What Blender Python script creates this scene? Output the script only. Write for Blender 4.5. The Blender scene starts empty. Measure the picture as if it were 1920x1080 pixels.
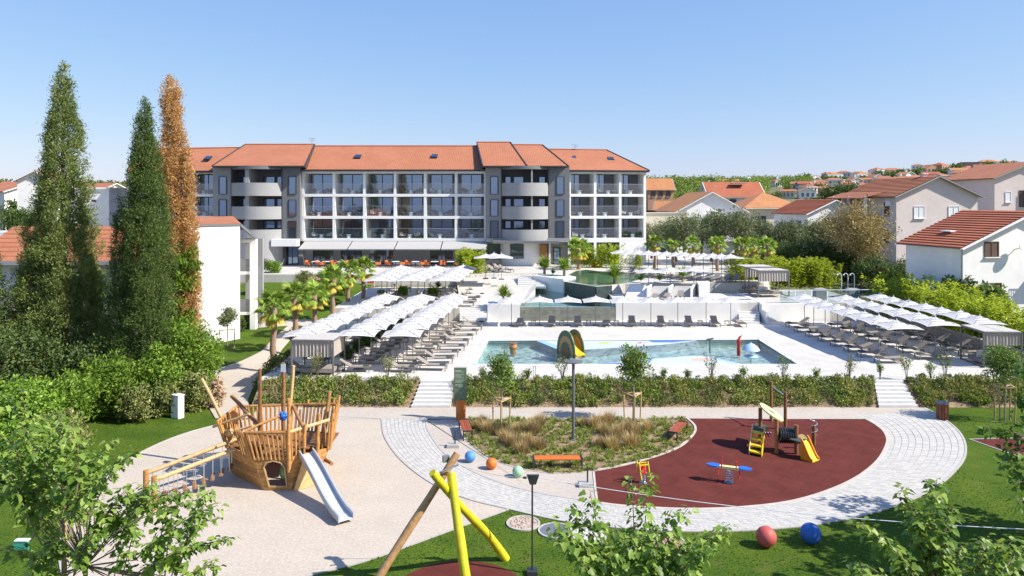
import bpy, math, random
import numpy as np
from mathutils import Vector, Matrix

R = math.radians
scene = bpy.context.scene
COL = scene.collection

# ---------------------------------------------------------------- camera
FPX, HOR, CAMH = 1350.0, 378.0, 12.0            # focal length in photo pixels, horizon row, camera height
cam_d = bpy.data.cameras.new('camera')
cam_d.sensor_width = 36.0
cam_d.lens = FPX / 1920 * 36.0
cam_d.shift_y = -(540 - HOR) / 1920.0
cam_d.clip_start = 0.1
cam_d.clip_end = 8000
cam = bpy.data.objects.new('camera', cam_d)
COL.objects.link(cam)
cam.location = (0, 0, CAMH)
cam.rotation_euler = (R(90), 0, 0)
scene.camera = cam

# ---------------------------------------------------------------- sky, sun, exposure
SUN_EL, SUN_AZ = 42.0, 17.0                     # azimuth: degrees from +X towards the viewer
world = bpy.data.worlds.new('World')
scene.world = world
world.use_nodes = True
wn = world.node_tree.nodes
wl = world.node_tree.links
bg = wn['Background']
sky = wn.new('ShaderNodeTexSky')
sky.sky_type = 'NISHITA'
sky.sun_disc = False
sky.sun_elevation = R(SUN_EL)
sky.sun_rotation = R(90 + SUN_AZ)
sky.altitude = 0
sky.air_density = 1.0
sky.dust_density = 0.5
sky.ozone_density = 6.0
EXPO = 1.0
# the camera's soft response to a bright clear sky: one curve per channel over the whole dome
sp_ = wn.new('ShaderNodeSeparateColor')
cb_ = wn.new('ShaderNodeCombineColor')
wl.new(sky.outputs[0], sp_.inputs[0])
for ch, (g_, k_) in enumerate(((0.76, 0.223), (0.59, 0.279), (0.27, 0.565))):
    pw = wn.new('ShaderNodeMath'); pw.operation = 'POWER'; pw.inputs[1].default_value = g_
    ml = wn.new('ShaderNodeMath'); ml.operation = 'MULTIPLY'; ml.inputs[1].default_value = k_ / (0.1 * 2 ** EXPO)
    wl.new(sp_.outputs[ch], pw.inputs[0]); wl.new(pw.outputs[0], ml.inputs[0]); wl.new(ml.outputs[0], cb_.inputs[ch])
wl.new(cb_.outputs[0], bg.inputs[0])
bg.inputs[1].default_value = 0.105
sd = bpy.data.lights.new('sun', 'SUN')
sd.energy = 4.0
sd.angle = R(0.5)
sd.color = (1.0, 0.94, 0.84)
sun = bpy.data.objects.new('sun', sd)
COL.objects.link(sun)
to_sun = Vector((math.cos(R(SUN_EL)) * math.cos(R(SUN_AZ)), -math.cos(R(SUN_EL)) * math.sin(R(SUN_AZ)), math.sin(R(SUN_EL))))
sun.rotation_euler = to_sun.to_track_quat('Z', 'Y').to_euler()
sun.location = (60, -20, 60)
vs = scene.view_settings
vs.view_transform = 'Standard'
vs.look = 'None'
vs.exposure = EXPO
vs.gamma = 1.0
vs.use_curve_mapping = False
scene.cycles.max_bounces = 6
scene.cycles.transparent_max_bounces = 16
scene.cycles.caustics_reflective = False
scene.cycles.caustics_refractive = False

# ---------------------------------------------------------------- helpers
def P(px, py, z=0.0):
    """photo pixel -> point on the level z"""
    D = FPX * (CAMH - z) / (py - HOR)
    return Vector(((px - 960) / FPX * D, D, z))

def PD(px, py, D):
    """photo pixel -> point at depth D"""
    return Vector(((px - 960) / FPX * D, D, CAMH - (py - HOR) / FPX * D))

def PX(px, D):
    return (px - 960) / FPX * D

def smooth(a, b, x):
    t = min(1.0, max(0.0, (x - a) / (b - a)))
    return t * t * (3 - 2 * t)

def catmull(pts, n=8, closed=False):
    pts = [Vector(p) for p in pts]
    out = []
    m = len(pts)
    rng_ = range(m if closed else m - 1)
    for i in rng_:
        if closed:
            p0, p1, p2, p3 = pts[i - 1], pts[i], pts[(i + 1) % m], pts[(i + 2) % m]
        else:
            p0, p1, p2, p3 = pts[max(i - 1, 0)], pts[i], pts[i + 1], pts[min(i + 2, m - 1)]
        for k in range(n):
            t = k / n
            out.append(0.5 * ((2 * p1) + (-p0 + p2) * t + (2 * p0 - 5 * p1 + 4 * p2 - p3) * t * t + (-p0 + 3 * p1 - 3 * p2 + p3) * t ** 3))
    if not closed:
        out.append(pts[-1])
    return out

def resample(pts, n):
    d = [0.0]
    for a, b in zip(pts[:-1], pts[1:]):
        d.append(d[-1] + (b - a).length)
    out = []
    j = 0
    for i in range(n):
        s = d[-1] * i / (n - 1)
        while j < len(d) - 2 and d[j + 1] < s:
            j += 1
        t = 0 if d[j + 1] == d[j] else (s - d[j]) / (d[j + 1] - d[j])
        out.append(pts[j].lerp(pts[j + 1], min(1, max(0, t))))
    return out

ORD = ['first', 'second', 'third', 'fourth', 'fifth', 'sixth', 'seventh', 'eighth', 'ninth', 'tenth', 'eleventh', 'twelfth', 'thirteenth', 'fourteenth', 'fifteenth', 'sixteenth', 'seventeenth', 'eighteenth', 'nineteenth', 'twentieth'] + ['twenty-' + w for w in ('first', 'second', 'third', 'fourth', 'fifth', 'sixth', 'seventh', 'eighth', 'ninth')]
for _t in ('thirt', 'fort', 'fift', 'sixt', 'sevent', 'eight'):
    ORD += [_t + 'ieth'] + [_t + 'y-' + w for w in ORD[:9]]
ORIGIN = {}

class MB:
    """collects faces; build() links them as one mesh object"""
    def __init__(self):
        self.v, self.f, self.uv = [], [], {}
    def vert(self, p):
        self.v.append(tuple(p))
        return len(self.v) - 1
    def poly(self, pts, uv=None):
        i = len(self.v)
        self.v.extend(tuple(p) for p in pts)
        self.f.append(tuple(range(i, i + len(pts))))
        if uv:
            self.uv[len(self.f) - 1] = uv
        return self
    def box(self, c, s, rz=0.0, taper=1.0):
        cx, cy, cz = c
        sx, sy, sz = s[0] / 2, s[1] / 2, s[2] / 2
        co, si = math.cos(rz), math.sin(rz)
        i = len(self.v)
        for dz in (-1, 1):
            k = taper if dz > 0 else 1.0
            for dx, dy in ((-1, -1), (1, -1), (1, 1), (-1, 1)):
                x, y = dx * sx * k, dy * sy * k
                self.v.append((cx + x * co - y * si, cy + x * si + y * co, cz + dz * sz))
        for q in ((0, 3, 2, 1), (4, 5, 6, 7), (0, 1, 5, 4), (1, 2, 6, 5), (2, 3, 7, 6), (3, 0, 4, 7)):
            self.f.append(tuple(i + a for a in q))
        return self
    def hexa(self, b, t):
        """8 corners: bottom ring b, top ring t (counter-clockwise from above)"""
        i = len(self.v)
        n = len(b)
        self.v.extend(tuple(p) for p in b)
        self.v.extend(tuple(p) for p in t)
        self.f.append(tuple(i + n - 1 - k for k in range(n)))
        self.f.append(tuple(i + n + k for k in range(n)))
        for k in range(n):
            k2 = (k + 1) % n
            self.f.append((i + k, i + k2, i + n + k2, i + n + k))
        return self
    def prism(self, pts, z0, z1):
        pts = [(p[0], p[1]) for p in pts]
        a = sum(pts[k - 1][0] * pts[k][1] - pts[k][0] * pts[k - 1][1] for k in range(len(pts)))
        if a < 0:
            pts = pts[::-1]
        return self.hexa([(x, y, z0) for x, y in pts], [(x, y, z1) for x, y in pts])
    def bar(self, p0, p1, w, h=None, up=(0, 0, 1)):
        p0, p1 = Vector(p0), Vector(p1)
        h = w if h is None else h
        d = (p1 - p0).normalized()
        u = Vector(up)
        if abs(d.dot(u)) > 0.98:
            u = Vector((0, 1, 0))
        s = d.cross(u).normalized() * (w / 2)
        n = s.cross(d).normalized() * (h / 2)
        self.hexa([p0 - s - n, p0 + s - n, p0 + s + n, p0 - s + n][::-1], [p1 - s - n, p1 + s - n, p1 + s + n, p1 - s + n][::-1])
        return self
    def tube(self, pts, r, n=8, cap=True):
        pts = [Vector(p) for p in pts]
        if not isinstance(r, (list, tuple)):
            r = [r] * len(pts)
        i0 = len(self.v)
        ref = None
        for k, p in enumerate(pts):
            d = (pts[min(k + 1, len(pts) - 1)] - pts[max(k - 1, 0)]).normalized()
            if ref is None:
                ref = Vector((0, 0, 1)) if abs(d.z) < 0.9 else Vector((1, 0, 0))
            s = d.cross(ref).normalized()
            ref = s.cross(d).normalized()
            for a in range(n):
                t = 2 * math.pi * a / n
                self.v.append(tuple(p + (s * math.cos(t) + ref * math.sin(t)) * r[k]))
        for k in range(len(pts) - 1):
            for a in range(n):
                b = (a + 1) % n
                self.f.append((i0 + k * n + a, i0 + k * n + b, i0 + (k + 1) * n + b, i0 + (k + 1) * n + a))
        if cap:
            self.f.append(tuple(i0 + a for a in range(n))[::-1])
            e = i0 + (len(pts) - 1) * n
            self.f.append(tuple(e + a for a in range(n)))
        return self
    def lathe(self, prof, n=16, c=(0, 0, 0)):
        i0 = len(self.v)
        for r, z in prof:
            for a in range(n):
                t = 2 * math.pi * a / n
                self.v.append((c[0] + r * math.cos(t), c[1] + r * math.sin(t), c[2] + z))
        for k in range(len(prof) - 1):
            for a in range(n):
                b = (a + 1) % n
                self.f.append((i0 + k * n + a, i0 + k * n + b, i0 + (k + 1) * n + b, i0 + (k + 1) * n + a))
        self.f.append(tuple(i0 + a for a in range(n))[::-1])
        e = i0 + (len(prof) - 1) * n
        self.f.append(tuple(e + a for a in range(n)))
        return self
    def ball(self, c, r, nu=16, nv=10):
        return self.lathe([(max(1e-3, r * math.sin(math.pi * k / nv)), -r * math.cos(math.pi * k / nv)) for k in range(nv + 1)], nu, c)
    def mesh(self, name, mat, smooth_=False):
        me = bpy.data.meshes.new(name)
        me.from_pydata(self.v, [], self.f)
        if self.uv:
            ul = me.uv_layers.new(name='UVMap')
            for fi, uv in self.uv.items():
                ls = me.polygons[fi].loop_start
                for k, c in enumerate(uv):
                    ul.data[ls + k].uv = c
        if mat:
            me.materials.append(mat)
        if smooth_:
            me.shade_smooth()
            try:
                me.set_sharp_from_angle(angle=R(40))
            except Exception:
                pass
        return me
    def build(self, name, mat, parent=None, smooth_=False):
        return link(name, self.mesh(name, mat, smooth_), parent)

def link(name, data, parent=None):
    o = bpy.data.objects.new(name, data)
    COL.objects.link(o)
    if parent is not None:
        o.parent = parent
        base = parent
        while base.parent is not None:
            base = base.parent
        if base.name in ORIGIN:
            if parent is base:
                o.matrix_parent_inverse = ORIGIN[base.name]
    return o

def tag(o, label=None, cat=None, group=None, kind=None):
    if label:
        o['label'] = label
    if cat:
        o['category'] = cat
    if group:
        o['group'] = group
    if kind:
        o['kind'] = kind
    return o

def thing(name, label, cat, loc=(0, 0, 0), rz=0.0, group=None, worldspace=False):
    o = bpy.data.objects.new(name, None)
    COL.objects.link(o)
    o.empty_display_size = 0.2
    o.location = loc
    o.rotation_euler = (0, 0, rz)
    tag(o, label, cat, group)
    if worldspace:                      # children are modelled in world coordinates
        ORIGIN[o.name] = (Matrix.Translation(Vector(loc)) @ Matrix.Rotation(rz, 4, 'Z')).inverted()
    return o

def copy_tree(o, parent=None):
    c = o.copy()
    COL.objects.link(c)
    c.parent = parent
    for ch in list(o.children):
        copy_tree(ch, c)
    return c

def dup(root, loc, rz=0.0, sc=None, label=None, group=None):
    c = copy_tree(root)
    c.location = loc
    c.rotation_euler = (0, 0, rz)
    if sc is not None:
        c.scale = (sc, sc, sc) if isinstance(sc, (int, float)) else sc
    if label:
        c['label'] = label
    if group:
        c['group'] = group
    return c

class Proto:
    """first use moves the original, later uses copy it"""
    def __init__(self, root):
        self.root, self.used = root, False
    def place(self, loc, rz=0.0, sc=None, label=None, group=None):
        if not self.used:
            self.used = True
            self.first = self.root
            o = self.root
            o.location = loc
            o.rotation_euler = (0, 0, rz)
            if sc is not None:
                o.scale = (sc, sc, sc) if isinstance(sc, (int, float)) else sc
            if label:
                o['label'] = label
            if group:
                o['group'] = group
            return o
        return dup(self.root, loc, rz, sc if sc is not None else 1.0, label, group)

def struct(o):
    o['kind'] = 'structure'
    return o

# ---------------------------------------------------------------- materials
MATS = {}
def _base(name):
    m = bpy.data.materials.new(name)
    m.use_nodes = True
    nt = m.node_tree
    return m, nt.nodes, nt.links, nt.nodes['Principled BSDF']

def noise_fac(n, l, scale, detail=4.0, coord='Object', stretch=None):
    tc = n.new('ShaderNodeTexCoord')
    nz = n.new('ShaderNodeTexNoise')
    nz.inputs['Scale'].default_value = scale
    nz.inputs['Detail'].default_value = detail
    src = tc.outputs[coord]
    if stretch:
        mp = n.new('ShaderNodeMapping')
        mp.inputs['Scale'].default_value = stretch
        l.new(src, mp.inputs[0])
        src = mp.outputs[0]
    l.new(src, nz.inputs['Vector'])
    return nz.outputs['Fac']

def ramp(n, l, fac, stops):
    cr = n.new('ShaderNodeValToRGB')
    e = cr.color_ramp.elements
    while len(e) < len(stops):
        e.new(0.5)
    for k, (p, c) in enumerate(stops):
        e[k].position = p
        e[k].color = (*c, 1)
    l.new(fac, cr.inputs[0])
    return cr.outputs[0]

def mixc(n, l, fac, a, b, mode='MIX'):
    m = n.new('ShaderNodeMix')
    m.data_type = 'RGBA'
    m.blend_type = mode
    for i, v in ((6, a), (7, b)):
        if isinstance(v, tuple):
            m.inputs[i].default_value = (*v, 1)
        else:
            l.new(v, m.inputs[i])
    if isinstance(fac, float):
        m.inputs[0].default_value = fac
    else:
        l.new(fac, m.inputs[0])
    return m.outputs[2]

def bump(n, l, h, b, strength=0.3, dist=0.02):
    bp = n.new('ShaderNodeBump')
    bp.inputs['Strength'].default_value = strength
    bp.inputs['Distance'].default_value = dist
    l.new(h, bp.inputs['Height'])
    l.new(bp.outputs[0], b.inputs['Normal'])

def mat(name, col, rough=0.7, var=0.12, scale=3.0, bmp=0.0, bscale=None, metal=0.0, coord='Object', stretch=None, big=None):
    """plain surface with noise in the colour; big = (scale, amount) adds a second, larger mottling"""
    if name in MATS:
        return MATS[name]
    m, n, l, b = _base(name)
    f = noise_fac(n, l, scale, 5, coord, stretch)
    lo = tuple(max(0, c * (1 - var)) for c in col)
    hi = tuple(min(1, c * (1 + var)) for c in col)
    c = ramp(n, l, f, [(0.3, lo), (0.7, hi)])
    if big:
        g = noise_fac(n, l, big[0], 3, coord)
        k = ramp(n, l, g, [(0.35, (1 - big[1],) * 3), (0.65, (1.0,) * 3)])
        c = mixc(n, l, 1.0, c, k, 'MULTIPLY')
    l.new(c, b.inputs['Base Color'])
    b.inputs['Roughness'].default_value = rough
    b.inputs['Metallic'].default_value = metal
    if bmp:
        bump(n, l, noise_fac(n, l, bscale or scale * 4, 4, coord, stretch), b, bmp)
    MATS[name] = m
    return m

def leafmat(name, cols, rough=0.55, trans=0.35, clump=0.5, clumpscale=0.8):
    """cols: dark, mid, light; random per leaf with clump-sized noise, some light through the leaf"""
    if name in MATS:
        return MATS[name]
    m, n, l, b = _base(name)
    g = n.new('ShaderNodeNewGeometry')
    f = noise_fac(n, l, clumpscale, 2, 'Object')
    mx = n.new('ShaderNodeMath')
    mx.operation = 'MULTIPLY_ADD'
    l.new(g.outputs['Random Per Island'], mx.inputs[0])
    mx.inputs[1].default_value = 1 - clump
    s2 = n.new('ShaderNodeMath')
    s2.operation = 'MULTIPLY'
    l.new(f, s2.inputs[0])
    s2.inputs[1].default_value = clump
    l.new(s2.outputs[0], mx.inputs[2])
    c = ramp(n, l, mx.outputs[0], [(0.15, cols[0]), (0.5, cols[1]), (0.85, cols[2])])
    oi = n.new('ShaderNodeObjectInfo')
    hs = n.new('ShaderNodeHueSaturation')
    mr = n.new('ShaderNodeMapRange')
    mr.inputs[3].default_value = 0.8
    mr.inputs[4].default_value = 1.2
    l.new(oi.outputs['Random'], mr.inputs[0])
    l.new(mr.outputs[0], hs.inputs['Value'])
    l.new(c, hs.inputs['Color'])
    c = hs.outputs[0]
    l.new(c, b.inputs['Base Color'])
    b.inputs['Roughness'].default_value = rough
    b.inputs['Specular IOR Level'].default_value = 0.3
    t = n.new('ShaderNodeBsdfTranslucent')
    tc = mixc(n, l, 1.0, c, (1.0, 1.0, 0.55), 'MULTIPLY')
    l.new(tc, t.inputs[0])
    ms = n.new('ShaderNodeMixShader')
    ms.inputs[0].default_value = trans
    l.new(b.outputs[0], ms.inputs[1])
    l.new(t.outputs[0], ms.inputs[2])
    l.new(ms.outputs[0], n['Material Output'].inputs[0])
    MATS[name] = m
    return m

def rooftile(name, a, b_, course=0.36, wave=0.24):
    if name in MATS:
        return MATS[name]
    m, n, l, b = _base(name)
    uv = n.new('ShaderNodeUVMap')
    sp = n.new('ShaderNodeSeparateXYZ')
    l.new(uv.outputs[0], sp.inputs[0])
    def frac(sock, div):
        d = n.new('ShaderNodeMath'); d.operation = 'DIVIDE'
        l.new(sock, d.inputs[0]); d.inputs[1].default_value = div
        fr = n.new('ShaderNodeMath'); fr.operation = 'FRACT'
        l.new(d.outputs[0], fr.inputs[0])
        fl = n.new('ShaderNodeMath'); fl.operation = 'FLOOR'
        l.new(d.outputs[0], fl.inputs[0])
        return fr.outputs[0], fl.outputs[0]
    fu, iu = frac(sp.outputs[0], wave)
    fv, iv = frac(sp.outputs[1], course)
    cb = n.new('ShaderNodeCombineXYZ')
    l.new(iu, cb.inputs[0]); l.new(iv, cb.inputs[1])
    wn_ = n.new('ShaderNodeTexWhiteNoise')
    wn_.noise_dimensions = '2D'
    l.new(cb.outputs[0], wn_.inputs['Vector'])
    nz = noise_fac(n, l, 0.35, 4)
    ad = n.new('ShaderNodeMath'); ad.operation = 'MULTIPLY_ADD'
    l.new(wn_.outputs['Value'], ad.inputs[0]); ad.inputs[1].default_value = 0.22
    s = n.new('ShaderNodeMath'); s.operation = 'MULTIPLY'
    l.new(nz, s.inputs[0]); s.inputs[1].default_value = 0.78
    l.new(s.outputs[0], ad.inputs[2])
    c = ramp(n, l, ad.outputs[0], [(0.2, a), (0.75, b_)])
    l.new(c, b.inputs['Base Color'])
    b.inputs['Roughness'].default_value = 0.8
    # round-backed tiles in u, lapped steps in v
    sn = n.new('ShaderNodeMath'); sn.operation = 'PINGPONG'
    l.new(fu, sn.inputs[0]); sn.inputs[1].default_value = 0.5
    h = n.new('ShaderNodeMath'); h.operation = 'SUBTRACT'
    l.new(sn.outputs[0], h.inputs[0]); l.new(fv, h.inputs[1])
    bump(n, l, h.outputs[0], b, 0.5, 0.07)
    MATS[name] = m
    return m

def glassmat(name, col=(0.02, 0.03, 0.04), refl=0.35, rough=0.03, tint=(0.55, 0.74, 1.0)):  # blue default tint puts clear-sky colour into the reflections
    if name in MATS:
        return MATS[name]
    m, n, l, b = _base(name)
    b.inputs['Base Color'].default_value = (*col, 1)
    b.inputs['Roughness'].default_value = 0.3
    g = n.new('ShaderNodeBsdfGlossy')
    g.inputs['Roughness'].default_value = rough
    g.inputs['Color'].default_value = (*tint, 1)
    ms = n.new('ShaderNodeMixShader')
    ms.inputs[0].default_value = refl
    l.new(b.outputs[0], ms.inputs[1]); l.new(g.outputs[0], ms.inputs[2])
    l.new(ms.outputs[0], n['Material Output'].inputs[0])
    MATS[name] = m
    return m

def clearglass(name, tint=(0.85, 0.93, 0.95), refl=0.16):
    if name in MATS:
        return MATS[name]
    m, n, l, b = _base(name)
    t = n.new('ShaderNodeBsdfTransparent')
    t.inputs[0].default_value = (*tint, 1)
    g = n.new('ShaderNodeBsdfGlossy')
    g.inputs['Roughness'].default_value = 0.02
    ms = n.new('ShaderNodeMixShader')
    ms.inputs[0].default_value = refl
    l.new(t.outputs[0], ms.inputs[1]); l.new(g.outputs[0], ms.inputs[2])
    l.new(ms.outputs[0], n['Material Output'].inputs[0])
    MATS[name] = m
    return m

def watermat(name, tint):
    if name in MATS:
        return MATS[name]
    m, n, l, b = _base(name)
    t = n.new('ShaderNodeBsdfTransparent')
    t.inputs[0].default_value = (*tint, 1)
    g = n.new('ShaderNodeBsdfGlossy')
    g.inputs['Roughness'].default_value = 0.03
    bp = n.new('ShaderNodeBump')
    bp.inputs['Strength'].default_value = 0.3
    bp.inputs['Distance'].default_value = 0.05
    l.new(noise_fac(n, l, 1.6, 3, 'Object', (1, 1.8, 1)), bp.inputs['Height'])
    l.new(bp.outputs[0], g.inputs['Normal'])
    lw = n.new('ShaderNodeFresnel')
    lw.inputs[0].default_value = 1.33
    l.new(bp.outputs[0], lw.inputs['Normal'])
    ms = n.new('ShaderNodeMixShader')
    l.new(lw.outputs[0], ms.inputs[0])
    l.new(t.outputs[0], ms.inputs[1]); l.new(g.outputs[0], ms.inputs[2])
    l.new(ms.outputs[0], n['Material Output'].inputs[0])
    MATS[name] = m
    return m

def lawnmat():
    m, n, l, b = _base('lawn')
    f1 = noise_fac(n, l, 14, 6)
    f2 = noise_fac(n, l, 0.5, 4)
    c1 = ramp(n, l, f1, [(0.3, (0.040, 0.080, 0.009)), (0.55, (0.084, 0.14, 0.017)), (0.75, (0.15, 0.20, 0.038))])
    c2 = ramp(n, l, f2, [(0.35, (0.72, 0.8, 0.75)), (0.65, (1.15, 1.08, 0.95))])
    c = mixc(n, l, 1.0, c1, c2, 'MULTIPLY')
    dry = ramp(n, l, noise_fac(n, l, 0.9, 6), [(0.56, (0, 0, 0)), (0.72, (0.55, 0.55, 0.55))])
    c = mixc(n, l, dry, c, (0.13, 0.14, 0.035))
    l.new(c, b.inputs['Base Color'])
    b.inputs['Roughness'].default_value = 0.9
    b.inputs['Specular IOR Level'].default_value = 0.08
    bump(n, l, noise_fac(n, l, 40, 4), b, 0.8, 0.05)
    MATS['lawn'] = m
    return m

def rubbermat():
    m, n, l, b = _base('red_rubber')
    f1 = noise_fac(n, l, 60, 3)
    f2 = noise_fac(n, l, 1.1, 5)
    c1 = ramp(n, l, f1, [(0.3, (0.092, 0.022, 0.018)), (0.7, (0.15, 0.040, 0.032))])
    c2 = ramp(n, l, f2, [(0.35, (0.86, 0.86, 0.86)), (0.72, (1.12, 1.16, 1.18))])
    c = mixc(n, l, 1.0, c1, c2, 'MULTIPLY')
    tc = n.new('ShaderNodeTexCoord')
    br = n.new('ShaderNodeTexBrick')
    br.inputs['Scale'].default_value = 1.0
    br.inputs['Brick Width'].default_value = 1.0
    br.inputs['Row Height'].default_value = 1.0
    br.inputs['Mortar Size'].default_value = 0.012
    br.inputs['Color1'].default_value = (1, 1, 1, 1)
    br.inputs['Color2'].default_value = (0.93, 0.93, 0.93, 1)
    br.inputs['Mortar'].default_value = (0.7, 0.66, 0.64, 1)
    mp = n.new('ShaderNodeMapping')
    mp.inputs['Rotation'].default_value = (0, 0, R(38))
    l.new(tc.outputs['Object'], mp.inputs[0]); l.new(mp.outputs[0], br.inputs['Vector'])
    c = mixc(n, l, 1.0, c, br.outputs[0], 'MULTIPLY')
    l.new(c, b.inputs['Base Color'])
    b.inputs['Roughness'].default_value = 0.95
    b.inputs['Specular IOR Level'].default_value = 0.1
    bump(n, l, f1, b, 0.3, 0.01)
    MATS['red_rubber'] = m
    return m

def woodmat(name, a, b_, sc=(1, 1, 1)):
    if name in MATS:
        return MATS[name]
    m, n, l, b = _base(name)
    f = noise_fac(n, l, 7, 6, 'Object', sc)
    oi = n.new('ShaderNodeObjectInfo')
    c = ramp(n, l, f, [(0.3, a), (0.7, b_)])
    hs = n.new('ShaderNodeHueSaturation')
    mr = n.new('ShaderNodeMapRange')
    mr.inputs[3].default_value = 0.75
    mr.inputs[4].default_value = 1.2
    l.new(oi.outputs['Random'], mr.inputs[0]); l.new(mr.outputs[0], hs.inputs['Value']); l.new(c, hs.inputs['Color'])
    l.new(hs.outputs[0], b.inputs['Base Color'])
    b.inputs['Roughness'].default_value = 0.6
    bump(n, l, f, b, 0.25, 0.01)
    MATS[name] = m
    return m

def stripemat(name, ca, cb_, period=0.34, duty=0.42):
    m, n, l, b = _base(name)
    tc = n.new('ShaderNodeTexCoord')
    sp = n.new('ShaderNodeSeparateXYZ')
    l.new(tc.outputs['Object'], sp.inputs[0])
    d = n.new('ShaderNodeMath'); d.operation = 'DIVIDE'
    l.new(sp.outputs[1], d.inputs[0]); d.inputs[1].default_value = period
    fr = n.new('ShaderNodeMath'); fr.operation = 'FRACT'
    l.new(d.outputs[0], fr.inputs[0])
    gt = n.new('ShaderNodeMath'); gt.operation = 'LESS_THAN'
    l.new(fr.outputs[0], gt.inputs[0]); gt.inputs[1].default_value = duty
    c = mixc(n, l, gt.outputs[0], ca, cb_)
    l.new(c, b.inputs['Base Color'])
    b.inputs['Roughness'].default_value = 0.85
    t = n.new('ShaderNodeBsdfTranslucent')
    l.new(c, t.inputs[0])
    ms = n.new('ShaderNodeMixShader'); ms.inputs[0].default_value = 0.18
    l.new(b.outputs[0], ms.inputs[1]); l.new(t.outputs[0], ms.inputs[2])
    l.new(ms.outputs[0], n['Material Output'].inputs[0])
    MATS[name] = m
    return m

def stonecourse(name, a, b_):
    """stone-faced pool wall: long thin slabs"""
    m, n, l, b = _base(name)
    tc = n.new('ShaderNodeTexCoord')
    mp = n.new('ShaderNodeMapping')
    mp.inputs['Rotation'].default_value = (R(90), 0, 0)
    br = n.new('ShaderNodeTexBrick')
    br.inputs['Scale'].default_value = 1.0
    br.inputs['Brick Width'].default_value = 1.1
    br.inputs['Row Height'].default_value = 0.3
    br.inputs['Mortar Size'].default_value = 0.006
    br.inputs['Color1'].default_value = (*a, 1)
    br.inputs['Color2'].default_value = (*b_, 1)
    br.inputs['Mortar'].default_value = (a[0] * .6, a[1] * .6, a[2] * .6, 1)
    l.new(tc.outputs['Object'], mp.inputs[0]); l.new(mp.outputs[0], br.inputs['Vector'])
    f = noise_fac(n, l, 2.5, 5)
    c = mixc(n, l, 1.0, br.outputs[0], ramp(n, l, f, [(0.3, (0.75,) * 3), (0.7, (1.15,) * 3)]), 'MULTIPLY')
    l.new(c, b.inputs['Base Color'])
    b.inputs['Roughness'].default_value = 0.45
    MATS[name] = m
    return m

WHITE = mat('white_plaster', (0.80, 0.79, 0.77), 0.8, 0.03, 1.2, 0.08, 30, big=(0.25, 0.06))
GREYP = mat('grey_plaster', (0.27, 0.27, 0.272), 0.85, 0.05, 1.0, 0.08, 30, big=(0.2, 0.08))
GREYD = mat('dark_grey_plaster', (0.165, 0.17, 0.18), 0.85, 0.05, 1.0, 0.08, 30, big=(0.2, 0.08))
GREYL = mat('light_grey_plaster', (0.335, 0.335, 0.335), 0.85, 0.04, 1.0, 0.08, 30, big=(0.2, 0.08))
FRAME = mat('dark_metal', (0.035, 0.037, 0.04), 0.4, 0.1)
METAL = mat('grey_metal', (0.32, 0.33, 0.34), 0.4, 0.08, metal=0.6)
STEEL = mat('brushed_steel', (0.62, 0.64, 0.67), 0.32, 0.06, metal=0.85)
def deckmat():
    m, n, l, b = _base('white_stone_paving')
    tc = n.new('ShaderNodeTexCoord')
    br = n.new('ShaderNodeTexBrick')
    br.inputs['Scale'].default_value = 1.0
    br.inputs['Brick Width'].default_value = 1.2
    br.inputs['Row Height'].default_value = 0.6
    br.inputs['Mortar Size'].default_value = 0.008
    br.inputs['Color1'].default_value = (0.60, 0.575, 0.535, 1)
    br.inputs['Color2'].default_value = (0.54, 0.515, 0.48, 1)
    br.inputs['Mortar'].default_value = (0.34, 0.32, 0.30, 1)
    l.new(tc.outputs['Object'], br.inputs['Vector'])
    f = noise_fac(n, l, 0.5, 5)
    c = mixc(n, l, 1.0, br.outputs[0], ramp(n, l, f, [(0.3, (0.86, 0.85, 0.83)), (0.7, (1.05, 1.05, 1.05))]), 'MULTIPLY')
    l.new(c, b.inputs['Base Color'])
    b.inputs['Roughness'].default_value = 0.7
    MATS['white_stone_paving'] = m
    return m
DECK = deckmat()
LAWN = lawnmat()
RUBBER = rubbermat()
SAND = mat('pale_sand', (0.47, 0.405, 0.335), 0.95, 0.13, 9.0, 0.55, 11, big=(0.8, 0.07))
CONC = mat('beige_concrete', (0.45, 0.395, 0.34), 0.9, 0.10, 5.0, 0.1, 30, big=(0.5, 0.08))
BORDER = mat('pale_concrete_edging', (0.40, 0.375, 0.35), 0.9, 0.08, 5.0)
SOIL = mat('brown_soil', (0.25, 0.175, 0.105), 0.95, 0.35, 5.0, 0.5, 14)
DRYGRD = mat('dry_grassy_ground', (0.15, 0.145, 0.06), 0.95, 0.45, 1.4, 0.5, 8, big=(0.06, 0.3))
WOOD = woodmat('golden_timber', (0.34, 0.15, 0.037), (0.52, 0.27, 0.085))
WOODP = woodmat('pale_timber', (0.50, 0.31, 0.13), (0.66, 0.45, 0.22))
WOODR = woodmat('dark_round_timber', (0.20, 0.085, 0.03), (0.32, 0.15, 0.055))
BARK = mat('bark', (0.13, 0.095, 0.07), 0.95, 0.35, 6, 0.5, 20)
STAKE = woodmat('stake_timber', (0.38, 0.26, 0.13), (0.52, 0.38, 0.2))
GLASS = glassmat('window_glass', (0.015, 0.025, 0.045), 0.33)
GLASSC = glassmat('curtained_window_glass', (0.10, 0.105, 0.11), 0.3)
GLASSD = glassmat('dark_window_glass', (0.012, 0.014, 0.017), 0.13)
CLEAR = clearglass('balustrade_glass')
ROOF = rooftile('terracotta_tiles', (0.33, 0.115, 0.053), (0.42, 0.16, 0.078))
ROOF2 = rooftile('red_tiles', (0.29, 0.078, 0.036), (0.40, 0.122, 0.055))
ROOF3 = rooftile('orange_tiles', (0.36, 0.145, 0.055), (0.48, 0.215, 0.085))

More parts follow.
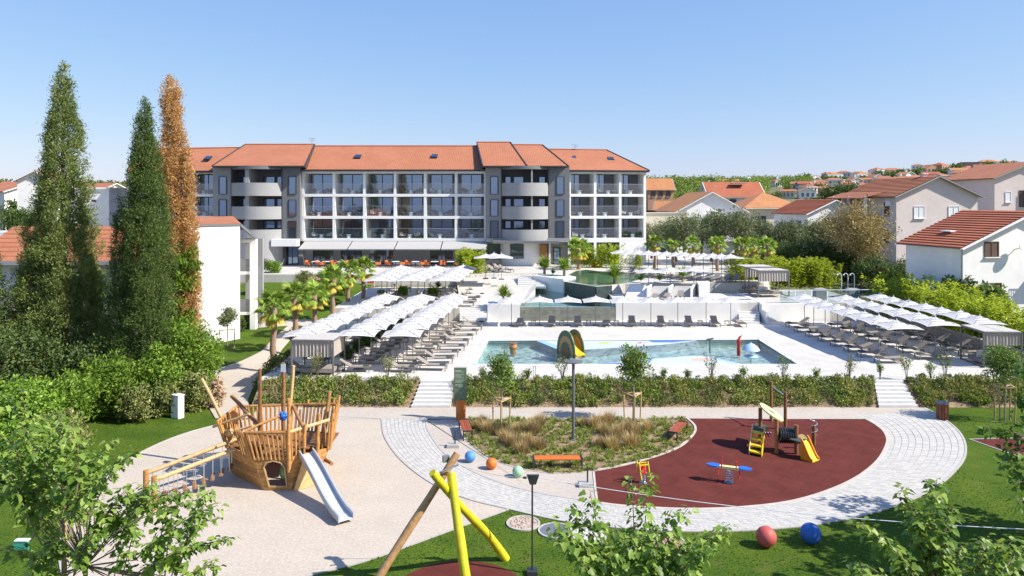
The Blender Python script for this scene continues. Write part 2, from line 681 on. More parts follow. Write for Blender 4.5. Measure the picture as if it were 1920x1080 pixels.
# leaves
def np_mesh(name, V, faces, mat_, smooth_=False):
    """V (n,3) array, faces: list of (m,k) int arrays"""
    me = bpy.data.meshes.new(name)
    me.vertices.add(len(V))
    me.vertices.foreach_set('co', np.asarray(V, np.float32).ravel())
    nl = sum(f.size for f in faces)
    npol = sum(len(f) for f in faces)
    me.loops.add(nl)
    me.polygons.add(npol)
    me.loops.foreach_set('vertex_index', np.concatenate([f.ravel() for f in faces]).astype(np.int32))
    tot = np.concatenate([np.full(len(f), f.shape[1], np.int32) for f in faces])
    me.polygons.foreach_set('loop_start', (np.cumsum(tot) - tot).astype(np.int32))
    me.update(calc_edges=True)
    me.validate()
    if smooth_:
        me.shade_smooth()
    if mat_:
        me.materials.append(mat_)
    return me

RHOMB = (np.array([(0, -0.1, 0), (0.5, 0.45, 0.10), (0, 1.0, -0.06), (-0.5, 0.45, 0.10)]), [np.array([[0, 1, 2, 3]])])
# lobed leaf: base, lobes, tip, folded along the midrib
_lv = [(0, 0, 0), (0.42, -0.06, 0.06), (0.52, 0.25, 0.10), (0.33, 0.40, 0.05), (0.36, 0.66, 0.06), (0, 1.08, -0.16),
       (-0.36, 0.66, 0.06), (-0.33, 0.40, 0.05), (-0.52, 0.25, 0.10), (-0.42, -0.06, 0.06), (0, 0.5, -0.02)]
LOBED = (np.array(_lv), [np.array([[0, 1, 2, 10], [10, 2, 3, 4], [0, 10, 8, 9], [10, 6, 7, 8]]), np.array([[10, 4, 5], [10, 5, 6]])])
BLADE = (np.array([(-0.5, 0, 0), (0.5, 0, 0), (0.0, 1.0, 0.0)]), [np.array([[0, 1, 2]])])

def norm(a):
    return a / np.maximum(np.linalg.norm(a, axis=-1, keepdims=True), 1e-9)

def scatter(tmpl, Pos, A, N, L, W):
    """instances of a template: y axis along A, z near N; L length, W width"""
    tv, tf = tmpl
    A = norm(A)
    S = norm(np.cross(A, N))
    N2 = np.cross(S, A)
    L = np.broadcast_to(np.asarray(L, float), (len(Pos),))
    W = np.broadcast_to(np.asarray(W, float), (len(Pos),))
    V = (Pos[:, None, :] + S[:, None, :] * (tv[None, :, 0, None] * W[:, None, None]) + A[:, None, :] * (tv[None, :, 1, None] * L[:, None, None])
         + N2[:, None, :] * (tv[None, :, 2, None] * L[:, None, None]))
    k = len(tv)
    off = (np.arange(len(Pos)) * k)[:, None, None]
    faces = [(f[None] + off).reshape(-1, f.shape[1]) for f in tf]
    return V.reshape(-1, 3), faces

def merge(parts):
    Vs, Fs, o = [], {}, 0
    for V, F in parts:
        Vs.append(V)
        for f in F:
            Fs.setdefault(f.shape[1], []).append(f + o)
        o += len(V)
    return np.concatenate(Vs), [np.concatenate(v) for v in Fs.values()]

def unit(rng, n):
    return norm(rng.normal(size=(n, 3)))

def clumps(rng, centers, radii, per, size, aspect=0.6, up=0.3, tmpl=RHOMB, squash=1.0, out=0.7):
    """leaves spread through balls round the centers"""
    C = np.repeat(np.asarray(centers, float), per, axis=0)
    Rr = np.repeat(np.asarray(radii, float), per)
    u = unit(rng, len(C))
    r = rng.random(len(C)) ** 0.45
    off = u * (r * Rr)[:, None]
    off[:, 2] *= squash
    A = norm(u * out + np.array([0, 0, up]) + rng.normal(size=u.shape) * 0.55)
    N = norm(u + rng.normal(size=u.shape) * 0.6 + np.array([0, 0, 0.5]))
    L = size * (0.7 + 0.6 * rng.random(len(C)))
    return scatter(tmpl, C + off, A, N, L, L * aspect)
# ---------------------------------------------------------------- terrain
def terr(x, y):
    a = x / max(y, 1.0)
    z = 0.0
    st = 46 + 12 * smooth(-20, -14, x)
    z += 3.3 * smooth(st, 94, y) if y > st else 0.0
    w = smooth(-0.12, 0.12, a)
    H = 3.0 * (1 - w) + w * (15.5 + 6.5 * smooth(0.38, 0.72, a))
    z += H * smooth(95, 330, y)
    z += (1 - w) * 34 * smooth(500, 1300, y) + w * 6 * smooth(400, 700, y)
    z += 2.0 * math.sin(x * 0.013 + 1) * smooth(600, 1000, y)
    if x > 36:
        z += 0.9 * smooth(36, 46, x) * smooth(40, 60, y) * (1 - smooth(60, 100, y))
    return z

def hit(px, py, dmin=60, dmax=1500):
    """where the ray through a pixel meets the terrain"""
    D = dmin
    while D < dmax:
        p = PD(px, py, D)
        if p.z <= terr(p.x, p.y):
            return p
        D *= 1.004
    return PD(px, py, dmax)

def axis(lo, hi, mids):
    return sorted(set([lo, hi] + mids))
xs = [-1500, -1100, -800, -600, -450, -350, -270, -200, -150, -120, -100, -85, -70, -60, -50, -44, -38, -33, -29, -26] + [-24 + k for k in range(0, 13)] + \
     [-10, -5, 0, 5, 10, 15, 20, 25, 30, 34, 36, 38, 40, 42, 44, 46, 50, 56, 64, 72, 82, 95, 110, 130, 150, 175, 200, 230, 270, 320, 380, 450, 550, 700, 900, 1200]
ys = [-30, 0, 15, 30, 40, 44, 46, 48, 50, 52, 54, 56, 58, 60, 62, 64, 66, 68, 70, 72, 75, 78, 82, 86, 90, 94, 98, 104, 112, 122, 134, 148, 164, 182, 200, 220, 240, 262, 285, 310, 340, 380, 430, 500, 600, 720, 850, 1000, 1200, 1400, 1700, 2200]
mb = MB()
for y in ys:
    for x in xs:
        mb.vert((x, y, terr(x, y) - 0.03))
nx = len(xs)
for j in range(len(ys) - 1):
    for i in range(nx - 1):
        mb.f.append((j * nx + i, j * nx + i + 1, (j + 1) * nx + i + 1, (j + 1) * nx + i))
struct(mb.build('ground', DRYGRD, None, True))

import bmesh
def drape(name, pts, mat_, off, follow=False, smooth_=False):
    """flat sheet over a polygon; follow=True lets it ride over the terrain"""
    bm = bmesh.new()
    vs_ = [bm.verts.new((p[0], p[1], off)) for p in pts]
    f = bm.faces.new(vs_)
    if f.normal.z < 0 or True:
        bm.normal_update()
        if f.normal.z < 0:
            f.normal_flip()
    if follow:
        y0 = min(p[1] for p in pts); y1 = max(p[1] for p in pts)
        x0 = min(p[0] for p in pts); x1 = max(p[0] for p in pts)
        for ax, lo, hi in ((1, y0, y1), (0, x0, x1)):
            k = math.ceil(lo) + 0.02
            while k < hi:
                co = [0, 0, 0]; no = [0, 0, 0]
                co[ax] = k; no[ax] = 1
                bmesh.ops.bisect_plane(bm, geom=bm.verts[:] + bm.edges[:] + bm.faces[:], plane_co=co, plane_no=no)
                k += 1.0
        for v in bm.verts:
            v.co.z = terr(v.co.x, v.co.y) + off
    bmesh.ops.triangulate(bm, faces=bm.faces[:])
    me = bpy.data.meshes.new(name)
    bm.to_mesh(me); bm.free()
    me.materials.append(mat_)
    o = link(name, me)
    return struct(o)

def px_poly(pts, z=0.0):
    return [P(x, y, z) for x, y in pts]

def edging(name, pts, w=0.10, h=0.05, z=0.0, mat_=None):
    """low kerb strip along a polyline"""
    mb = MB()
    n = len(pts)
    L, Rr = [], []
    for k in range(n):
        d = (pts[min(k + 1, n - 1)] - pts[max(k - 1, 0)])
        d.z = 0
        d.normalize()
        s = Vector((-d.y, d.x, 0)) * (w / 2)
        L.append(pts[k] + s); Rr.append(pts[k] - s)
    for k in range(n - 1):
        b = [Rr[k], Rr[k + 1], L[k + 1], L[k]]
        mb.hexa([(p.x, p.y, z - 0.05) for p in b], [(p.x, p.y, z + h) for p in b])
    o = mb.build(name, mat_ or BORDER)
    return struct(o)

# foreground and left lawns
drape('lawn', [(-26, -5), (34, -5), (34, 46), (26, 43.8), (16, 41.5), (-14, 41.5), (-17, 41.5), (-26, 41.5)], LAWN, 0.0)
drape('lawn', [(-32, 41.7), (-14.3, 41.7), (-14.6, 50), (-15.6, 60), (-16.2, 70), (-15.8, 84), (-30, 84), (-33, 60)], LAWN, 0.012, True)

# sandpit, paved arc, inner walk, garden bed, rubber area (levels 4 mm apart)
out_pts = [(716, 786), (722, 820), (752, 862), (806, 904), (872, 934), (955, 955), (1060, 978), (1180, 992), (1300, 997), (1420, 994), (1540, 982), (1650, 958), (1745, 920), (1798, 875), (1811, 843), (1800, 812), (1768, 784), (1735, 768)]
in_pts = [(800, 786), (802, 806), (828, 845), (872, 877), (936, 905), (1010, 925), (1090, 938), (1170, 949), (1290, 955), (1400, 951), (1500, 937), (1590, 905), (1643, 868), (1664, 832), (1660, 812), (1645, 798), (1625, 787), (1600, 780)]
outer = catmull(px_poly(out_pts), 8)
inner = catmull(px_poly(in_pts), 8)
sand_left = [(716, 786), (640, 782), (560, 783), (480, 786), (420, 794), (350, 812), (285, 838), (225, 872), (170, 915), (130, 965), (112, 1020), (118, 1080), (150, 1140), (260, 1160), (420, 1130), (560, 1085), (680, 1054), (790, 1015), (880, 982), (955, 955)]
sl = catmull(px_poly(sand_left), 6)
drape('sandpit', [p for p in outer[:41]] + sl[::-1][1:-1], SAND, 0.006)
edging('sandpit_edging', sl, 0.08, 0.03, 0.0)
# concrete walk across
drape('path', px_poly([(470, 786), (1780, 786), (1735, 764), (484, 764)]), CONC, 0.014)
# inner walk
bed_pts = [(876, 786), (868, 800), (876, 822), (905, 850), (945, 870), (1000, 884), (1060, 888), (1113, 884)]
bed_edge = catmull(px_poly(bed_pts), 6)
drape('inner_path', px_poly([(798, 788)]) + inner[1:57] + px_poly([(1119, 940), (1113, 884)]) + bed_edge[::-1][1:] , CONC, 0.010)
rub_in = catmull(px_poly([(1113, 884), (1170, 873), (1228, 857), (1275, 838), (1300, 815), (1303, 800), (1288, 785)]), 6)
rubber_poly = rub_in + px_poly([(1621, 785)]) + [p for p in inner[40:129]][::-1]
# keep the rubber between the garden and the paved arc
k0 = min(range(len(inner)), key=lambda k: (inner[k] - P(1119, 942)).length)
k1 = min(range(len(inner)), key=lambda k: (inner[k] - P(1624, 787)).length)
rubber_poly = rub_in + [inner[k] for k in range(k1, k0 - 1, -1)]
drape('rubber_play_surface', rubber_poly, RUBBER, 0.018)
edging('garden_edging', rub_in, 0.12, 0.06, 0.0, mat('pale_edge_stone', (0.48, 0.43, 0.38), 0.9))
edging('garden_edging', bed_edge, 0.08, 0.03, 0.0)
edging('rubber_edging', [P(1113, 884), P(1116, 915), P(1120, 944)], 0.09, 0.035, 0.0, mat('pale_edge_stone', (0.48, 0.43, 0.38), 0.9))
edging('paving_edging', inner[:k0 + 1], 0.09, 0.035, 0.0)
edging('paving_edging', inner[k0:k1 + 1], 0.16, 0.03, 0.0, mat('pale_edge_stone', (0.48, 0.43, 0.38), 0.9))
edging('paving_edging', outer, 0.10, 0.035, 0.0)
GARDEN_POLY = bed_edge + rub_in
drape('garden_bed', bed_edge + rub_in[1:], SOIL, 0.012)
# rubber patches under the swing and at the right edge
c0 = P(862, 1096)
swing_c = Vector((-1.62, 21.9, 0))
drape('rubber_patch', [swing_c + Vector((2.15 * math.cos(t), 2.15 * math.sin(t), 0)) for t in [2 * math.pi * k / 48 for k in range(48)]], RUBBER, 0.006)
drape('rubber_patch', px_poly([(1818, 824), (1880, 822), (2050, 824), (2080, 900), (1925, 862)]), RUBBER, 0.006)
edging('rubber_edging', px_poly([(1925, 862), (1818, 824), (1880, 822), (2050, 824)]), 0.08, 0.03)
# gravel path on the left, up past the palms
gp = [(404, 786), (380, 745), (384, 712), (410, 695), (455, 682), (490, 668), (512, 650), (548, 628), (556, 640), (530, 662), (505, 690), (478, 720), (465, 750), (470, 786)]
drape('path', [P(*p) for p in gp], SAND, 0.05, True)
drape('path', [P(x, y, 0.9) for x, y in [(400, 612), (560, 606), (640, 602), (640, 608), (560, 613), (400, 620)]], CONC, 0.05, True)

# paving blocks of the arc: laid between the two curves
no, ni = 270, 270
NR = 11
so, si_ = resample(outer, no), resample(inner, ni)
rng = random.Random(4)
blocks = []
pav = mat('pale_paver', (0.56, 0.56, 0.55), 0.85, 0.10, 3.0, 0.1, 30)
pavs = [mat('pale_paver_%s' % k, c, 0.85, 0.07, 6.0, 0.1, 40) for k, c in (('cool', (0.455, 0.44, 0.415)), ('warm', (0.485, 0.46, 0.42)), ('grey', (0.415, 0.40, 0.375)))]
paving = drape('paving', [p for p in outer] + [p for p in inner[::-1]], mat('paving_joint_sand', (0.34, 0.325, 0.305), 0.95, 0.1, 10), 0.004)
for r in range(NR):
    for k in range(no - 1):
        sh = 0.5 if r % 2 else 0.0
        def at(s, t):
            s = min(max(s, 0), no - 1.001)
            i = int(s); f = s - i
            o_ = so[i].lerp(so[i + 1], f); n_ = si_[i].lerp(si_[i + 1], f)
            return o_.lerp(n_, t)
        if k + sh + 1 > no - 1:
            continue
        g = 0.02
        q = [at(k + sh + g, (r + g * 1.6) / NR), at(k + sh + g, (r + 1 - g * 1.6) / NR), at(k + 1 + sh - g, (r + 1 - g * 1.6) / NR), at(k + 1 + sh - g, (r + g * 1.6) / NR)]
        blocks.append(q)
blocks.sort(key=lambda q: q[0].y)
rest = [MB(), MB(), MB()]
for i, q in enumerate(blocks):
    zt = 0.016 + rng.random() * 0.006
    m_ = rng.randrange(3)
    bq = [(p.x, p.y, 0.0) for p in q]; tq = [(p.x, p.y, zt) for p in q]
    a = sum(bq[k - 1][0] * bq[k][1] - bq[k][0] * bq[k - 1][1] for k in range(4))
    if a < 0:
        bq.reverse(); tq.reverse()
    if i < 300:
        mb = MB(); mb.hexa(bq, tq)
        mb.build('paver', pavs[m_], paving)
    else:
        rest[m_].hexa(bq, tq)
for k in range(3):
    o = rest[k].build('pavers', pavs[k], paving)
    o['kind'] = 'stuff'

# ---------------------------------------------------------------- pool terraces
Z1, ZL2, Z2, Z3 = 1.2, 2.35, 2.82, 3.7
YF = P(0, 712, Z1).y                       # front edge of the pool deck
YB = 65.2                                  # foot of the upper terrace wall
def tilted(name, rect_px, z0, z1, m):
    mb = MB(); mb.prism([(p.x, p.y) for p in rect_px], z0, z1)
    return struct(mb.build(name, m))
pool = [P(887, 684, Z1), P(1501, 684, Z1), P(1424, 636, Z1), P(913, 638, Z1)]
dk = [Vector((-15.4, YF, Z1)), Vector((34.2, YF, Z1)), Vector((34.2, YB, Z1)), Vector((-15.9, YB, Z1))]
mb = MB()
for a, b in ((0, 1), (1, 2), (2, 3), (3, 0)):
    mb.poly([dk[a], dk[b], pool[b], pool[a]])
for a, b in ((0, 1), (1, 2), (2, 3), (3, 0)):
    lo = lambda v: Vector((v.x, v.y, -0.2))
    mb.poly([lo(dk[a]), lo(dk[b]), dk[b], dk[a]])
deck = struct(mb.build('pool_deck', DECK))
mb = MB()
ZB = 0.55
for a, b in ((0, 1), (1, 2), (2, 3), (3, 0)):
    mb.poly([Vector((pool[b].x, pool[b].y, ZB)), Vector((pool[a].x, pool[a].y, ZB)), pool[a] - Vector((0, 0, .004)), pool[b] - Vector((0, 0, .004))])
mb.poly([Vector((p.x, p.y, ZB)) for p in pool])
TILE = mat('pool_tiles', (0.66, 0.80, 0.78), 0.5, 0.16, 1.4, big=(0.5, 0.14))
struct(mb.build('pool_basin', TILE))
mb = MB()
cpool = sum((Vector((p.x, p.y, 0)) for p in pool), Vector()) / 4
for a, b in ((0, 1), (1, 2), (2, 3), (3, 0)):
    q, r_ = pool[a].lerp(cpool, .0015), pool[b].lerp(cpool, .0015)
    mb.poly([Vector((r_.x, r_.y, Z1 - .32)), Vector((q.x, q.y, Z1 - .32)), Vector((q.x, q.y, Z1 - .03)), Vector((r_.x, r_.y, Z1 - .03))])
struct(mb.build('waterline_tiles', mat('waterline_tile', (0.30, 0.46, 0.48), 0.4, 0.2, 3)))
mb = MB(); mb.poly([Vector((p.x, p.y, Z1 - 0.07)) for p in pool])
struct(mb.build('pool_water', watermat('pool_water', (0.86, 0.955, 0.955))))
# pool rim, a slightly raised pale kerb
mb = MB()
for a, b in ((0, 1), (1, 2), (2, 3), (3, 0)):
    mb.bar(pool[a] + Vector((0, 0, 0.0)), pool[b] + Vector((0, 0, 0.0)), 0.3, 0.05)
struct(mb.build('pool_coping', mat('pool_coping_stone', (0.66, 0.655, 0.64), 0.6, 0.05, 2)))
# shallow splash pads with coloured mosaic
pads = [([(1004, 637.6), (1312, 637.6), (1240, 646), (1100, 655), (1052, 658)], 'far'), ([(1096, 685.2), (1160, 678), (1300, 667), (1330, 668), (1400, 685.2)], 'near')]
padm = mat('white_mosaic', (0.50, 0.56, 0.64), 0.5, 0.05, 4)
blue = mat('blue_mosaic', (0.06, 0.17, 0.52), 0.5, 0.1, 4)
lblue = mat('light_blue_mosaic', (0.30, 0.48, 0.75), 0.5, 0.1, 4)
pinkm = mat('pink_mosaic', (0.62, 0.42, 0.34), 0.5, 0.06, 4)
lime = mat('lime_mosaic', (0.42, 0.55, 0.12), 0.5, 0.06, 4)
for pts, nm in pads:
    mb = MB(); mb.prism([P(x, y, Z1 - 0.05) for x, y in pts], ZB, Z1 - 0.05)
    pad = struct(mb.build('splash_pad', padm))
    def patch(name, pp, m, up=0.004):
        mb = MB(); mb.prism([P(x, y, Z1 - 0.05) for x, y in pp], Z1 - 0.06, Z1 - 0.05 + up)
        mb.build(name, m, pad)
    if nm == 'far':
        patch('mosaic_patch', [(1004, 637.8), (1300, 637.8), (1296, 639), (1010, 639)], blue)
        patch('mosaic_patch', [(1216, 639.2), (1290, 639.2), (1262, 642), (1224, 642)], blue)
        patch('mosaic_patch', [(1006, 639.4), (1020, 639.4), (1062, 654), (1050, 656)], lblue)
        patch('mosaic_patch', [(1120, 641.5), (1140, 640.5), (1150, 642), (1135, 644.5), (1122, 644)], lime)
        patch('mosaic_patch', [(1170, 640.5), (1184, 640.5), (1186, 642.5), (1172, 643)], lime)
        patch('mosaic_patch', [(1195, 641), (1212, 640.6), (1216, 643.4), (1190, 645)], pinkm)
    else:
        patch('mosaic_patch', [(1098, 685), (1398, 685), (1394, 683.2), (1106, 683.2)], blue)
        patch('mosaic_patch', [(1112, 683), (1160, 683), (1158, 679.4)], blue)
        patch('mosaic_patch', [(1380, 682.8), (1394, 682.8), (1336, 669.5), (1328, 669)], lblue)
        patch('mosaic_patch', [(1296, 672), (1330, 671), (1340, 675), (1322, 678), (1298, 677)], pinkm)
        patch('mosaic_patch', [(1200, 676.5), (1222, 675), (1226, 677), (1204, 679)], lblue)

# bank in front of the deck (sloped soil) with steps cut through
def bank(x0, x1, x0b, x1b):
    mb = MB()
    a, b = P(x0, 764), P(x1, 764)
    c, d = P(x1b, 712, Z1), P(x0b, 712, Z1)
    mb.poly([a, b, c - Vector((0, .02, .03)), d - Vector((0, .02, .03))])
    for q, r_ in ((a, d), (b, c)):
        mb.poly([q, r_, Vector((r_.x, r_.y, -0.1)), Vector((q.x, q.y, -0.1))])
    return struct(mb.build('bank', SOIL))
bank(470, 770, 490, 790)
bank(846, 1648, 852, 1638)
bank(1722, 2000, 1690, 1930)
def stairs(name, bl, br, tl, tr, n, label, m=None):
    """n risers between two level edges (points with z)"""
    t = thing(name, label, 'stairs', (bl + br) / 2, worldspace=True)
    for k in range(n):
        f0, f1 = k / n, 1.0
        a, b = bl.lerp(tl, f0), br.lerp(tr, f0)
        c, d = bl.lerp(tl, (k + 1) / n), br.lerp(tr, (k + 1) / n)
        z1 = bl.z + (tl.z - bl.z) * (k + 1) / n
        mb = MB()
        mb.hexa([(a.x, a.y, bl.z - 0.1), (b.x, b.y, bl.z - 0.1), (d.x, d.y, bl.z - 0.1), (c.x, c.y, bl.z - 0.1)],
                [(a.x, a.y - 0.02, z1), (b.x, b.y - 0.02, z1), (d.x, d.y - 0.004, z1), (c.x, c.y - 0.004, z1)])
        mb.build('step', m or STEP, t)
    return t
STEP = mat('step_stone', (0.66, 0.65, 0.63), 0.8, 0.06, 3, big=(0.6, 0.06))
stairs('garden_stairs', P(771, 765), P(845, 765), P(791, 712, Z1), P(852, 712, Z1), 7, 'pale stone steps up to the pool deck beside the green board')
stairs('garden_stairs', P(1648, 765), P(1721, 765), P(1638, 712, Z1), P(1690, 712, Z1), 7, 'pale stone steps behind the paved arc, near the litter bin')
stairs('terrace_stairs', Vector((PX(862, YB - 1.7), YB - 1.7, Z1)), Vector((PX(913, YB - 1.7), YB - 1.7, Z1)), Vector((PX(862, YB + 1.2), YB + 1.2, ZL2)), Vector((PX(913, YB + 1.2), YB + 1.2, ZL2)), 8,
       'white terrace steps beside the loungers at the end of the pool')
stairs('terrace_stairs', Vector((PX(1386, YB - 1.6), YB - 1.6, Z1)), Vector((PX(1424, YB - 1.6), YB - 1.6, Z1)), Vector((PX(1384, YB + 2.6), YB + 2.6, Z2)), Vector((PX(1424, YB + 2.6), YB + 2.6, Z2)), 10,
       'white terrace steps right of the long wall, next to the striped parasols')

def prism_struct(name, pts, z0, z1, m=WHITE):
    mb = MB(); mb.prism(pts, z0, z1)
    return struct(mb.build(name, m))
X = lambda px, D=YB: PX(px, D)
# left upper deck, central plaza slope, right terrace
prism_struct('upper_deck', [(-16.2, YB + 0.05), (X(862), YB + 0.05), (X(862), YB + 1.25), (X(862, 66), 82), (-16.2, 82)], -0.2, ZL2, DECK)
mb = MB()
pl = [Vector((X(862), YB + 1.26, ZL2)), Vector((X(975), YB + 1.26, ZL2)), Vector((2.4, 74, 3.0)), Vector((3.6, 88, Z3 + .005)), Vector((-7, 88, Z3 + .005))]
mb.poly(pl)
mb.poly([pl[0], Vector((pl[0].x, pl[0].y, 1)), Vector((pl[1].x, pl[1].y, 1)), pl[1]])
mb.poly([pl[1], Vector((pl[1].x, pl[1].y, 1)), Vector((pl[2].x, pl[2].y, 1)), pl[2]])
struct(mb.build('plaza', DECK))
# planter wall left of the pool
prism_struct('planter_wall', [(X(914), YB - 0.02), (X(975), YB - 0.02), (X(975), YB + 1.9), (X(914), YB + 1.9)], Z1 - 0.1, 2.72)
# infinity pool with stone-faced front
stone = stonecourse('pool_stone', (0.20, 0.215, 0.18), (0.27, 0.275, 0.23))
stoned = stonecourse('dark_pool_stone', (0.035, 0.055, 0.055), (0.055, 0.075, 0.072))
ZP2 = 2.45
prism_struct('pool_front_wall', [(X(975.5), YB + 0.01), (X(1154.5), YB + 0.01), (X(1154.5), YB + 0.3), (X(975.5), YB + 0.3)], Z1 - 0.1, ZP2 - 0.02, stone)
p2 = [Vector((X(976), YB + .3, 0)), Vector((X(1154), YB + .3, 0)), P(1146, 564, ZP2), P(1100, 556, ZP2), P(1054, 545, ZP2), P(1004, 538, ZP2), P(985, 548, ZP2)]
mb = MB(); mb.poly([Vector((p.x, p.y, ZP2)) for p in p2]); struct(mb.build('infinity_pool_water', watermat('deep_pool_water', (0.76, 0.93, 0.93))))
mb = MB(); mb.poly([Vector((p.x, p.y, ZP2 - 0.75)) for p in p2])
for k in range(len(p2)):
    a, b = p2[k - 1], p2[k]
    mb.poly([Vector((a.x, a.y, ZP2 - .75)), Vector((b.x, b.y, ZP2 - .75)), Vector((b.x, b.y, ZP2 - .01)), Vector((a.x, a.y, ZP2 - .01))])
struct(mb.build('infinity_pool_basin', mat('pool_tiles_deep', (0.54, 0.73, 0.72), 0.5, 0.12, 1.0)))
# front wall and terrace right of it
prism_struct('terrace_wall', [(X(1155), YB), (X(1385), YB), (X(1385), YB + .35), (X(1155), YB + .35)], Z1 - .1, Z2 + 0.06)
prism_struct('middle_terrace', [(X(1155), YB + .36), (X(1424), YB + .36), (X(1424), 72.0), (X(1160), 72.0)], Z1, Z2, DECK)
prism_struct('terrace_wall', [(X(1426), YB - .4), (X(1560), YB + .4), (X(1560), YB + .8), (X(1426), YB + .0)], Z1 - .1, 2.75)
prism_struct('terrace_wall', [(X(1424.5), YB - 1.6), (X(1429), YB - 1.6), (X(1432), YB - .41), (X(1426), YB - .41)], Z1 - .1, 2.3)
prism_struct('terrace_wall', [(X(1426), YB + .05), (X(1434), YB + .05), (X(1434), 72), (X(1424.5), 72)], Z1, Z2 + .03)
prism_struct('side_terrace', [(X(1435), YB + .85), (X(1640), YB + .85), (X(1640), 76), (X(1435), 76)], 0, 2.70, DECK)
# hotel terrace
T3 = [(-44, 82.05), (X(862, 66) + .02, 82.05), (3.62, 84), (4.4, 78), P(1060, 528, Z3).xy, P(1117, 537, Z3).xy, P(1146, 534.5, Z3).xy, P(1172, 532, Z3).xy, P(1312, 530, Z3).xy, P(1432, 530, Z3).xy, (29.5, 80), (31, 118), (-60, 118), (-60, 90)]
prism_struct('hotel_terrace', T3, 0, Z3, DECK)
# dark stone weir wall between the pools
wa, wb, wc = P(1060, 528, Z3), P(1117, 537, Z3), P(1146, 534.5, Z3)
mb = MB()
for a, b in ((wa, wb), (wb, wc)):
    d = (b - a).normalized(); nrm = Vector((d.y, -d.x, 0)) * 0.12
    mb.hexa([(a + nrm).xy.to_3d() + Vector((0, 0, 1.5)), (b + nrm).xy.to_3d() + Vector((0, 0, 1.5)), b.xy.to_3d() + Vector((0, 0, 1.5)), a.xy.to_3d() + Vector((0, 0, 1.5))],
            [(a + nrm).xy.to_3d() + Vector((0, 0, Z3 - .03)), (b + nrm).xy.to_3d() + Vector((0, 0, Z3 - .03)), b.xy.to_3d() + Vector((0, 0, Z3 - .03)), a.xy.to_3d() + Vector((0, 0, Z3 - .03))])
struct(mb.build('weir_wall', stoned))
p3 = [(1066, 527), (1117, 536), (1145, 533.5), (1172, 530.5), (1216, 520), (1196, 515.5), (1140, 510.5), (1100, 505.5), (1080, 508), (1060, 518)]
mb = MB(); mb.poly([P(x, y, Z3 + .012) for x, y in p3])
struct(mb.build('upper_pool_basin', mat('green_reflection_tiles', (0.22, 0.38, 0.28), 0.5, 0.2, 0.7, big=(0.4, 0.25))))  # green of mirrored plants is put into the basin colour
mb = MB(); mb.poly([P(x, y, Z3 + .03) for x, y in p3])
struct(mb.build('upper_pool_water', watermat('green_reflection_water', (0.75, 0.92, 0.84))))
# raised white planter left of the weir, and the small steps along it
mb = MB()
mb.prism([P(999, 516, 3.9).xy, P(1057, 523.5, 3.9).xy, P(1080, 519, 3.9).xy, P(1030, 509, 3.9).xy], 1.5, 3.9)
struct(mb.build('planter_wall', WHITE))
stairs('plaza_stairs', Vector((0.6, 76.6, 2.9)), Vector((3.6, 76.2, 2.9)), Vector((0.7, 80.6, Z3)), Vector((3.4, 80.2, Z3)), 6, 'small white steps beside the raised planter at the top pool')
# leaning planter walls behind the middle terrace
for k, (xa, xb) in enumerate(((1172, 1212), (1216, 1252), (1256, 1294))):
    mb = MB()
    y0, y1 = 69.2, 71.6
    mb.hexa([(X(xa, y0), y0, Z2), (X(xb, y0), y0, Z2), (X(xb, y1), y1, Z2), (X(xa, y1), y1, Z2)],
            [(X(xa + 9, y1) , y1 - .35, Z3 + .1), (X(xb + 9, y1), y1 - .35, Z3 + .1), (X(xb + 9, y1), y1, Z3 + .1), (X(xa + 9, y1), y1, Z3 + .1)])
    struct(mb.build('sloped_wall', GREYL if k else WHITE))
    mb = MB()
    mb.prism([(X(xb + .6, y0 - .2), y0 - .2), (X(xb + 3.6, y0 - .2), y0 - .2), (X(xb + 12.6, y1), y1), (X(xb + 9.6, y1), y1)], Z2, Z3 + .14)
    struct(mb.build('planter_fin', WHITE))
prism_struct('terrace_wall', [(X(1306, 70), 69), (X(1322, 70), 69), (X(1330, 72), 72), (X(1306, 72), 72)], Z2, Z3 + .35)
# side wall along the right parasols and left edge of the upper deck
prism_struct('boundary_wall', [(33.9, 45.5), (34.3, 45.5), (34.0, 64), (33.6, 64)], 0, 2.05, mat('warm_grey_wall', (0.33, 0.31, 0.29), 0.9, 0.06, 1.5, 0.1, 25))
# ---------------------------------------------------------------- hotel
HY = 94.2
HX = lambda px, D=HY: (px - 960) * D / FPX
HZ = lambda py, D=HY: CAMH - (py - HOR) * D / FPX
hotel = thing('hotel', 'long grey and white four-storey hotel with terracotta roofs behind the pools', 'hotel', (HX(780), HY + 6, Z3), worldspace=True)
FLY = [HZ(447), HZ(405), HZ(363.5), HZ(320)]          # floor slabs, bottom up
CURT = mat('pale_curtain', (0.45, 0.46, 0.47), 0.9, 0.1, 6)

def frame_rect(mb, M, u0, u1, z0, z1, d, w=0.07, t=0.06):
    """window frame ring on a facade; M maps (u, d, z) to world"""
    for a, b in (((u0, z0), (u1, z0)), ((u0, z1), (u1, z1)), ((u0, z0), (u0, z1)), ((u1, z0), (u1, z1))):
        mb.bar(M(a[0], d, a[1]), M(b[0], d, b[1]), w, t, up=(0, 0, 1) if a[1] == b[1] else (0, 1, 0))

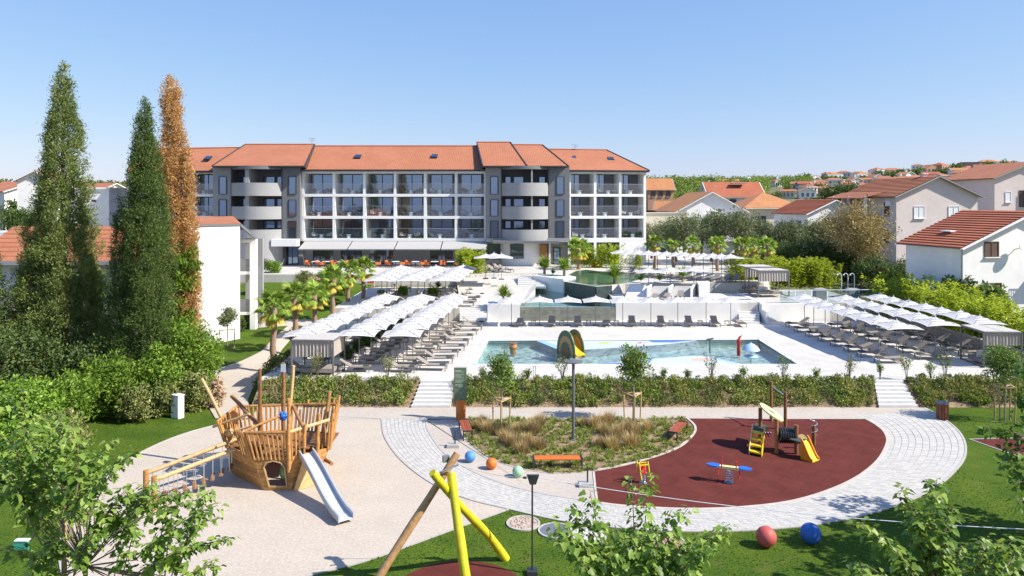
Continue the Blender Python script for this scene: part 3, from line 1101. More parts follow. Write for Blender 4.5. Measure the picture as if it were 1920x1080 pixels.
_rw = random.Random(7)
def window(parent, M, u0, u1, z0, z1, d, glass=GLASS, mull=0, name='window', fr=FRAME, w=0.07):
    mb = MB()
    frame_rect(mb, M, u0, u1, z0, z1, d, w)
    for k in range(mull):
        u = u0 + (u1 - u0) * (k + 1) / (mull + 1)
        mb.bar(M(u, d, z0), M(u, d, z1), w * 1.1, 0.05, up=(0, 1, 0))
    o = mb.build(name, fr, parent)
    n = mull + 1
    for k in range(n):
        a = u0 + (u1 - u0) * k / n; b = u0 + (u1 - u0) * (k + 1) / n
        mb = MB(); mb.poly([M(a, d - 0.015, z0), M(b, d - 0.015, z0), M(b, d - 0.015, z1), M(a, d - 0.015, z1)])
        mb.build('pane', GLASSC if glass is GLASS and _rw.random() < .12 else glass, o)
    return o

def wallbox(M, u0, u1, d0, d1, z0, z1, mb=None):
    mb = mb or MB()
    mb.hexa([M(u0, d1, z0), M(u1, d1, z0), M(u1, d0, z0), M(u0, d0, z0)], [M(u0, d1, z1), M(u1, d1, z1), M(u1, d0, z1), M(u0, d0, z1)])
    return mb

def facade(x0, y0, ang):
    c, s = math.cos(ang), math.sin(ang)
    def M(u, d, z):                      # d > 0 is towards the viewer
        return Vector((x0 + u * c + d * s, y0 + u * s - d * c, z))
    return M

def solve_u(px, x0, y0, ang):
    t = (px - 960) / FPX
    c, s = math.cos(ang), math.sin(ang)
    return (t * y0 - x0) / (c - t * s)

def loggias(M, us, levels, depth, where, glassrow, side='both'):  # glassrow: darker glass in lower rows stands in for reflected trees
    fin = []
    for k, u in enumerate(us):
        mb = wallbox(M, u - 0.17, u + 0.17, -depth, 0, levels[0] - 0.35, levels[-1] + 0.1)
        mb.build('fin_wall', WHITE, hotel)
    for j, z in enumerate(levels):
        mb = wallbox(M, us[0] + .02, us[-1] - .02, -depth - .02, 0.03, z - 0.36, z)
        mb.build('slab', WHITE, hotel)
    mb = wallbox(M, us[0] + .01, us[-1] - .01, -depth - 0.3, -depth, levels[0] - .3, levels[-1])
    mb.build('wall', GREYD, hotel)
    nb = len(us) - 1
    for j in range(len(levels) - 1):
        z0, z1 = levels[j], levels[j + 1] - 0.36
        for k in range(nb):
            a, b = us[k] + 0.17, us[k + 1] - 0.17
            w = b - a
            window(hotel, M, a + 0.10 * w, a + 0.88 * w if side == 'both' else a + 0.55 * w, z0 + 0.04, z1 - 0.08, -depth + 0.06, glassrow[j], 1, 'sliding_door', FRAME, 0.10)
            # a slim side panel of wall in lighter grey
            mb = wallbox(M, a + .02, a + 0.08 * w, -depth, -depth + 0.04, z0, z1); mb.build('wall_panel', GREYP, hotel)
            # glass balustrade with a thin rail
            mb = MB(); mb.poly([M(a, 0.0, z0 + .02), M(b, 0.0, z0 + .02), M(b, 0.0, z0 + 1.3), M(a, 0.0, z0 + 1.3)])
            bal = mb.build('balustrade', CLEAR, hotel)
            mb = MB(); mb.bar(M(a, 0.0, z0 + 1.31), M(b, 0.0, z0 + 1.31), 0.05, 0.035); mb.build('handrail', STEEL, bal)
            spot(M, a, b, z0, depth, '%s, %s bay from the left' % (where[j], ORD[k]), (j * 7 + k))

# balcony furniture (small white round table, two low chairs)
tbl = MB(); tbl.lathe([(0.25, 0.0), (0.27, 0.03), (0.22, 0.3), (0.24, 0.42), (0.40, 0.44), (0.40, 0.47)], 12)
tbl_m = tbl.mesh('small_table', mat('white_lacquer', (0.75, 0.74, 0.72), 0.4, 0.03), True)
chm = mat('dark_wicker', (0.12, 0.115, 0.11), 0.8, 0.2, 20)
def chair_mesh(mseat):
    a = MB(); a.box((0, 0, 0.4), (0.6, 0.58, 0.1))
    b = MB(); b.box((0, 0.3, 0.62), (0.6, 0.07, 0.5)); b.box((-.29, 0.02, .55), (.05, .55, .22)); b.box((.29, 0.02, .55), (.05, .55, .22))
    l_ = MB(); l_.box((0, 0, 0.175), (0.05, 0.05, 0.35))
    return a.mesh('seat', mseat), b.mesh('backrest', mseat), l_.mesh('leg', FRAME)
CH = chair_mesh(chm)
CHW = chair_mesh(mat('pale_cushion', (0.55, 0.53, 0.5), 0.9, 0.06, 8))
def chair(name, label, cat, loc, rz, meshes, group, sc=1.0):
    t = thing(name, label, cat, loc, rz, group)
    t.scale = (sc,) * 3
    link('seat', meshes[0], t); link('backrest', meshes[1], t)
    for sx in (-.25, .25):
        for sy in (-.24, .24):
            o = link('leg', meshes[2], t); o.location = (sx, sy, 0)
    return t
def spot(M, a, b, z0, depth, where, i):
    rr = random.Random(i)
    m = (a + b) / 2 + rr.uniform(-.3, .3)
    o = link('balcony_table', tbl_m); o.location = M(m, -0.8, z0)
    tag(o, 'small white table, ' + where, 'table', 'balcony tables')
    for s in (-1, 1):
        chair('balcony_chair', '%s low chair, %s' % ('left-hand' if s < 0 else 'right-hand', where), 'chair', M(m + s * 0.95, -0.95, z0), s * -0.9, CHW if i % 3 == 0 else CH, 'balcony chairs', 0.9)

M0 = facade(0, HY, 0.0)
usm = [HX(p) for p in (568, 626, 683, 740.5, 797, 855, 910)]
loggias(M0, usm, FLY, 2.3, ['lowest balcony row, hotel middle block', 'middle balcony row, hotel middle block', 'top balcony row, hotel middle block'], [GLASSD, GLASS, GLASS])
ANG = R(9)
M1 = facade(7.35, HY + .1, ANG)
usr = [solve_u(p, 7.35, HY + .1, ANG) for p in (1068, 1116, 1163, 1209)]
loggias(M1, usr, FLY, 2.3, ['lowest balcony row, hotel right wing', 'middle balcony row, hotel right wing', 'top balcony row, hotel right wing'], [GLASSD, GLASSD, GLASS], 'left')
ML = facade(HX(236), HY + .6, R(1.5))
usl = [0, 4.0, 8.0, 11.2]
loggias(ML, usl, FLY, 2.3, ['lowest balcony row, hotel left wing', 'middle balcony row, hotel left wing', 'top balcony row, hotel left wing'], [GLASSD, GLASS, GLASS])

# storey bodies behind the facades
for (xa, xb, ya, yb, zt) in ((HX(566), HX(911), HY + 2.62, HY + 15.5, FLY[-1]), (HX(407), HX(566), HY + 1.6, HY + 15.5, HZ(313)), (HX(911), 7.3, HY + 1.6, HY + 15.5, HZ(313)), (HX(236), HX(407), HY + 3.3, HY + 15.5, FLY[-1])):
    mb = MB(); mb.box(((xa + xb) / 2, (ya + yb) / 2, (Z3 + zt) / 2 - .5), (xb - xa - .02, yb - ya, zt - Z3 + 1)); mb.build('wall', GREYP, hotel)
mb = wallbox(M1, usr[0] + .02, usr[-1] + .1, -14, -2.62, Z3 - .5, FLY[-1]); mb.build('wall', WHITE, hotel)

def tower(xl, xr, rl, rr_, ground, wins, fin_at, fin_w):
    """grey tower: flush side walls with tall windows, recess with curved parapets"""
    X0, X1, A, B = HX(xl), HX(xr), HX(rl), HX(rr_)
    top = HZ(312)
    zb = Z3 - .3
    d0 = 0.8
    for a, b in ((X0, A), (B, X1)):
        mb = wallbox(M0, a, b, -1.6, d0, FLY[0] - 0.3 if ground == 'canopy' else (zb if a == X0 else FLY[0] - .3), top); mb.build('wall', GREYP if a == X0 else GREYD, hotel)
        c = (a + b) / 2 + (0.1 if a == X0 else 0.15)
        for zt, zb_ in ((332, 364), (375, 405), (414, 446)):
            window(hotel, M0, c - .48, c + .48, HZ(zb_), HZ(zt), d0 + .03, GLASS if zt < 400 else GLASSD, 0, 'window', FRAME, 0.13)  # bottom window darker, in place of reflected trees
    mb = wallbox(M0, A, B, -1.62, -1.2, zb, top); mb.build('wall', GREYD, hotel)
    # drain pipes in the corners
    for a in (A + .05, B - .05):
        mb = MB(); mb.tube([M0(a, d0 + .06, FLY[0]), M0(a, d0 + .06, top - .2)], 0.07, 8); mb.build('downpipe', FRAME, hotel)
    n = 24
    def arc(k, bulge=2.6, inset=0.0):
        t = k / n
        x = A + (B - A) * t
        return x, d0 + bulge * (1 - (2 * t - 1) ** 2) ** 0.8 * 0.72 - inset
    tops = [HZ(343.5), HZ(387), HZ(429.5)]
    bots = [HZ(367.5), HZ(410.5), HZ(452) if ground == 'canopy' else zb]
    for zt, zb_ in zip(tops, bots):
        mb = MB()
        for k in range(n):
            x0, y0 = arc(k); x1, y1 = arc(k + 1)
            i0, j0 = arc(k, 2.6, .22); i1, j1 = arc(k + 1, 2.6, .22)
            mb.poly([M0(x0, y0, zb_), M0(x1, y1, zb_), M0(x1, y1, zt), M0(x0, y0, zt)])
            mb.poly([M0(x0, y0, zt), M0(x1, y1, zt), M0(i1, j1, zt), M0(i0, j0, zt)])
            mb.poly([M0(i1, j1, zb_), M0(i0, j0, zb_), M0(i0, j0, zt), M0(i1, j1, zt)])
            mb.poly([M0(x1, y1, zb_), M0(x0, y0, zb_), M0(x0, -1.2, zb_), M0(x1, -1.2, zb_)])
        o = mb.build('curved_parapet', GREYL, hotel)
        o.data.shade_smooth(); o.data.set_sharp_from_angle(angle=R(35))
        mb = MB()
        for k in range(n):
            x0, y0 = arc(k, 2.6, .21); x1, y1 = arc(k + 1, 2.6, .21)
            z = zt - 1.2
            mb.poly([M0(x0, y0, z), M0(x1, y1, z), M0(x1, -1.2, z), M0(x0, -1.2, z)])
        mb.build('balcony_floor', GREYL, hotel)
    mb = MB()
    for k in range(n):
        x0, y0 = arc(k); x1, y1 = arc(k + 1)
        for z in (top - .05, top - .45):
            mb.poly([M0(x0, y0 - .1, z), M0(x1, y1 - .1, z), M0(x1, -1.2, z), M0(x0, -1.2, z)])
        mb.poly([M0(x0, y0 - .1, top - .45), M0(x1, y1 - .1, top - .45), M0(x1, y1 - .1, top - .05), M0(x0, y0 - .1, top - .05)])
    mb.build('curved_canopy', GREYD, hotel)
    mb = wallbox(M0, HX(fin_at), HX(fin_at + fin_w), -1.2, 2.2, HZ(429.5) - 1.2, top - .46); mb.build('fin_wall', GREYL, hotel)
    for zt, zb_ in ((331, 352), (373, 395), (415, 437)):
        for a, b in wins:
            window(hotel, M0, HX(a), HX(b), HZ(zb_), HZ(zt), -1.15, GLASS, 0, 'window', FRAME, 0.13)
tower(404, 566, 438, 533, 'ground', [(444, 460), (489, 510), (514, 528)], 471, 7)
tower(911, 1067, 940, 1028, 'canopy', [(947, 958), (963, 982), (1011, 1023)], 995, 3)

# roofs
def roofseg(eL, eR, rR, rL, back, mat_=ROOF, parent=None, hipR=False, gable=GREYP, tag_='roof'):
    """front slope eL eR rR rL, mirrored back slope, ends closed"""
    parent = parent or hotel
    eL, eR, rR, rL = (Vector(v) for v in (eL, eR, rR, rL))
    bL = Vector((eL.x + (rL.x - eL.x) * 2, 2 * rL.y - eL.y, eL.z)); bR = Vector((eR.x + (rR.x - eR.x) * (0 if hipR else 2), 2 * rR.y - eR.y, eR.z))
    mb = MB()
    def slope(a, b, c, d):
        w = (b - a).length; h = (d - a - (b - a) * ((d - a).dot(b - a) / w ** 2)).length
        ud = (d - a).dot(b - a) / w; uc = (c - a).dot(b - a) / w
        mb.poly([a, b, c, d], [(0, 0), (w, 0), (uc, h), (ud, h)])
    slope(eL, eR, rR, rL)
    slope(bR, bL, rL, rR)
    if hipR:
        w = (bR - eR).length
        mb.poly([eR, bR, rR], [(0, 0), (w, 0), (w / 2, w / 2)])
    o = mb.build(tag_, mat_, parent)
    dn = Vector((0, 0, -.2))
    mb = MB()
    mb.poly([eL + dn, bL + dn, bR + dn, eR + dn])
    if not hipR:
        mb.poly([eR + dn, bR + dn, bR, rR, eR])
    mb.poly([eL + dn, eL, rL, bL, bL + dn])
    for a, b in ((eL, eR), (bR, bL)) + (((eR, bR),) if hipR else ()):
        mb.poly([a + dn, b + dn, b, a])
    mb.build('fascia', FRAME if parent is hotel else gable, o)
    if parent is hotel:
        mb = MB(); mb.bar(eL + Vector((0, -.08, -.06)), eR + Vector((0, -.08, -.06)), .16, .16); mb.build('gutter', FRAME, o)
        mb = MB(); mb.tube([rL + Vector((0, 0, .02)), rR + Vector((0, 0, .02))], .12, 6); mb.build('ridge_cap', ROOF2, o)
        for e_, r_ in ((eL, rL),) + (((eR, rR),)):
            mb = MB(); mb.bar(e_ + Vector((0, 0, .03)), r_ + Vector((0, 0, .03)), .14, .12); mb.build('verge_flashing', FRAME, o)
    return o
def RZ(py, D): return CAMH - (py - HOR) * D / FPX
Dr = HY + 7.2
Y1, Y2 = HY - .6, HY - 1.9
roofM = roofseg((HX(566, Y1), Y1, RZ(318, Y1)), (HX(912, Y1), Y1, RZ(318, Y1)), (HX(905, Dr), Dr, RZ(274, Dr)), (HX(589, Dr), Dr, RZ(274, Dr)), 0)
roofseg((HX(398, Y2), Y2, RZ(311, Y2)), (HX(572, Y2), Y2, RZ(311, Y2)), (HX(590, Dr - .5), Dr - .5, RZ(271, Dr - .5)), (HX(460, Dr - .5), Dr - .5, RZ(271, Dr - .5)), 0)
roofL = roofseg((HX(234, Y1), Y1 + .5, RZ(320.5, Y1)), (HX(400, Y1), Y1, RZ(320, Y1)), (HX(450, Dr), Dr, RZ(277, Dr)), (HX(262, Dr), Dr, RZ(279.5, Dr)), 0)
roofseg((HX(905, Y2), Y2, RZ(311, Y2)), (HX(988, Y2), Y2, RZ(311, Y2)), (HX(957, Dr), Dr, RZ(267, Dr)), (HX(894, Dr), Dr, RZ(267, Dr)), 0)
roofseg((HX(988.2, Y2), Y2, RZ(311, Y2)), (HX(1066, Y2), Y2 + .3, RZ(311, Y2)), (HX(1017, Dr - .4), Dr - .4, RZ(272, Dr - .4)), (HX(958.2, Dr - .4), Dr - .4, RZ(271.5, Dr - .4)), 0)
e1 = M1(usr[0] - .9, .55, RZ(319, HY)); e2 = M1(usr[-1] + .45, .55, RZ(319, HY))
r1 = M1(usr[0] - 1.6, -7.0, 0); r2 = M1(usr[-1] - 3.2, -7.0, 0)
r1.z = r2.z = RZ(281.5, 102.5)
roofR = roofseg(e1, e2, r2, r1, 0, hipR=True)
# skylights lie on the slopes
for ro, ex, ry, (el, rdg) in ((roofM, 671, 296, (Y1, Dr)), (roofM, 814.5, 295.5, (Y1, Dr)), (roofL, 390, 299, (Y1, Dr)), (roofR, 1074, 298, (Y1 + 1, Dr + 1)), (roofR, 1145, 300.5, (Y1 + 1.8, Dr + 1.5))):
    ze = RZ(318.5, el); zr = RZ(275 if ro is not roofR else 281.5, rdg)
    best = None
    for k in range(60):
        t = k / 59
        D = el + (rdg - el) * t; z = ze + (zr - ze) * t
        py = HOR + (CAMH - z) * FPX / D
        if best is None or abs(py - ry) < best[0]:
            best = (abs(py - ry), D, z)
    D, z = best[1], best[2]
    sl_ = (zr - ze) / (rdg - el)
    mb = MB()
    c = Vector((HX(ex, D), D, z + .12))
    dy = Vector((0, 1, sl_)).normalized() * .55
    dx = Vector((.42, 0, 0))
    mb.hexa([c - dx - dy, c + dx - dy, c + dx + dy, c - dx + dy], [c - dx - dy + Vector((0, -.05, .16)), c + dx - dy + Vector((0, -.05, .16)), c + dx + dy + Vector((0, -.05, .16)), c - dx + dy + Vector((0, -.05, .16))])
    sk = mb.build('skylight', FRAME, ro)
    mb = MB(); k = Vector((0, -.055, .175)); mb.poly([c - dx * .8 - dy * .8 + k, c + dx * .8 - dy * .8 + k, c + dx * .8 + dy * .8 + k, c - dx * .8 + dy * .8 + k]); mb.build('skylight_pane', GLASS, hotel)
# aerials on the ridge
for px_, D, z in ((585, Dr, RZ(271, Dr)), (1078, Dr, RZ(283, Dr))):
    mb = MB(); x = HX(px_, D)
    mb.bar((x, D, z - .3), (x, D, z + .9), .05); mb.bar((x - .5, D, z + .85), (x + .5, D, z + .85), .04); mb.bar((x - .3, D, z + .6), (x + .4, D, z + .6), .04)
    mb.build('aerial', METAL, hotel)

# ground floor, middle block: beam, awnings, glazed openings
mb = wallbox(M0, HX(566), HX(911), -1.0, 0.02, HZ(452.5), FLY[0] - .361); mb.build('beam', WHITE, hotel)
wl_z = HZ(452)
openings = [(583, 622), (636, 676), (690, 735), (805, 848), (862, 903)]
edges = [566] + [v for ab in openings for v in ab] + [911]
for k in range(0, len(edges), 2):
    mb = wallbox(M0, HX(edges[k]), HX(edges[k + 1]), -1.3, -.9, Z3 - .2, wl_z - .01); mb.build('wall', GREYL, hotel)
for a, b in openings:
    window(hotel, M0, HX(a), HX(b), Z3 + .02, wl_z - .05, -1.15, GLASSD, 2, 'glazed_door', FRAME, .09)
    mb = wallbox(M0, HX(a), HX(b), -2.58, -2.3, Z3 - .2, wl_z); mb.build('wall', FRAME, hotel)
AWN = mat('pale_grey_awning', (0.40, 0.39, 0.385), 0.85, 0.04, 4)
for a, b in ((559, 650), (652, 738), (740, 825), (827, 912)):
    Ya, Yb = HY - .1, HY - 3.0
    xa, xb = HX(a, Yb), HX(b, Yb)
    mb = MB()
    ta, tb = HZ(452.6), HZ(467, Yb)
    mb.hexa([(xa, Yb, tb - .04), (xb, Yb, tb - .04), (xb, Ya, ta - .04), (xa, Ya, ta - .04)], [(xa, Yb, tb), (xb, Yb, tb), (xb, Ya, ta), (xa, Ya, ta)])
    aw = mb.build('awning', AWN, hotel)
    mb = MB(); mb.bar((xa, Yb, tb - .06), (xb, Yb, tb - .06), .1, .14); mb.build('front_bar', METAL, aw)
    for x in (xa + .4, xb - .4):
        mb = MB(); mb.bar((x, Ya, ta - .5), (x + .5, (Ya + Yb) / 2, (ta + tb) / 2 - .25), .07); mb.bar((x + .5, (Ya + Yb) / 2, (ta + tb) / 2 - .25), (x, Yb, tb - .08), .07); mb.build('folding_arm', METAL, aw)
# white porch left of the awnings
mb = wallbox(M0, HX(519), HX(566), 0.9, 2.2, HZ(460), HZ(447)); mb.build('porch_slab', WHITE, hotel)
window(hotel, M0, HX(535), HX(557), Z3 + .05, HZ(461), -.5, GLASS, 1, 'glazed_door', FRAME, .1)
mb = wallbox(M0, HX(520), HX(566), -1.2, -.55, Z3 - .2, HZ(460)); mb.build('wall', GREYP, hotel)
# right tower ground floor
mb = wallbox(M0, HX(912), HX(1067), -1.3, 1.2, HZ(453), HZ(446)); mb.build('canopy_slab', GREYL, hotel)
mb = wallbox(M0, HX(925), HX(1045), 1.21, 3.0, HZ(454), HZ(449.5)); mb.build('canopy_slab', GREYD, hotel)
mb = wallbox(M0, HX(911.5), HX(941), -1.9, -1.3, Z3 - .2, HZ(453)); mb.build('wall', GREYP, hotel)
window(hotel, M0, HX(915), HX(938), HZ(478), HZ(459), -1.25, GLASSD, 1)
mb = MB(); n = 20
xa, xb = HX(938), HX(1029)
cw = lambda t: (xa + (xb - xa) * t, -1.0 + 2.2 * (1 - (2 * t - 1) ** 2) ** .7)
for k in range(n):
    a, b = cw(k / n), cw((k + 1) / n)
    mb.poly([M0(a[0], a[1], Z3 - .2), M0(b[0], b[1], Z3 - .2), M0(b[0], b[1], HZ(453)), M0(a[0], a[1], HZ(453))])
o = mb.build('curved_wall', WHITE, hotel, True)
window(hotel, M0, HX(957), HX(981), HZ(483), HZ(457), 1.3, GLASSD, 1)
mb = wallbox(M0, HX(1012.5), HX(1024.5), 0.6, 1.12, HZ(481), HZ(456.5))
sh = mb.build('shutter', mat('orange_timber_shutter', (0.42, 0.20, 0.05), 0.6, 0.15, 8), hotel)
for k in range(9):
    z = HZ(480) + (HZ(457.5) - HZ(480)) * (k + .5) / 9
    mb = MB(); mb.box(M0(HX(1018.5), 1.14, z), (.74, .05, .11)); mb.build('slat', MATS['orange_timber_shutter'], sh)
mb = wallbox(M0, HX(1029), HX(1067), -1.9, -1.3, Z3 - .2, HZ(453)); mb.build('wall', GREYL, hotel)
window(hotel, M0, HX(1039), HX(1051), Z3 + .03, HZ(465), -1.25, GLASS, 0, 'door', FRAME, .16)
mb = wallbox(M0, HX(1028.5), HX(1032), -1.3, .7, Z3 - .2, HZ(453)); mb.build('wall', WHITE, hotel)
# right wing ground floor
zb = FLY[0] - .361
for a, b, z0, z1 in ((usr[0] - .18, usr[0] + .17, Z3 - .2, zb), (usr[1] - .17, usr[1] + .17, Z3 - .2, zb), (usr[2] - .1, usr[3] + .2, Z3 - .2, zb), (usr[0] + .18, usr[1] - .18, HZ(455), zb), (usr[1] + .18, usr[2] - .11, HZ(455), zb)):
    mb = wallbox(M1, a, b, -.4, .02, z0, z1); mb.build('wall', WHITE, hotel)
for a, b in ((usr[0] + .18, usr[1] - .18), (usr[1] + .18, usr[2] - .11)):
    window(hotel, M1, a, b, Z3 + .02, HZ(455.2), -.3, GLASSD, 1, 'glazed_door', FRAME, .1)
mb = wallbox(M1, usr[3] - .17, usr[3] + .2, -14, -2.6, Z3 - .2, FLY[-1] + .1); mb.build('wall', WHITE, hotel)
mb = wallbox(M1, usr[3] + .0, usr[3] + .2, -2.61, -.41, Z3 - .2, zb); mb.build('wall', WHITE, hotel)

# ---------------------------------------------------------------- low white building on the left
lb = thing('annex_building', 'low white annex with a plain bright end wall and terracotta roof behind the cypresses', 'building', (-24, 60, 0.5), worldspace=True)
LY = 58.0
A0 = Vector((PX(352, 56.6), 56.6, 0)); A1 = Vector((PX(450, 59.6), 59.6, 0))
ztop = CAMH - (421 - HOR) / FPX * 58.0
bk = Vector((-2.6, 5.5, 0))
mb = MB(); mb.prism([A0.xy, A1.xy, (A1 + bk).xy, (A0 + bk).xy], 0, ztop); mb.build('end_wall', WHITE, lb)
up = Vector((0, 0, ztop + .03))
rd = bk * .55 + Vector((0, 0, .55))
mb = MB()
a, b = A0 + up, A1 + up
c, d = A1 + up + rd + Vector((-.3, 0, 0)), A0 + up + rd
mb.poly([a, b, c, d], [(0, 0), (5, 0), (5, 3), (0, 3)])
e = PD(479, 445, 62.6)
mb.poly([b, e, c], [(3, 3), (3, 0), (0, 3)])
mb.poly([c, e, e + Vector((-1.6, 3.5, 0)), c + Vector((-1, 2, 0))], [(0, 3), (0, 0), (4, 0), (4, 3)])
mb.build('roof', ROOF, lb)
mb = MB(); mb.bar(a + Vector((0, -.05, -.09)), b + Vector((0, -.05, -.09)), .1, .16); mb.bar(b + Vector((.02, 0, -.11)), e + Vector((0.02, 0, -.11)), .14, .22); mb.build('roof_edge', GREYD, lb)
# loggia beside it, open to the front
gy = 62.4
gx0, gx1 = PX(446, gy), PX(479, gy)
zt = CAMH - (449 - HOR) / FPX * gy
mb = MB(); mb.prism([(gx0, gy + 1.8), (gx1, gy + 1.8), (gx1, gy + 2.1), (gx0, gy + 2.1)], 0, zt); mb.build('wall', GREYL, lb)
mb = MB(); mb.box((gx1 - .24, gy + .25, zt / 2), (.5, .5, zt)); mb.build('column', WHITE, lb)
mb = MB(); mb.box(((gx0 + gx1) / 2, gy + .26, zt - .14), (gx1 - gx0, .46, .3)); mb.build('beam', WHITE, lb)
for py in (512, 588):
    z = CAMH - (py - HOR) / FPX * gy
    mb = MB(); mb.box(((gx0 + gx1) / 2 - .22, gy + .95, z), (gx1 - gx0 - .5, 1.7, .25)); mb.build('slab', WHITE, lb)
    mb = MB(); mb.box(((gx0 + gx1) / 2 - .22, gy + .15, z + .68), (gx1 - gx0 - .55, .06, 1.1)); mb.build('balcony_panel', mat('grey_balcony_panel', (.16, .165, .17), .6, .1), lb)
# long roof running left behind the cypresses
SY = 54.0
sx0, sx1 = PX(-60, SY), PX(300, SY)
ze = CAMH - (490 - HOR) / FPX * SY
zr = CAMH - (424 - HOR) / FPX * (SY + 5)
mb = MB()
nst = 8
for k in range(nst):                                   # lapped tile courses
    t0, t1 = k / nst, (k + 1) / nst
    y0, y1 = SY + 5 * t0, SY + 5 * t1
    z0, z1 = ze + (zr - ze) * t0 + .07, ze + (zr - ze) * t1
    mb.poly([(sx0, y0, z0), (sx1, y0, z0), (sx1, y1, z1), (sx0, y1, z1)], [(0, t0 * 6), (20, t0 * 6), (20, t1 * 6), (0, t1 * 6)])
    mb.poly([(sx0, y0, z0 - .09), (sx1, y0, z0 - .09), (sx1, y0, z0), (sx0, y0, z0)])
mb.poly([(sx0, SY + 10, ze), (sx0, SY + 5, zr), (sx1, SY + 5, zr), (sx1, SY + 10, ze)], [(0, 0), (0, 6), (20, 6), (20, 0)])
mb.build('roof', ROOF, lb)
mb = MB(); mb.box(((sx0 + sx1) / 2, SY - .08, ze - .12), (sx1 - sx0, .2, .3)); mb.build('gutter', GREYL, lb)
mb = MB(); mb.box(((sx0 + sx1) / 2, SY + 5, (ze - .3) / 2), (sx1 - sx0 - .4, 8.6, ze - .3)); mb.build('wall', WHITE, lb)
MLb = facade(0, SY + .7, 0)
for pa, pb in ((26, 44), (228, 246)):
    window(lb, MLb, PX(pa, SY), PX(pb, SY), 3.6, 6.2, .05, GLASSD, 1)
mb = MB()
for k in range(26):
    x = PX(0, SY) + k * .14
    mb.bar((x, SY - .3, 2.9), (x, SY - .3, 4.1), .03)
mb.bar((PX(0, SY), SY - .3, 4.1), (PX(0, SY) + 3.6, SY - .3, 4.1), .05); mb.build('railing', FRAME, lb)

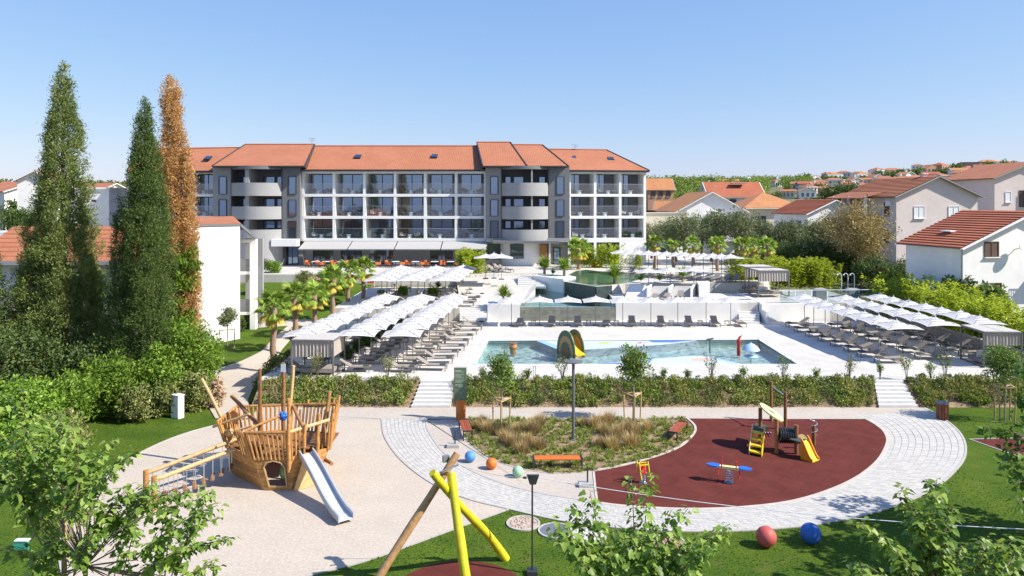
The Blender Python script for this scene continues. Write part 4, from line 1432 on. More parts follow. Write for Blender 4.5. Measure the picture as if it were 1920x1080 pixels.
# ---------------------------------------------------------------- houses
PALEW = mat('white_render', (0.78, 0.77, 0.76), 0.85, 0.04, 1.5, 0.05, 25, big=(0.3, 0.08))
PINKW = mat('pink_render', (0.66, 0.575, 0.54), 0.85, 0.04, 1.5, 0.05, 25, big=(0.3, 0.06))
CREAMW = mat('cream_render', (0.66, 0.60, 0.48), 0.85, 0.05, 1.5, 0.05, 25, big=(0.3, 0.08))
GREYW = mat('pale_grey_render', (0.52, 0.53, 0.55), 0.85, 0.05, 1.5, big=(0.3, 0.08))
BRICKW = mat('orange_brick_render', (0.48, 0.27, 0.17), 0.85, 0.08, 3)
SHUT = mat('brown_shutter', (0.10, 0.06, 0.045), 0.6, 0.1)
SHUTW = mat('white_shutter', (0.72, 0.73, 0.75), 0.6, 0.04)
def house(name, label, loc, rz, w, d, h, rise, wall=PALEW, roof=ROOF, hip=False, over=.45, wins=(), chim=None, courses=0, group=None, cat='house', flat=False):
    """local x = width of the gable front, front faces -y; ridge along y"""
    t = thing(name, label, cat, loc, rz, group)
    mb = MB()
    x, y = w / 2, d / 2
    if flat or hip:
        mb.prism([(-x, -y), (x, -y), (x, y), (-x, y)], -3, h)
    else:
        mb.hexa([(-x, -y, -3), (x, -y, -3), (x, y, -3), (-x, y, -3)], [(-x, -y, h), (x, -y, h), (x, y, h), (-x, y, h)])
        for s in (-1, 1):
            mb.poly([(-x, s * y, h), (x, s * y, h), (0, s * y, h + rise)][::-s])
    mb.build('wall', wall, t)
    if flat:
        mb = MB(); mb.box((0, 0, h + .12), (w + .5, d + .5, .25)); mb.build('roof', wall, t)
    elif hip:
        o_, r_ = over, min(x, y)
        mb = MB()
        X_, Y_ = x + o_, y + o_
        rl = max(0.05, abs(y - x))
        A = [(-X_, -Y_, h), (X_, -Y_, h), (X_, Y_, h), (-X_, Y_, h)]
        if y >= x:
            r1_, r2_ = (0, -rl, h + rise), (0, rl, h + rise)
            fs = [(A[0], A[1], r1_), (A[1], A[2], r2_, r1_), (A[2], A[3], r2_), (A[3], A[0], r1_, r2_)]
        else:
            r1_, r2_ = (-rl, 0, h + rise), (rl, 0, h + rise)
            fs = [(A[0], A[1], r2_, r1_), (A[1], A[2], r2_), (A[2], A[3], r1_, r2_), (A[3], A[0], r1_)]
        for f_ in fs:
            L_ = (Vector(f_[1]) - Vector(f_[0])).length
            mb.poly(f_, [(0, 0), (L_, 0), (L_ * .6, 5), (L_ * .4, 5)][:len(f_)])
        ro = mb.build('roof', roof, t)
        mb = MB(); mb.box((0, 0, h - .12), (2 * X_ - .04, 2 * Y_ - .04, .2)); mb.build('eaves', WHITE if wall is PALEW else wall, ro)
    else:
        mb = MB()
        zo = rise / x * over
        sl_len = math.hypot(x + over, rise + zo)
        n = courses or 1
        for s in (-1, 1):
            for k in range(n):
                t0, t1 = k / n, (k + 1) / n
                up_ = .08 if courses else 0
                xa, za = s * (x + over) * (1 - t0), h - zo + (rise + zo) * t0 + .14 + up_
                xb_, zb_ = s * (x + over) * (1 - t1), h - zo + (rise + zo) * t1 + .14
                q = [(xa, -y - over, za), (xa, y + over, za), (xb_, y + over, zb_), (xb_, -y - over, zb_)]
                uv = [(0, t0 * sl_len), (d, t0 * sl_len), (d, t1 * sl_len), (0, t1 * sl_len)]
                mb.poly(q if s > 0 else q[::-1], uv if s > 0 else uv[::-1])
                if courses:
                    mb.poly([(xa, -y - over, za - .09), (xa, y + over, za - .09), (xa, y + over, za), (xa, -y - over, za)])
        ro = mb.build('roof', roof, t)
        mb = MB()
        for s in (-1, 1):
            e_ = Vector((s * (x + over), 0, h - zo)); r_ = Vector((0, 0, h + rise))
            for yy in (-y - over, y + over):
                mb.bar(e_ + Vector((0, yy, .03)), r_ + Vector((0, yy, .03)), .12, .26, up=(0, 1, 0))
            mb.poly([e_ + Vector((0, -y - over, .02)), e_ + Vector((0, y + over, .02)), r_ + Vector((0, y + over, .02)), r_ + Vector((0, -y - over, .02))])
        mb.build('verge', GREYL if wall is not PALEW else WHITE, ro)
    if chim:
        mb = MB(); mb.box((chim[0], chim[1], h + rise * .8), (.6, .6, 2.0)); mb.box((chim[0], chim[1], h + rise * .8 + 1.05), (.85, .85, .15)); mb.build('chimney', wall, t)
    for (face, u, z, ww, hh, kind) in wins:
        if face == 'f':
            Mx = lambda a, dd, zz: Vector((a, -y - dd, zz))
        elif face == 'l':
            Mx = lambda a, dd, zz: Vector((-x - dd, -a, zz))
        else:
            Mx = lambda a, dd, zz: Vector((x + dd, a, zz))
        g = {'g': GLASSD, 's': SHUT, 'w': SHUTW}[kind]
        fr = SHUT if kind == 's' else (SHUTW if kind == 'w' else FRAME)
        wd = window(t, Mx, u - ww / 2, u + ww / 2, z, z + hh, .05, g, 1 if ww > 1.1 else 0, 'window', fr, .09)
        mb = MB(); mb.bar(Mx(u - ww / 2 - .1, .1, z - .06), Mx(u + ww / 2 + .1, .1, z - .06), .22, .07); mb.build('sill', WHITE, wd)
    return t

# white house at the right edge
h1 = house('white_house', 'white house with steep red tiled roof and satellite dish behind the bamboo', Vector((44.9, 66.6, 1.9)), R(12), 14.0, 6.5, 6.25, 2.9, PALEW, ROOF2, wins=[('f', -4.0, 5.3, 1.4, 1.3, 's'), ('f', -3.8, 1.4, 1.6, 1.6, 's'), ('f', 0.8, 4.0, 1.2, 2.2, 's')], courses=16, over=.6)
mb = MB()
mb.lathe([(.02, -.12), (.25, -.09), (.45, 0), (.5, .08)], 16)
o = mb.build('satellite_dish', SHUTW, h1, True); o.location = (-1.6, -4.0, 6.2); o.rotation_euler = (R(70), 0, R(20))
mb = MB(); mb.bar((-1.6, -3.25, 5.9), (-1.6, -3.9, 6.1), .06); mb.build('dish_arm', METAL, h1)
mb = MB(); mb.tube([(-7.1, -3.35, 6.0), (-7.1, -3.35, 0)], .07, 6); mb.build('downpipe', METAL, h1)
mb = MB(); mb.box((1.6, -3.9, 3.6), (3.2, 1.3, .2)); mb.build('balcony_slab', WHITE, h1)
mb = MB()
for k in range(14):
    mb.bar((.1 + k * .23, -4.5, 3.7), (.1 + k * .23, -4.5, 4.7), .04)
mb.bar((.05, -4.5, 4.7), (3.2, -4.5, 4.7), .06); mb.build('balcony_railing', SHUTW, h1)
mb = MB(); mb.box((-4.9, .4, 7.4), (.75, 1.15, .12)); o = mb.build('skylight', WHITE, h1)
# pink gabled house
h2 = house('pink_house', 'large pale pink house with two white shuttered windows in its gable', PD(1744, 464, 98) + Vector((0, 6, -2)), R(6), 11.8, 13, 9.0, 2.6, PINKW, ROOF, wins=[('f', -2.6, 6.0, 1.5, 1.6, 'w'), ('f', 2.4, 6.0, 1.5, 1.6, 'w'), ('l', 4.5, 6.2, 1.0, 1.9, 's'), ('l', 4.5, 2.6, 1.0, 1.9, 's')], courses=14, chim=(.2, -3.5), over=.55)
for z in (5.2, 1.8):
    mb = MB(); mb.box((-7.0, 1.5, z + .5), (2.2, 9, 1.15)); mb.build('balcony', BRICKW, h2)
for yy in (-2.6, 1.5, 5.5):
    mb = MB(); mb.box((-7.9, yy, 7.3), (.3, .3, 3.4)); mb.build('balcony_post', PALEW, h2)
for z in (8.0, 4.4):
    mb = MB(); mb.box((-6.1, -5.2, z), (.4, .9, .7)); mb.build('air_conditioner', SHUTW, h2)
mb = MB(); mb.poly([(-8.6, -3.4, 8.75), (-8.6, 6.6, 8.75), (-5.7, 6.6, 9.6), (-5.7, -3.4, 9.6)], [(0, 0), (10, 0), (10, 3), (0, 3)]); mb.build('porch_roof', ROOF, h2)
h3 = house('pink_house', 'pink house cut by the right edge with a columned terrace', PD(1925, 420, 112) + Vector((0, 5, -2)), R(4), 12, 11, 9.2, 2.4, PINKW, ROOF, wins=[('f', -3.8, 5.4, .9, 1.6, 'w'), ('f', -1.2, 4.6, 1.6, 2.6, 's')], over=.6)
mb = MB(); mb.box((1.0, -6.6, 6.8), (.4, .4, 5.0)); mb.build('column', PALEW, h3)
# white gabled house in the middle
def gh(px, base, D, **k):
    p = PD(px, base, D)
    return p
h4 = house('white_house', 'white gabled house with balustraded balcony and red roof behind the olive trees', PD(1552, 440, 105) + Vector((0, 4, -2.5)), R(10), 8.6, 9, 5.6, 1.9, PALEW, ROOF2, wins=[('f', -1.3, 3.2, .8, 1.7, 'g'), ('f', -.2, 3.2, .8, 1.7, 'g'), ('l', 2.5, 3.2, .7, 1.3, 'g'), ('l', .6, 3.2, .7, 1.3, 'g')], courses=12, chim=None)
mb = MB(); mb.box((0.6, -5.1, 2.9), (7.6, 1.4, .2)); mb.build('balcony_slab', PALEW, h4)
mb = MB(); mb.bar((-3.1, -5.7, 3.9), (4.3, -5.7, 3.9), .12)
for k in range(21):
    mb.bar((-3.05 + k * .36, -5.7, 3.0), (-3.05 + k * .36, -5.7, 3.9), .12)
mb.build('balustrade', PALEW, h4)
h5 = house('orange_roofed_house', 'cream house with a broad weathered orange hipped roof between two white houses', PD(1450, 419, 122) + Vector((0, 5, -2.2)), R(3), 9.4, 9, 4.9, 2.6, CREAMW, ROOF3, hip=True, over=.7, wins=[('f', -2, 2.0, 1.2, 1.4, 'g')])
h6 = house('white_house', 'wide white gable with pale verge boards rising behind the olive trees', PD(1326, 425, 118) + Vector((0, 5, -2)), R(4), 11.2, 12, 4.6, 3.0, PALEW, ROOF3, over=.5, wins=[('f', 1.6, 2.4, .8, 1.3, 'g')])
mb = MB(); mb.box((2.2, -6.6, 1.8), (6, 1.2, 4.2)); mb.build('annex', PALEW, h6)
h7 = house('red_roofed_house', 'long low house with dark red roof carrying solar panels', PD(1384, 388, 150) + Vector((0, 5, -1)), R(91), 7.5, 11, 3.4, 2.8, PALEW, ROOF2, over=.6, wins=[('l', -3.6, .8, 1.4, 1.8, 'g'), ('l', -.8, .8, 1.4, 1.8, 'g'), ('l', 2.0, .8, 1.4, 1.8, 'g')])
mb = MB(); mb.box((-1.6, -1.0, 6.0), (1.4, 3.0, .12)); o = mb.build('solar_panel', GLASS, h7); o.rotation_euler = (0, 0, 0)
h8 = house('orange_roofed_house', 'small grey-walled house with bright orange roof next to the hotel', PD(1262, 406, 140) + Vector((0, 4, -2.0)), R(75), 5.5, 4.6, 3.4, 1.5, GREYW, ROOF3, over=.5, wins=[('l', 0, 1.0, 1.2, 1.4, 'g')])
h9 = house('dormer_house', 'orange mansard-roofed house with dormers at the edge of the wood', PD(1240, 366, 190) + Vector((0, 4, -1)), R(90), 6.5, 6.8, 2.6, 2.8, BRICKW, ROOF3, over=.4, wins=[('l', -2, .6, 1.1, 1.5, 'g'), ('l', 0, .6, 1.1, 1.5, 'g'), ('l', 2, .6, 1.1, 1.5, 'g')])
# walled yard behind the hotel's right corner
mb = MB(); p = PD(1252, 420, 112); mb.box((p.x - 1, p.y, p.z), (8.2, .4, 3.4)); mb.box((p.x - 1, p.y - .05, p.z + 1.75), (8.4, .6, .16))
tag(mb.build('garden_wall', CREAMW), 'cream garden wall between the hotel corner and the white gable', 'wall')

# town on the hillside: (px of centre, py of foot, width px, wall height/width, roof kind, wall, turn, hip)
town = [(1296, 352, 22, .5, 0, GREYW, 10, 0), (1334, 358, 30, .38, 0, PALEW, 85, 0), (1366, 352, 34, .36, 1, PALEW, 88, 0),
        (1455, 350, 16, .45, 0, PALEW, 20, 0),
        (1478, 372, 22, .5, 0, CREAMW, 70, 0), (1512, 372, 30, .4, 1, PALEW, -12, 0), (1534, 352, 32, .35, 0, CREAMW, 80, 1), (1548, 366, 20, .4, 1, BRICKW, 30, 0),
        (1562, 347, 26, .35, 0, PALEW, 85, 1), (1582, 334, 24, .45, 0, GREYW, 75, 1), (1566, 358, 24, .4, 0, PALEW, -20, 0), (1600, 350, 24, .4, 0, PALEW, 10, 0),
        (1622, 348, 22, .4, 1, CREAMW, 65, 0), (1645, 328, 24, .4, 0, PALEW, 20, 1), (1672, 331, 34, .35, 0, CREAMW, 80, 1), (1690, 345, 20, .4, 1, PALEW, 40, 0),
        (1742, 326, 26, .45, 0, BRICKW, 5, 0), (1762, 320, 26, .4, 2, BRICKW, 30, 1), (1796, 330, 28, .4, 3, PALEW, 85, 0), (1826, 338, 40, .32, 0, PALEW, 80, 0), (1818, 345, 26, .36, 2, GREYW, 25, 0),
        (1852, 318, 34, .42, 1, PALEW, 85, 1), (1880, 330, 44, .3, 0, CREAMW, 85, 1), (1904, 322, 34, .35, 0, BRICKW, 75, 1), (1870, 345, 40, .3, 1, PALEW, 80, 0), (1912, 340, 36, .32, 1, PALEW, 85, 0), (1848, 360, 30, .35, 0, PALEW, 10, 0), (1550, 332, 18, .4, 0, PALEW, 60, 1),
        (1720, 318, 20, .4, 0, PALEW, 60, 1), (1508, 340, 22, .35, 0, PALEW, 85, 1), (1528, 340, 18, .4, 1, CREAMW, 15, 0), (1606, 330, 16, .4, 0, CREAMW, 50, 1), (1640, 342, 20, .4, 0, PALEW, 15, 0),
        (1225, 358, 16, .4, 0, CREAMW, 30, 0), (1405, 366, 20, .4, 0, PALEW, 20, 0), (1495, 356, 22, .4, 0, CREAMW, 75, 0)]
RF = [ROOF, ROOF3, ROOF2, ROOF3]
_r = random.Random(21)
_n = 0
while _n < 62:
    px, py = _r.uniform(1490, 1920), _r.uniform(318, 366)
    if py < 338 - (px - 1490) * .045 or any(abs(px - t_[0]) < (t_[2] * .45 + 6) and abs(py - t_[1]) < 4.5 for t_ in town):
        _n += .01
        continue
    town.append((px, py, _r.uniform(19, 36), _r.uniform(.32, .45), _r.choice((0, 0, 1, 2)), _r.choice((PALEW, PALEW, CREAMW, PINKW)), _r.choice((5, 20, 75, 85, 95)), _r.random() < .4))
    _n += 1
wnm = {PALEW.name: 'white', CREAMW.name: 'cream', GREYW.name: 'grey', BRICKW.name: 'brick-coloured', PINKW.name: 'pink'}
for k, (px, py, wpx, hr, rf, wall, turn, hip) in enumerate(town):
    p = hit(px, py, 100)
    w = wpx * p.y / FPX
    side = abs(math.sin(R(turn))) > .6
    ww, dd = (w * .62, w) if side else (w, w * .9)
    h = max(2.6, w * hr)
    face = 'l' if side else 'f'
    span = dd if side else ww
    wins = [(face, u * span, h * .35, span * .12, h * .4, 'g') for u in (-.3, 0, .3)]
    kin = sorted(q[0] for q in town if q[5] is wall and (RF[q[4]] is ROOF2) == (RF[rf] is ROOF2))
    house('hillside_house', 'small %s house with %s roof on the hillside, %s of its kind from the left' % (wnm[wall.name], 'red' if RF[rf] is ROOF2 else 'orange', ORD[kin.index(px)]), (p.x, p.y, p.z - .3), R(turn), ww, dd, h, (ww if not hip else min(ww, dd)) * .22, wall, RF[rf], bool(hip), .35,
          wins, (ww * .2, dd * .15) if k % 2 else None, group='houses on the hillside: %s, %s' % (wnm[wall.name], 'red' if RF[rf] is ROOF2 else 'orange'))
# flat-roofed white blocks on the skyline, and the brown block at the right
for px, py, wpx, lab in ((1404, 350, 30, 'white flat-roofed modern block with chimney below the wooded ridge'), (1438, 347, 20, 'smaller white flat-roofed block next to the modern one on the ridge')):
    p = hit(px, py, 100); w = wpx * p.y / FPX
    t = house('flat_roofed_block', lab, (p.x, p.y, p.z - .3), R(8), w, w * .7, w * .42, 0, PALEW, flat=True, wins=[('f', -.22 * w, .12 * w, .3 * w, .16 * w, 'g'), ('f', .25 * w, .12 * w, .3 * w, .16 * w, 'g')], cat='building')
    mb = MB(); mb.box((0, 0, w * .42 + .12 * w), (.18 * w, .18 * w, .24 * w)); mb.build('chimney', PALEW, t)
p = hit(1828, 322, 100); w = 48 * p.y / FPX
house('flat_roofed_block', 'brown unfinished flat-roofed block on the hilltop', (p.x, p.y, p.z), R(-10), w, w * .6, w * .36, 0, mat('raw_brown_block', (.20, .135, .11), .9, .12, 2), flat=True, wins=[('f', -.3 * w, .1 * w, .12 * w, .15 * w, 'g'), ('f', 0, .1 * w, .12 * w, .15 * w, 'g'), ('f', .28 * w, .06 * w, .2 * w, .2 * w, 'w')], cat='building')
p = hit(1864, 322, 100); w = 30 * p.y / FPX
house('flat_roofed_block', 'white villa with window bands beside the brown block on the hilltop', (p.x, p.y - 3, p.z), R(5), w, w * .6, w * .30, 0, PALEW, flat=True, wins=[('f', -.25 * w, .1 * w, .25 * w, .1 * w, 'g'), ('f', .2 * w, .1 * w, .25 * w, .1 * w, 'g')], cat='building')
# houses at the far left
def lh(px, foot, D, w, d, h, rise, rz, label, roof=ROOF, **k):
    return house('white_house', label, PD(px, foot, D), R(rz), w, d, h, rise, PALEW, roof, **k)
lh(36, 400, 120, 9.0, 8, 3.6, 1.6, 64, 'white house with orange roof and balcony at the left edge behind the annex', wins=[('l', -1, 1.3, 1.8, 1.4, 'g'), ('f', 0, 1.3, 1.4, 1.4, 'g')])
lh(196, 412, 105, 5.4, 8, 4.4, .2, 2, 'plain white flat-topped house between the two tall cypresses', wins=[('f', .6, 2.6, .5, .3, 'g')], flat=True)
lh(192, 378, 150, 7.4, 7, 2.2, 1.5, 70, 'small house with orange roof showing between the two tall cypresses')
lh(86, 385, 100, 4.5, 6, 3.4, 1.2, 10, 'white gabled house half hidden by the tallest cypress')
mb = MB(); p = PD(30, 425, 62); mb.box((p.x, p.y, p.z - 1.2), (4.4, 3, 1.6)); tag(mb.build('roof_dormer', PALEW), 'white box dormer above the annex roof at the left edge', 'dormer')
# ---------------------------------------------------------------- parasols and loungers
STRIPE = stripemat('striped_canvas', (0.70, 0.68, 0.655), (0.43, 0.43, 0.46))
POLE = mat('pole_grey', (0.16, 0.155, 0.15), 0.45, 0.08)
SLING = mat('taupe_sling', (0.27, 0.235, 0.21), 0.8, 0.08, 12)
DARKP = mat('charcoal_pad', (0.055, 0.058, 0.055), 0.85, 0.15, 9)
def make_parasol(side=2.45, drop=.48, h=2.28):
    t = thing('parasol', 'striped parasol', 'parasol')
    s = side / 2
    mb = MB()
    n = 8
    def sag(u, v):                       # height over the square, hanging slightly between the ribs
        m = max(abs(u), abs(v))
        z = h + drop * (1 - m) - .10 * m * (1 - m)
        e = min(abs(u), abs(v)) / max(m, 1e-6)
        return z + .085 * m * m * (1 - e * e)
    for i in range(n):
        for j in range(n):
            q = []
            for a, b in ((i, j), (i + 1, j), (i + 1, j + 1), (i, j + 1)):
                u, v = a / n * 2 - 1, b / n * 2 - 1
                q.append((u * s, v * s, sag(u, v)))
            mb.poly(q)
    mb.build('canopy', STRIPE, t, True)
    for u, v in ((1, 1), (1, -1), (-1, 1), (-1, -1)):
        r_ = MB(); r_.bar((0, 0, h + drop - .06), (u * s * .96, v * s * .96, h + .0), .035, .03); r_.build('rib', POLE, t)
    p_ = MB(); p_.tube([(0, 0, 0), (0, 0, h + drop)], .03, 8); p_.build('pole', POLE, t)
    f = MB(); f.lathe([(.03, h + drop - .01), (.05, h + drop + .02), (.03, h + drop + .08), (.005, h + drop + .13)], 8); f.build('finial', STRIPE, t)
    b_ = MB(); b_.box((0, 0, .05), (.6, .6, .1), taper=.9); b_.build('base', POLE, t)
    return t
def make_lounger():
    """head at +y, foot at -y, 2 m long"""
    t = thing('sun_lounger', 'taupe sun lounger', 'sun lounger')
    mb = MB()
    for x in (-.34, .34):
        mb.bar((x, -1.0, .34), (x, 1.0, .34), .05, .05)
    for y in (-.98, .28, .98):
        mb.bar((-.34, y, .34), (.34, y, .34), .045, .045)
    mb.build('frame', POLE, t)
    for x in (-.34, .34):
        for y in (-.9, .86):
            l_ = MB(); l_.bar((x, y, 0), (x, y, .33), .05); l_.build('leg', POLE, t)
    s_ = MB()
    for k in range(6):
        y0, y1 = -.97 + k * 1.25 / 6, -.97 + (k + 1) * 1.25 / 6
        s_.box((0, (y0 + y1) / 2, .375 - .012 * math.sin(math.pi * (k + .5) / 6)), (.62, y1 - y0 + .002, .03))
    s_.build('seat', SLING, t)
    b_ = MB(); b_.hexa([(-.31, .28, .36), (.31, .28, .36), (.31, .95, .80), (-.31, .95, .80)], [(-.31, .265, .40), (.31, .265, .40), (.31, .93, .84), (-.31, .93, .84)]); b_.build('backrest', SLING, t)
    for x in (-.2, .2):
        st = MB(); st.bar((x, .86, .34), (x, .8, .70), .035); st.build('back_strut', POLE, t)
    c_ = MB(); c_.box((0, -.72, .41), (.56, .34, .045)); c_.build('foot_cover', DARKP, t)
    return t
class Jit(Proto):
    def __init__(self, root, a, d, z=0.0):
        super().__init__(root)
        self.r, self.a, self.d, self.z = random.Random(a * 100), a, d, z
    def place(self, loc, rz=0.0, sc=None, label=None, group=None):
        r = self.r
        loc = Vector(loc) + Vector((r.uniform(-1, 1) * self.d, r.uniform(-1, 1) * self.d, 0))
        if self.z:
            k = 1 + r.uniform(-self.z, self.z * .4)
            sc = (sc or 1.0)
            sc = (sc, sc, sc * k) if isinstance(sc, (int, float)) else (sc[0], sc[1], sc[2] * k)
        o = super().place(loc, rz + R(r.uniform(-1, 1) * self.a), sc, label, group)
        if not self.z:
            # some backrests are laid lower
            f = r.choice((1, 1, 1, .55, .12))
            if f < 1:
                for c in o.children:
                    if c.name.startswith(('backrest', 'back_strut')) :
                        c.scale = (1, 1, 1)
                        c.matrix_parent_inverse = Matrix(((1, 0, 0, 0), (0, 1, 0, 0), (0, 0, f, .38 * (1 - f)), (0, 0, 0, 1)))
        return o
PAR, LNG = Jit(make_parasol(), 1.6, .03, .02), Jit(make_lounger(), 5, .08)
def side_table_mesh():
    a = MB(); a.box((0, 0, .42), (.42, .42, .03))
    b = MB(); b.bar((0, 0, 0), (0, 0, .41), .03)
    return a.mesh('table_top', POLE), b.mesh('leg', POLE)
STM = side_table_mesh()
def side_table(loc, label, group):
    t = thing('side_table', label, 'table', loc, 0, group)
    link('table_top', STM[0], t)
    for sx in (-.18, .18):
        for sy in (-.18, .18):
            o = link('leg', STM[1], t); o.location = (sx, sy, 0)

def field(x0, y0, x1, y1, n, z, rowname, par_dx, head, lsc=1.0, loung=True, dy=.9, extra=0):
    """a row of parasols with one lounger each; head = +1 head to the right, -1 to the left, 0 head away"""
    for k in range(n):
        f = k / (n - 1)
        x, y = x0 + (x1 - x0) * f, y0 + (y1 - y0) * f
        nm = ORD[k] + ' from the front' if k < n - 1 else 'rearmost'
        PAR.place((x + par_dx, y, z), 0, None, 'striped parasol, %s in %s' % (nm, rowname), 'striped parasols')
        if loung:
            LNG.place((x + head, y - dy, z), R(90), None, 'taupe sun lounger, %s in %s' % (nm, rowname), 'sun loungers')
# left field: three rows of eight
field(-13.25, 46.6, -11.15, 63.4, 8, Z1, 'the outer row left of the pool', 0, -.1)
field(-9.9, 46.6, -8.0, 63.4, 8, Z1, 'the middle row left of the pool', 0, -.1)
field(-7.0, 46.6, -5.1, 63.4, 8, Z1, 'the row left of and nearest the pool', 0, -.1)
# free loungers between that row and the pool
for k in range(9):
    y = 46.2 + k * 2.05
    LNG.place((-5.15 + (y - 46) * .11, y, Z1), R(90), None, 'taupe sun lounger in the open at the left pool edge, %s from the front' % ORD[k], 'sun loungers')
# right field
def apexrow(pts, name, head, z=Z1):
    za = z + 2.82
    for k, (px, py) in enumerate(pts):
        p = P(px, py, za)
        PAR.place((p.x, p.y, z), 0, None, 'striped parasol, %s from the back in %s' % (ORD[k], name), 'striped parasols')
        LNG.place((p.x - .9, p.y - .9, z), -head * math.pi / 2, None, 'taupe sun lounger, %s from the back in %s' % (ORD[k], name), 'sun loungers')
apexrow([(1508, 549), (1526, 556), (1547, 562), (1571, 568), (1595, 574.5), (1622, 582), (1648, 589), (1682, 597.5)], 'the inner row right of the pool', 1)
apexrow([(1586, 551), (1610, 556.5), (1634, 562), (1658, 568), (1690, 575.5), (1722, 583.5), (1755, 592)], 'the middle row right of the pool', 1)
apexrow([(1650, 548), (1675, 553.5), (1704, 559.5), (1735, 566), (1766, 573), (1801, 580.5), (1837, 589)], 'the outer row right of the pool', 1)
# row in front of the terrace wall
for k, px in enumerate((959, 1011.7, 1064, 1116.7, 1168, 1220.5, 1271, 1324, 1370.5)):
    p = P(px, 610.5, Z1)
    PAR.place((p.x, p.y, Z1), 0, .93, 'white parasol by the terrace wall behind the pool, %s from the left' % ORD[k], 'parasols by the terrace wall')
for k, px in enumerate((974, 1033.5, 1082, 1135, 1186, 1240, 1291, 1340, 1388)):
    p = P(px, 610, Z1)
    LNG.place((p.x, p.y - .2, Z1), R(-8), .9, 'sun lounger by the terrace wall behind the pool, %s from the left' % ORD[k], 'loungers by the terrace wall')
for k, px in enumerate((1000, 1053, 1103, 1155, 1204, 1258, 1312, 1362)):
    p = P(px, 610, Z1)
    side_table((p.x, p.y - .2, Z1), 'low dark side table by the terrace wall, %s from the left' % ORD[k], 'side tables by the wall')
# upper left rows
for row, (xa, xb, nm) in enumerate(((716, 752, 'outer'), (770, 818, 'middle'), (836, 868, 'inner'))):
    for k in range(5):
        y = 67.6 + k * 2.7
        x = PX(xa, 67.6) + (PX(xb, 78.4) - PX(xa, 67.6)) * k / 4
        PAR.place((x, y, ZL2), 0, (1.18, 1.18, 1.0), 'striped parasol on the upper left deck, %s row, %s from the front' % (nm, ORD[k]), 'parasols on the upper deck')
        LNG.place((x + .2, y - 1.0, ZL2), R(90), None, 'sun lounger on the upper left deck, %s row, %s from the front' % (nm, ORD[k]), 'loungers on the upper deck')
for k in range(5):
    y = 66.4 + k * 2.1
    LNG.place((PX(868, 66) + (k * .25), y, ZL2), R(90), None, 'sun lounger beside the white plaza, %s from the front' % ORD[k], 'loungers beside the plaza')
# middle terrace
for k, (px, py) in enumerate(((1216, 501), (1258, 499), (1301, 499))):
    p = P(px, py, Z2 + 2.75)
    PAR.place((p.x, p.y, Z2), 0, None, 'white parasol on the middle terrace, %s from the left' % ORD[k], 'parasols on the middle terrace')
for k, px in enumerate((1226, 1248, 1276)):
    LNG.place((PX(px, 67), 67 + .3 * k, Z2), R(-25), .9, 'cream lounger below the sloped walls, %s from the left' % ORD[k], 'loungers on the middle terrace')
# back row by the palms
for k in range(13):
    px = 1164 + k * 17.2
    p = P(px, 467.5 + k * .72 , Z3 + 2.75)
    PAR.place((p.x, p.y, Z3), 0, None, 'small white parasol in the back row near the palms, %s from the left' % (ORD[k] if k < 12 else 'last'), 'parasols in the back row')
    if k < 12:
        LNG.place((p.x + .3, p.y - 3.2, Z3), R(-50), None, 'sun lounger below the back row of parasols, %s from the left' % ORD[k], 'loungers in the back row')
for k in range(7):
    LNG.place((PX(888 + k * 10, 84), 84.5 + (k % 2) * 1.6, Z3), R(60), None, 'lounger on the plaza by the curved hotel wall, %s from the left' % ORD[k], 'loungers on the plaza')
for k, (px, py) in enumerate(((911, 474), (926, 473.5), (940, 475))):
    p = P(px, py, Z3 + 2.8)
    PAR.place((p.x, p.y, Z3), 0, None, 'white parasol beside the curved hotel wall, %s from the left' % ORD[k], 'parasols by the curved wall')
# restaurant tables and orange chairs
OR_ = chair_mesh(mat('orange_seat', (0.50, 0.14, 0.04), 0.6, 0.06, 5))
for k, px in enumerate((592, 612, 640, 668, 695, 742, 779, 815, 845)):
    D = HY - 3.4
    x = PX(px, D)
    t = thing('dining_table', 'restaurant table below the awnings, %s from the left' % ORD[k], 'table', (x, D, Z3), 0, 'restaurant tables')
    mb = MB(); mb.box((0, 0, .74), (.9, .9, .04)); mb.build('table_top', mat('white_tabletop', (.75, .74, .72), .5, .03), t)
    mb = MB(); mb.tube([(0, 0, 0), (0, 0, .72)], .05, 8); mb.lathe([(.3, 0), (.3, .02), (.05, .04)], 12); mb.build('pedestal', FRAME, t)
    for s in (-1, 1):
        chair('dining_chair', 'orange chair on the %s of restaurant table %s from the left' % ('left' if s < 0 else 'right', ORD[k]), 'chair', (x + s * .9, D - .1, Z3), s * -1.2, OR_, 'orange chairs', 1.05)
# dark lounge sofa and orange box by the plaza, orange screen on the upper left deck
for px, lab in ((917, 'left-hand dark framed armchair under the small white parasols'), (930, 'right-hand dark framed armchair under the small white parasols')):
    t = thing('armchair', lab, 'armchair', (PX(px, 88), 88, Z3)); t.scale = (1.3,) * 3
    for nm_, m_, mm in (('seat', CH[0], 0), ('backrest', CH[1], 0)):
        link(nm_, m_, t)
    for sx in (-.25, .25):
        for sy in (-.24, .24):
            o = link('leg', CH[2], t); o.location = (sx, sy, 0)
t = thing('planter_box', 'orange rust planter box at the edge of the top pool', 'planter', P(1119, 501, Z3))
mb = MB(); mb.box((0, 0, .45), (1.35, .7, .9), taper=1.04); mb.build('trough', mat('rust_orange', (.42, .15, .03), .8, .15, 4), t)
mb = MB(); mb.box((0, 0, .93), (1.28, .62, .04)); mb.build('soil', SOIL, t)
t = thing('orange_screen', 'red-orange panel on posts beside the upper parasols', 'panel', P(695, 541, 2.2))
mb = MB(); mb.box((0, 0, .95), (.75, .08, .75)); mb.build('board', mat('red_orange_board', (.60, .09, .02), .6, .06), t)
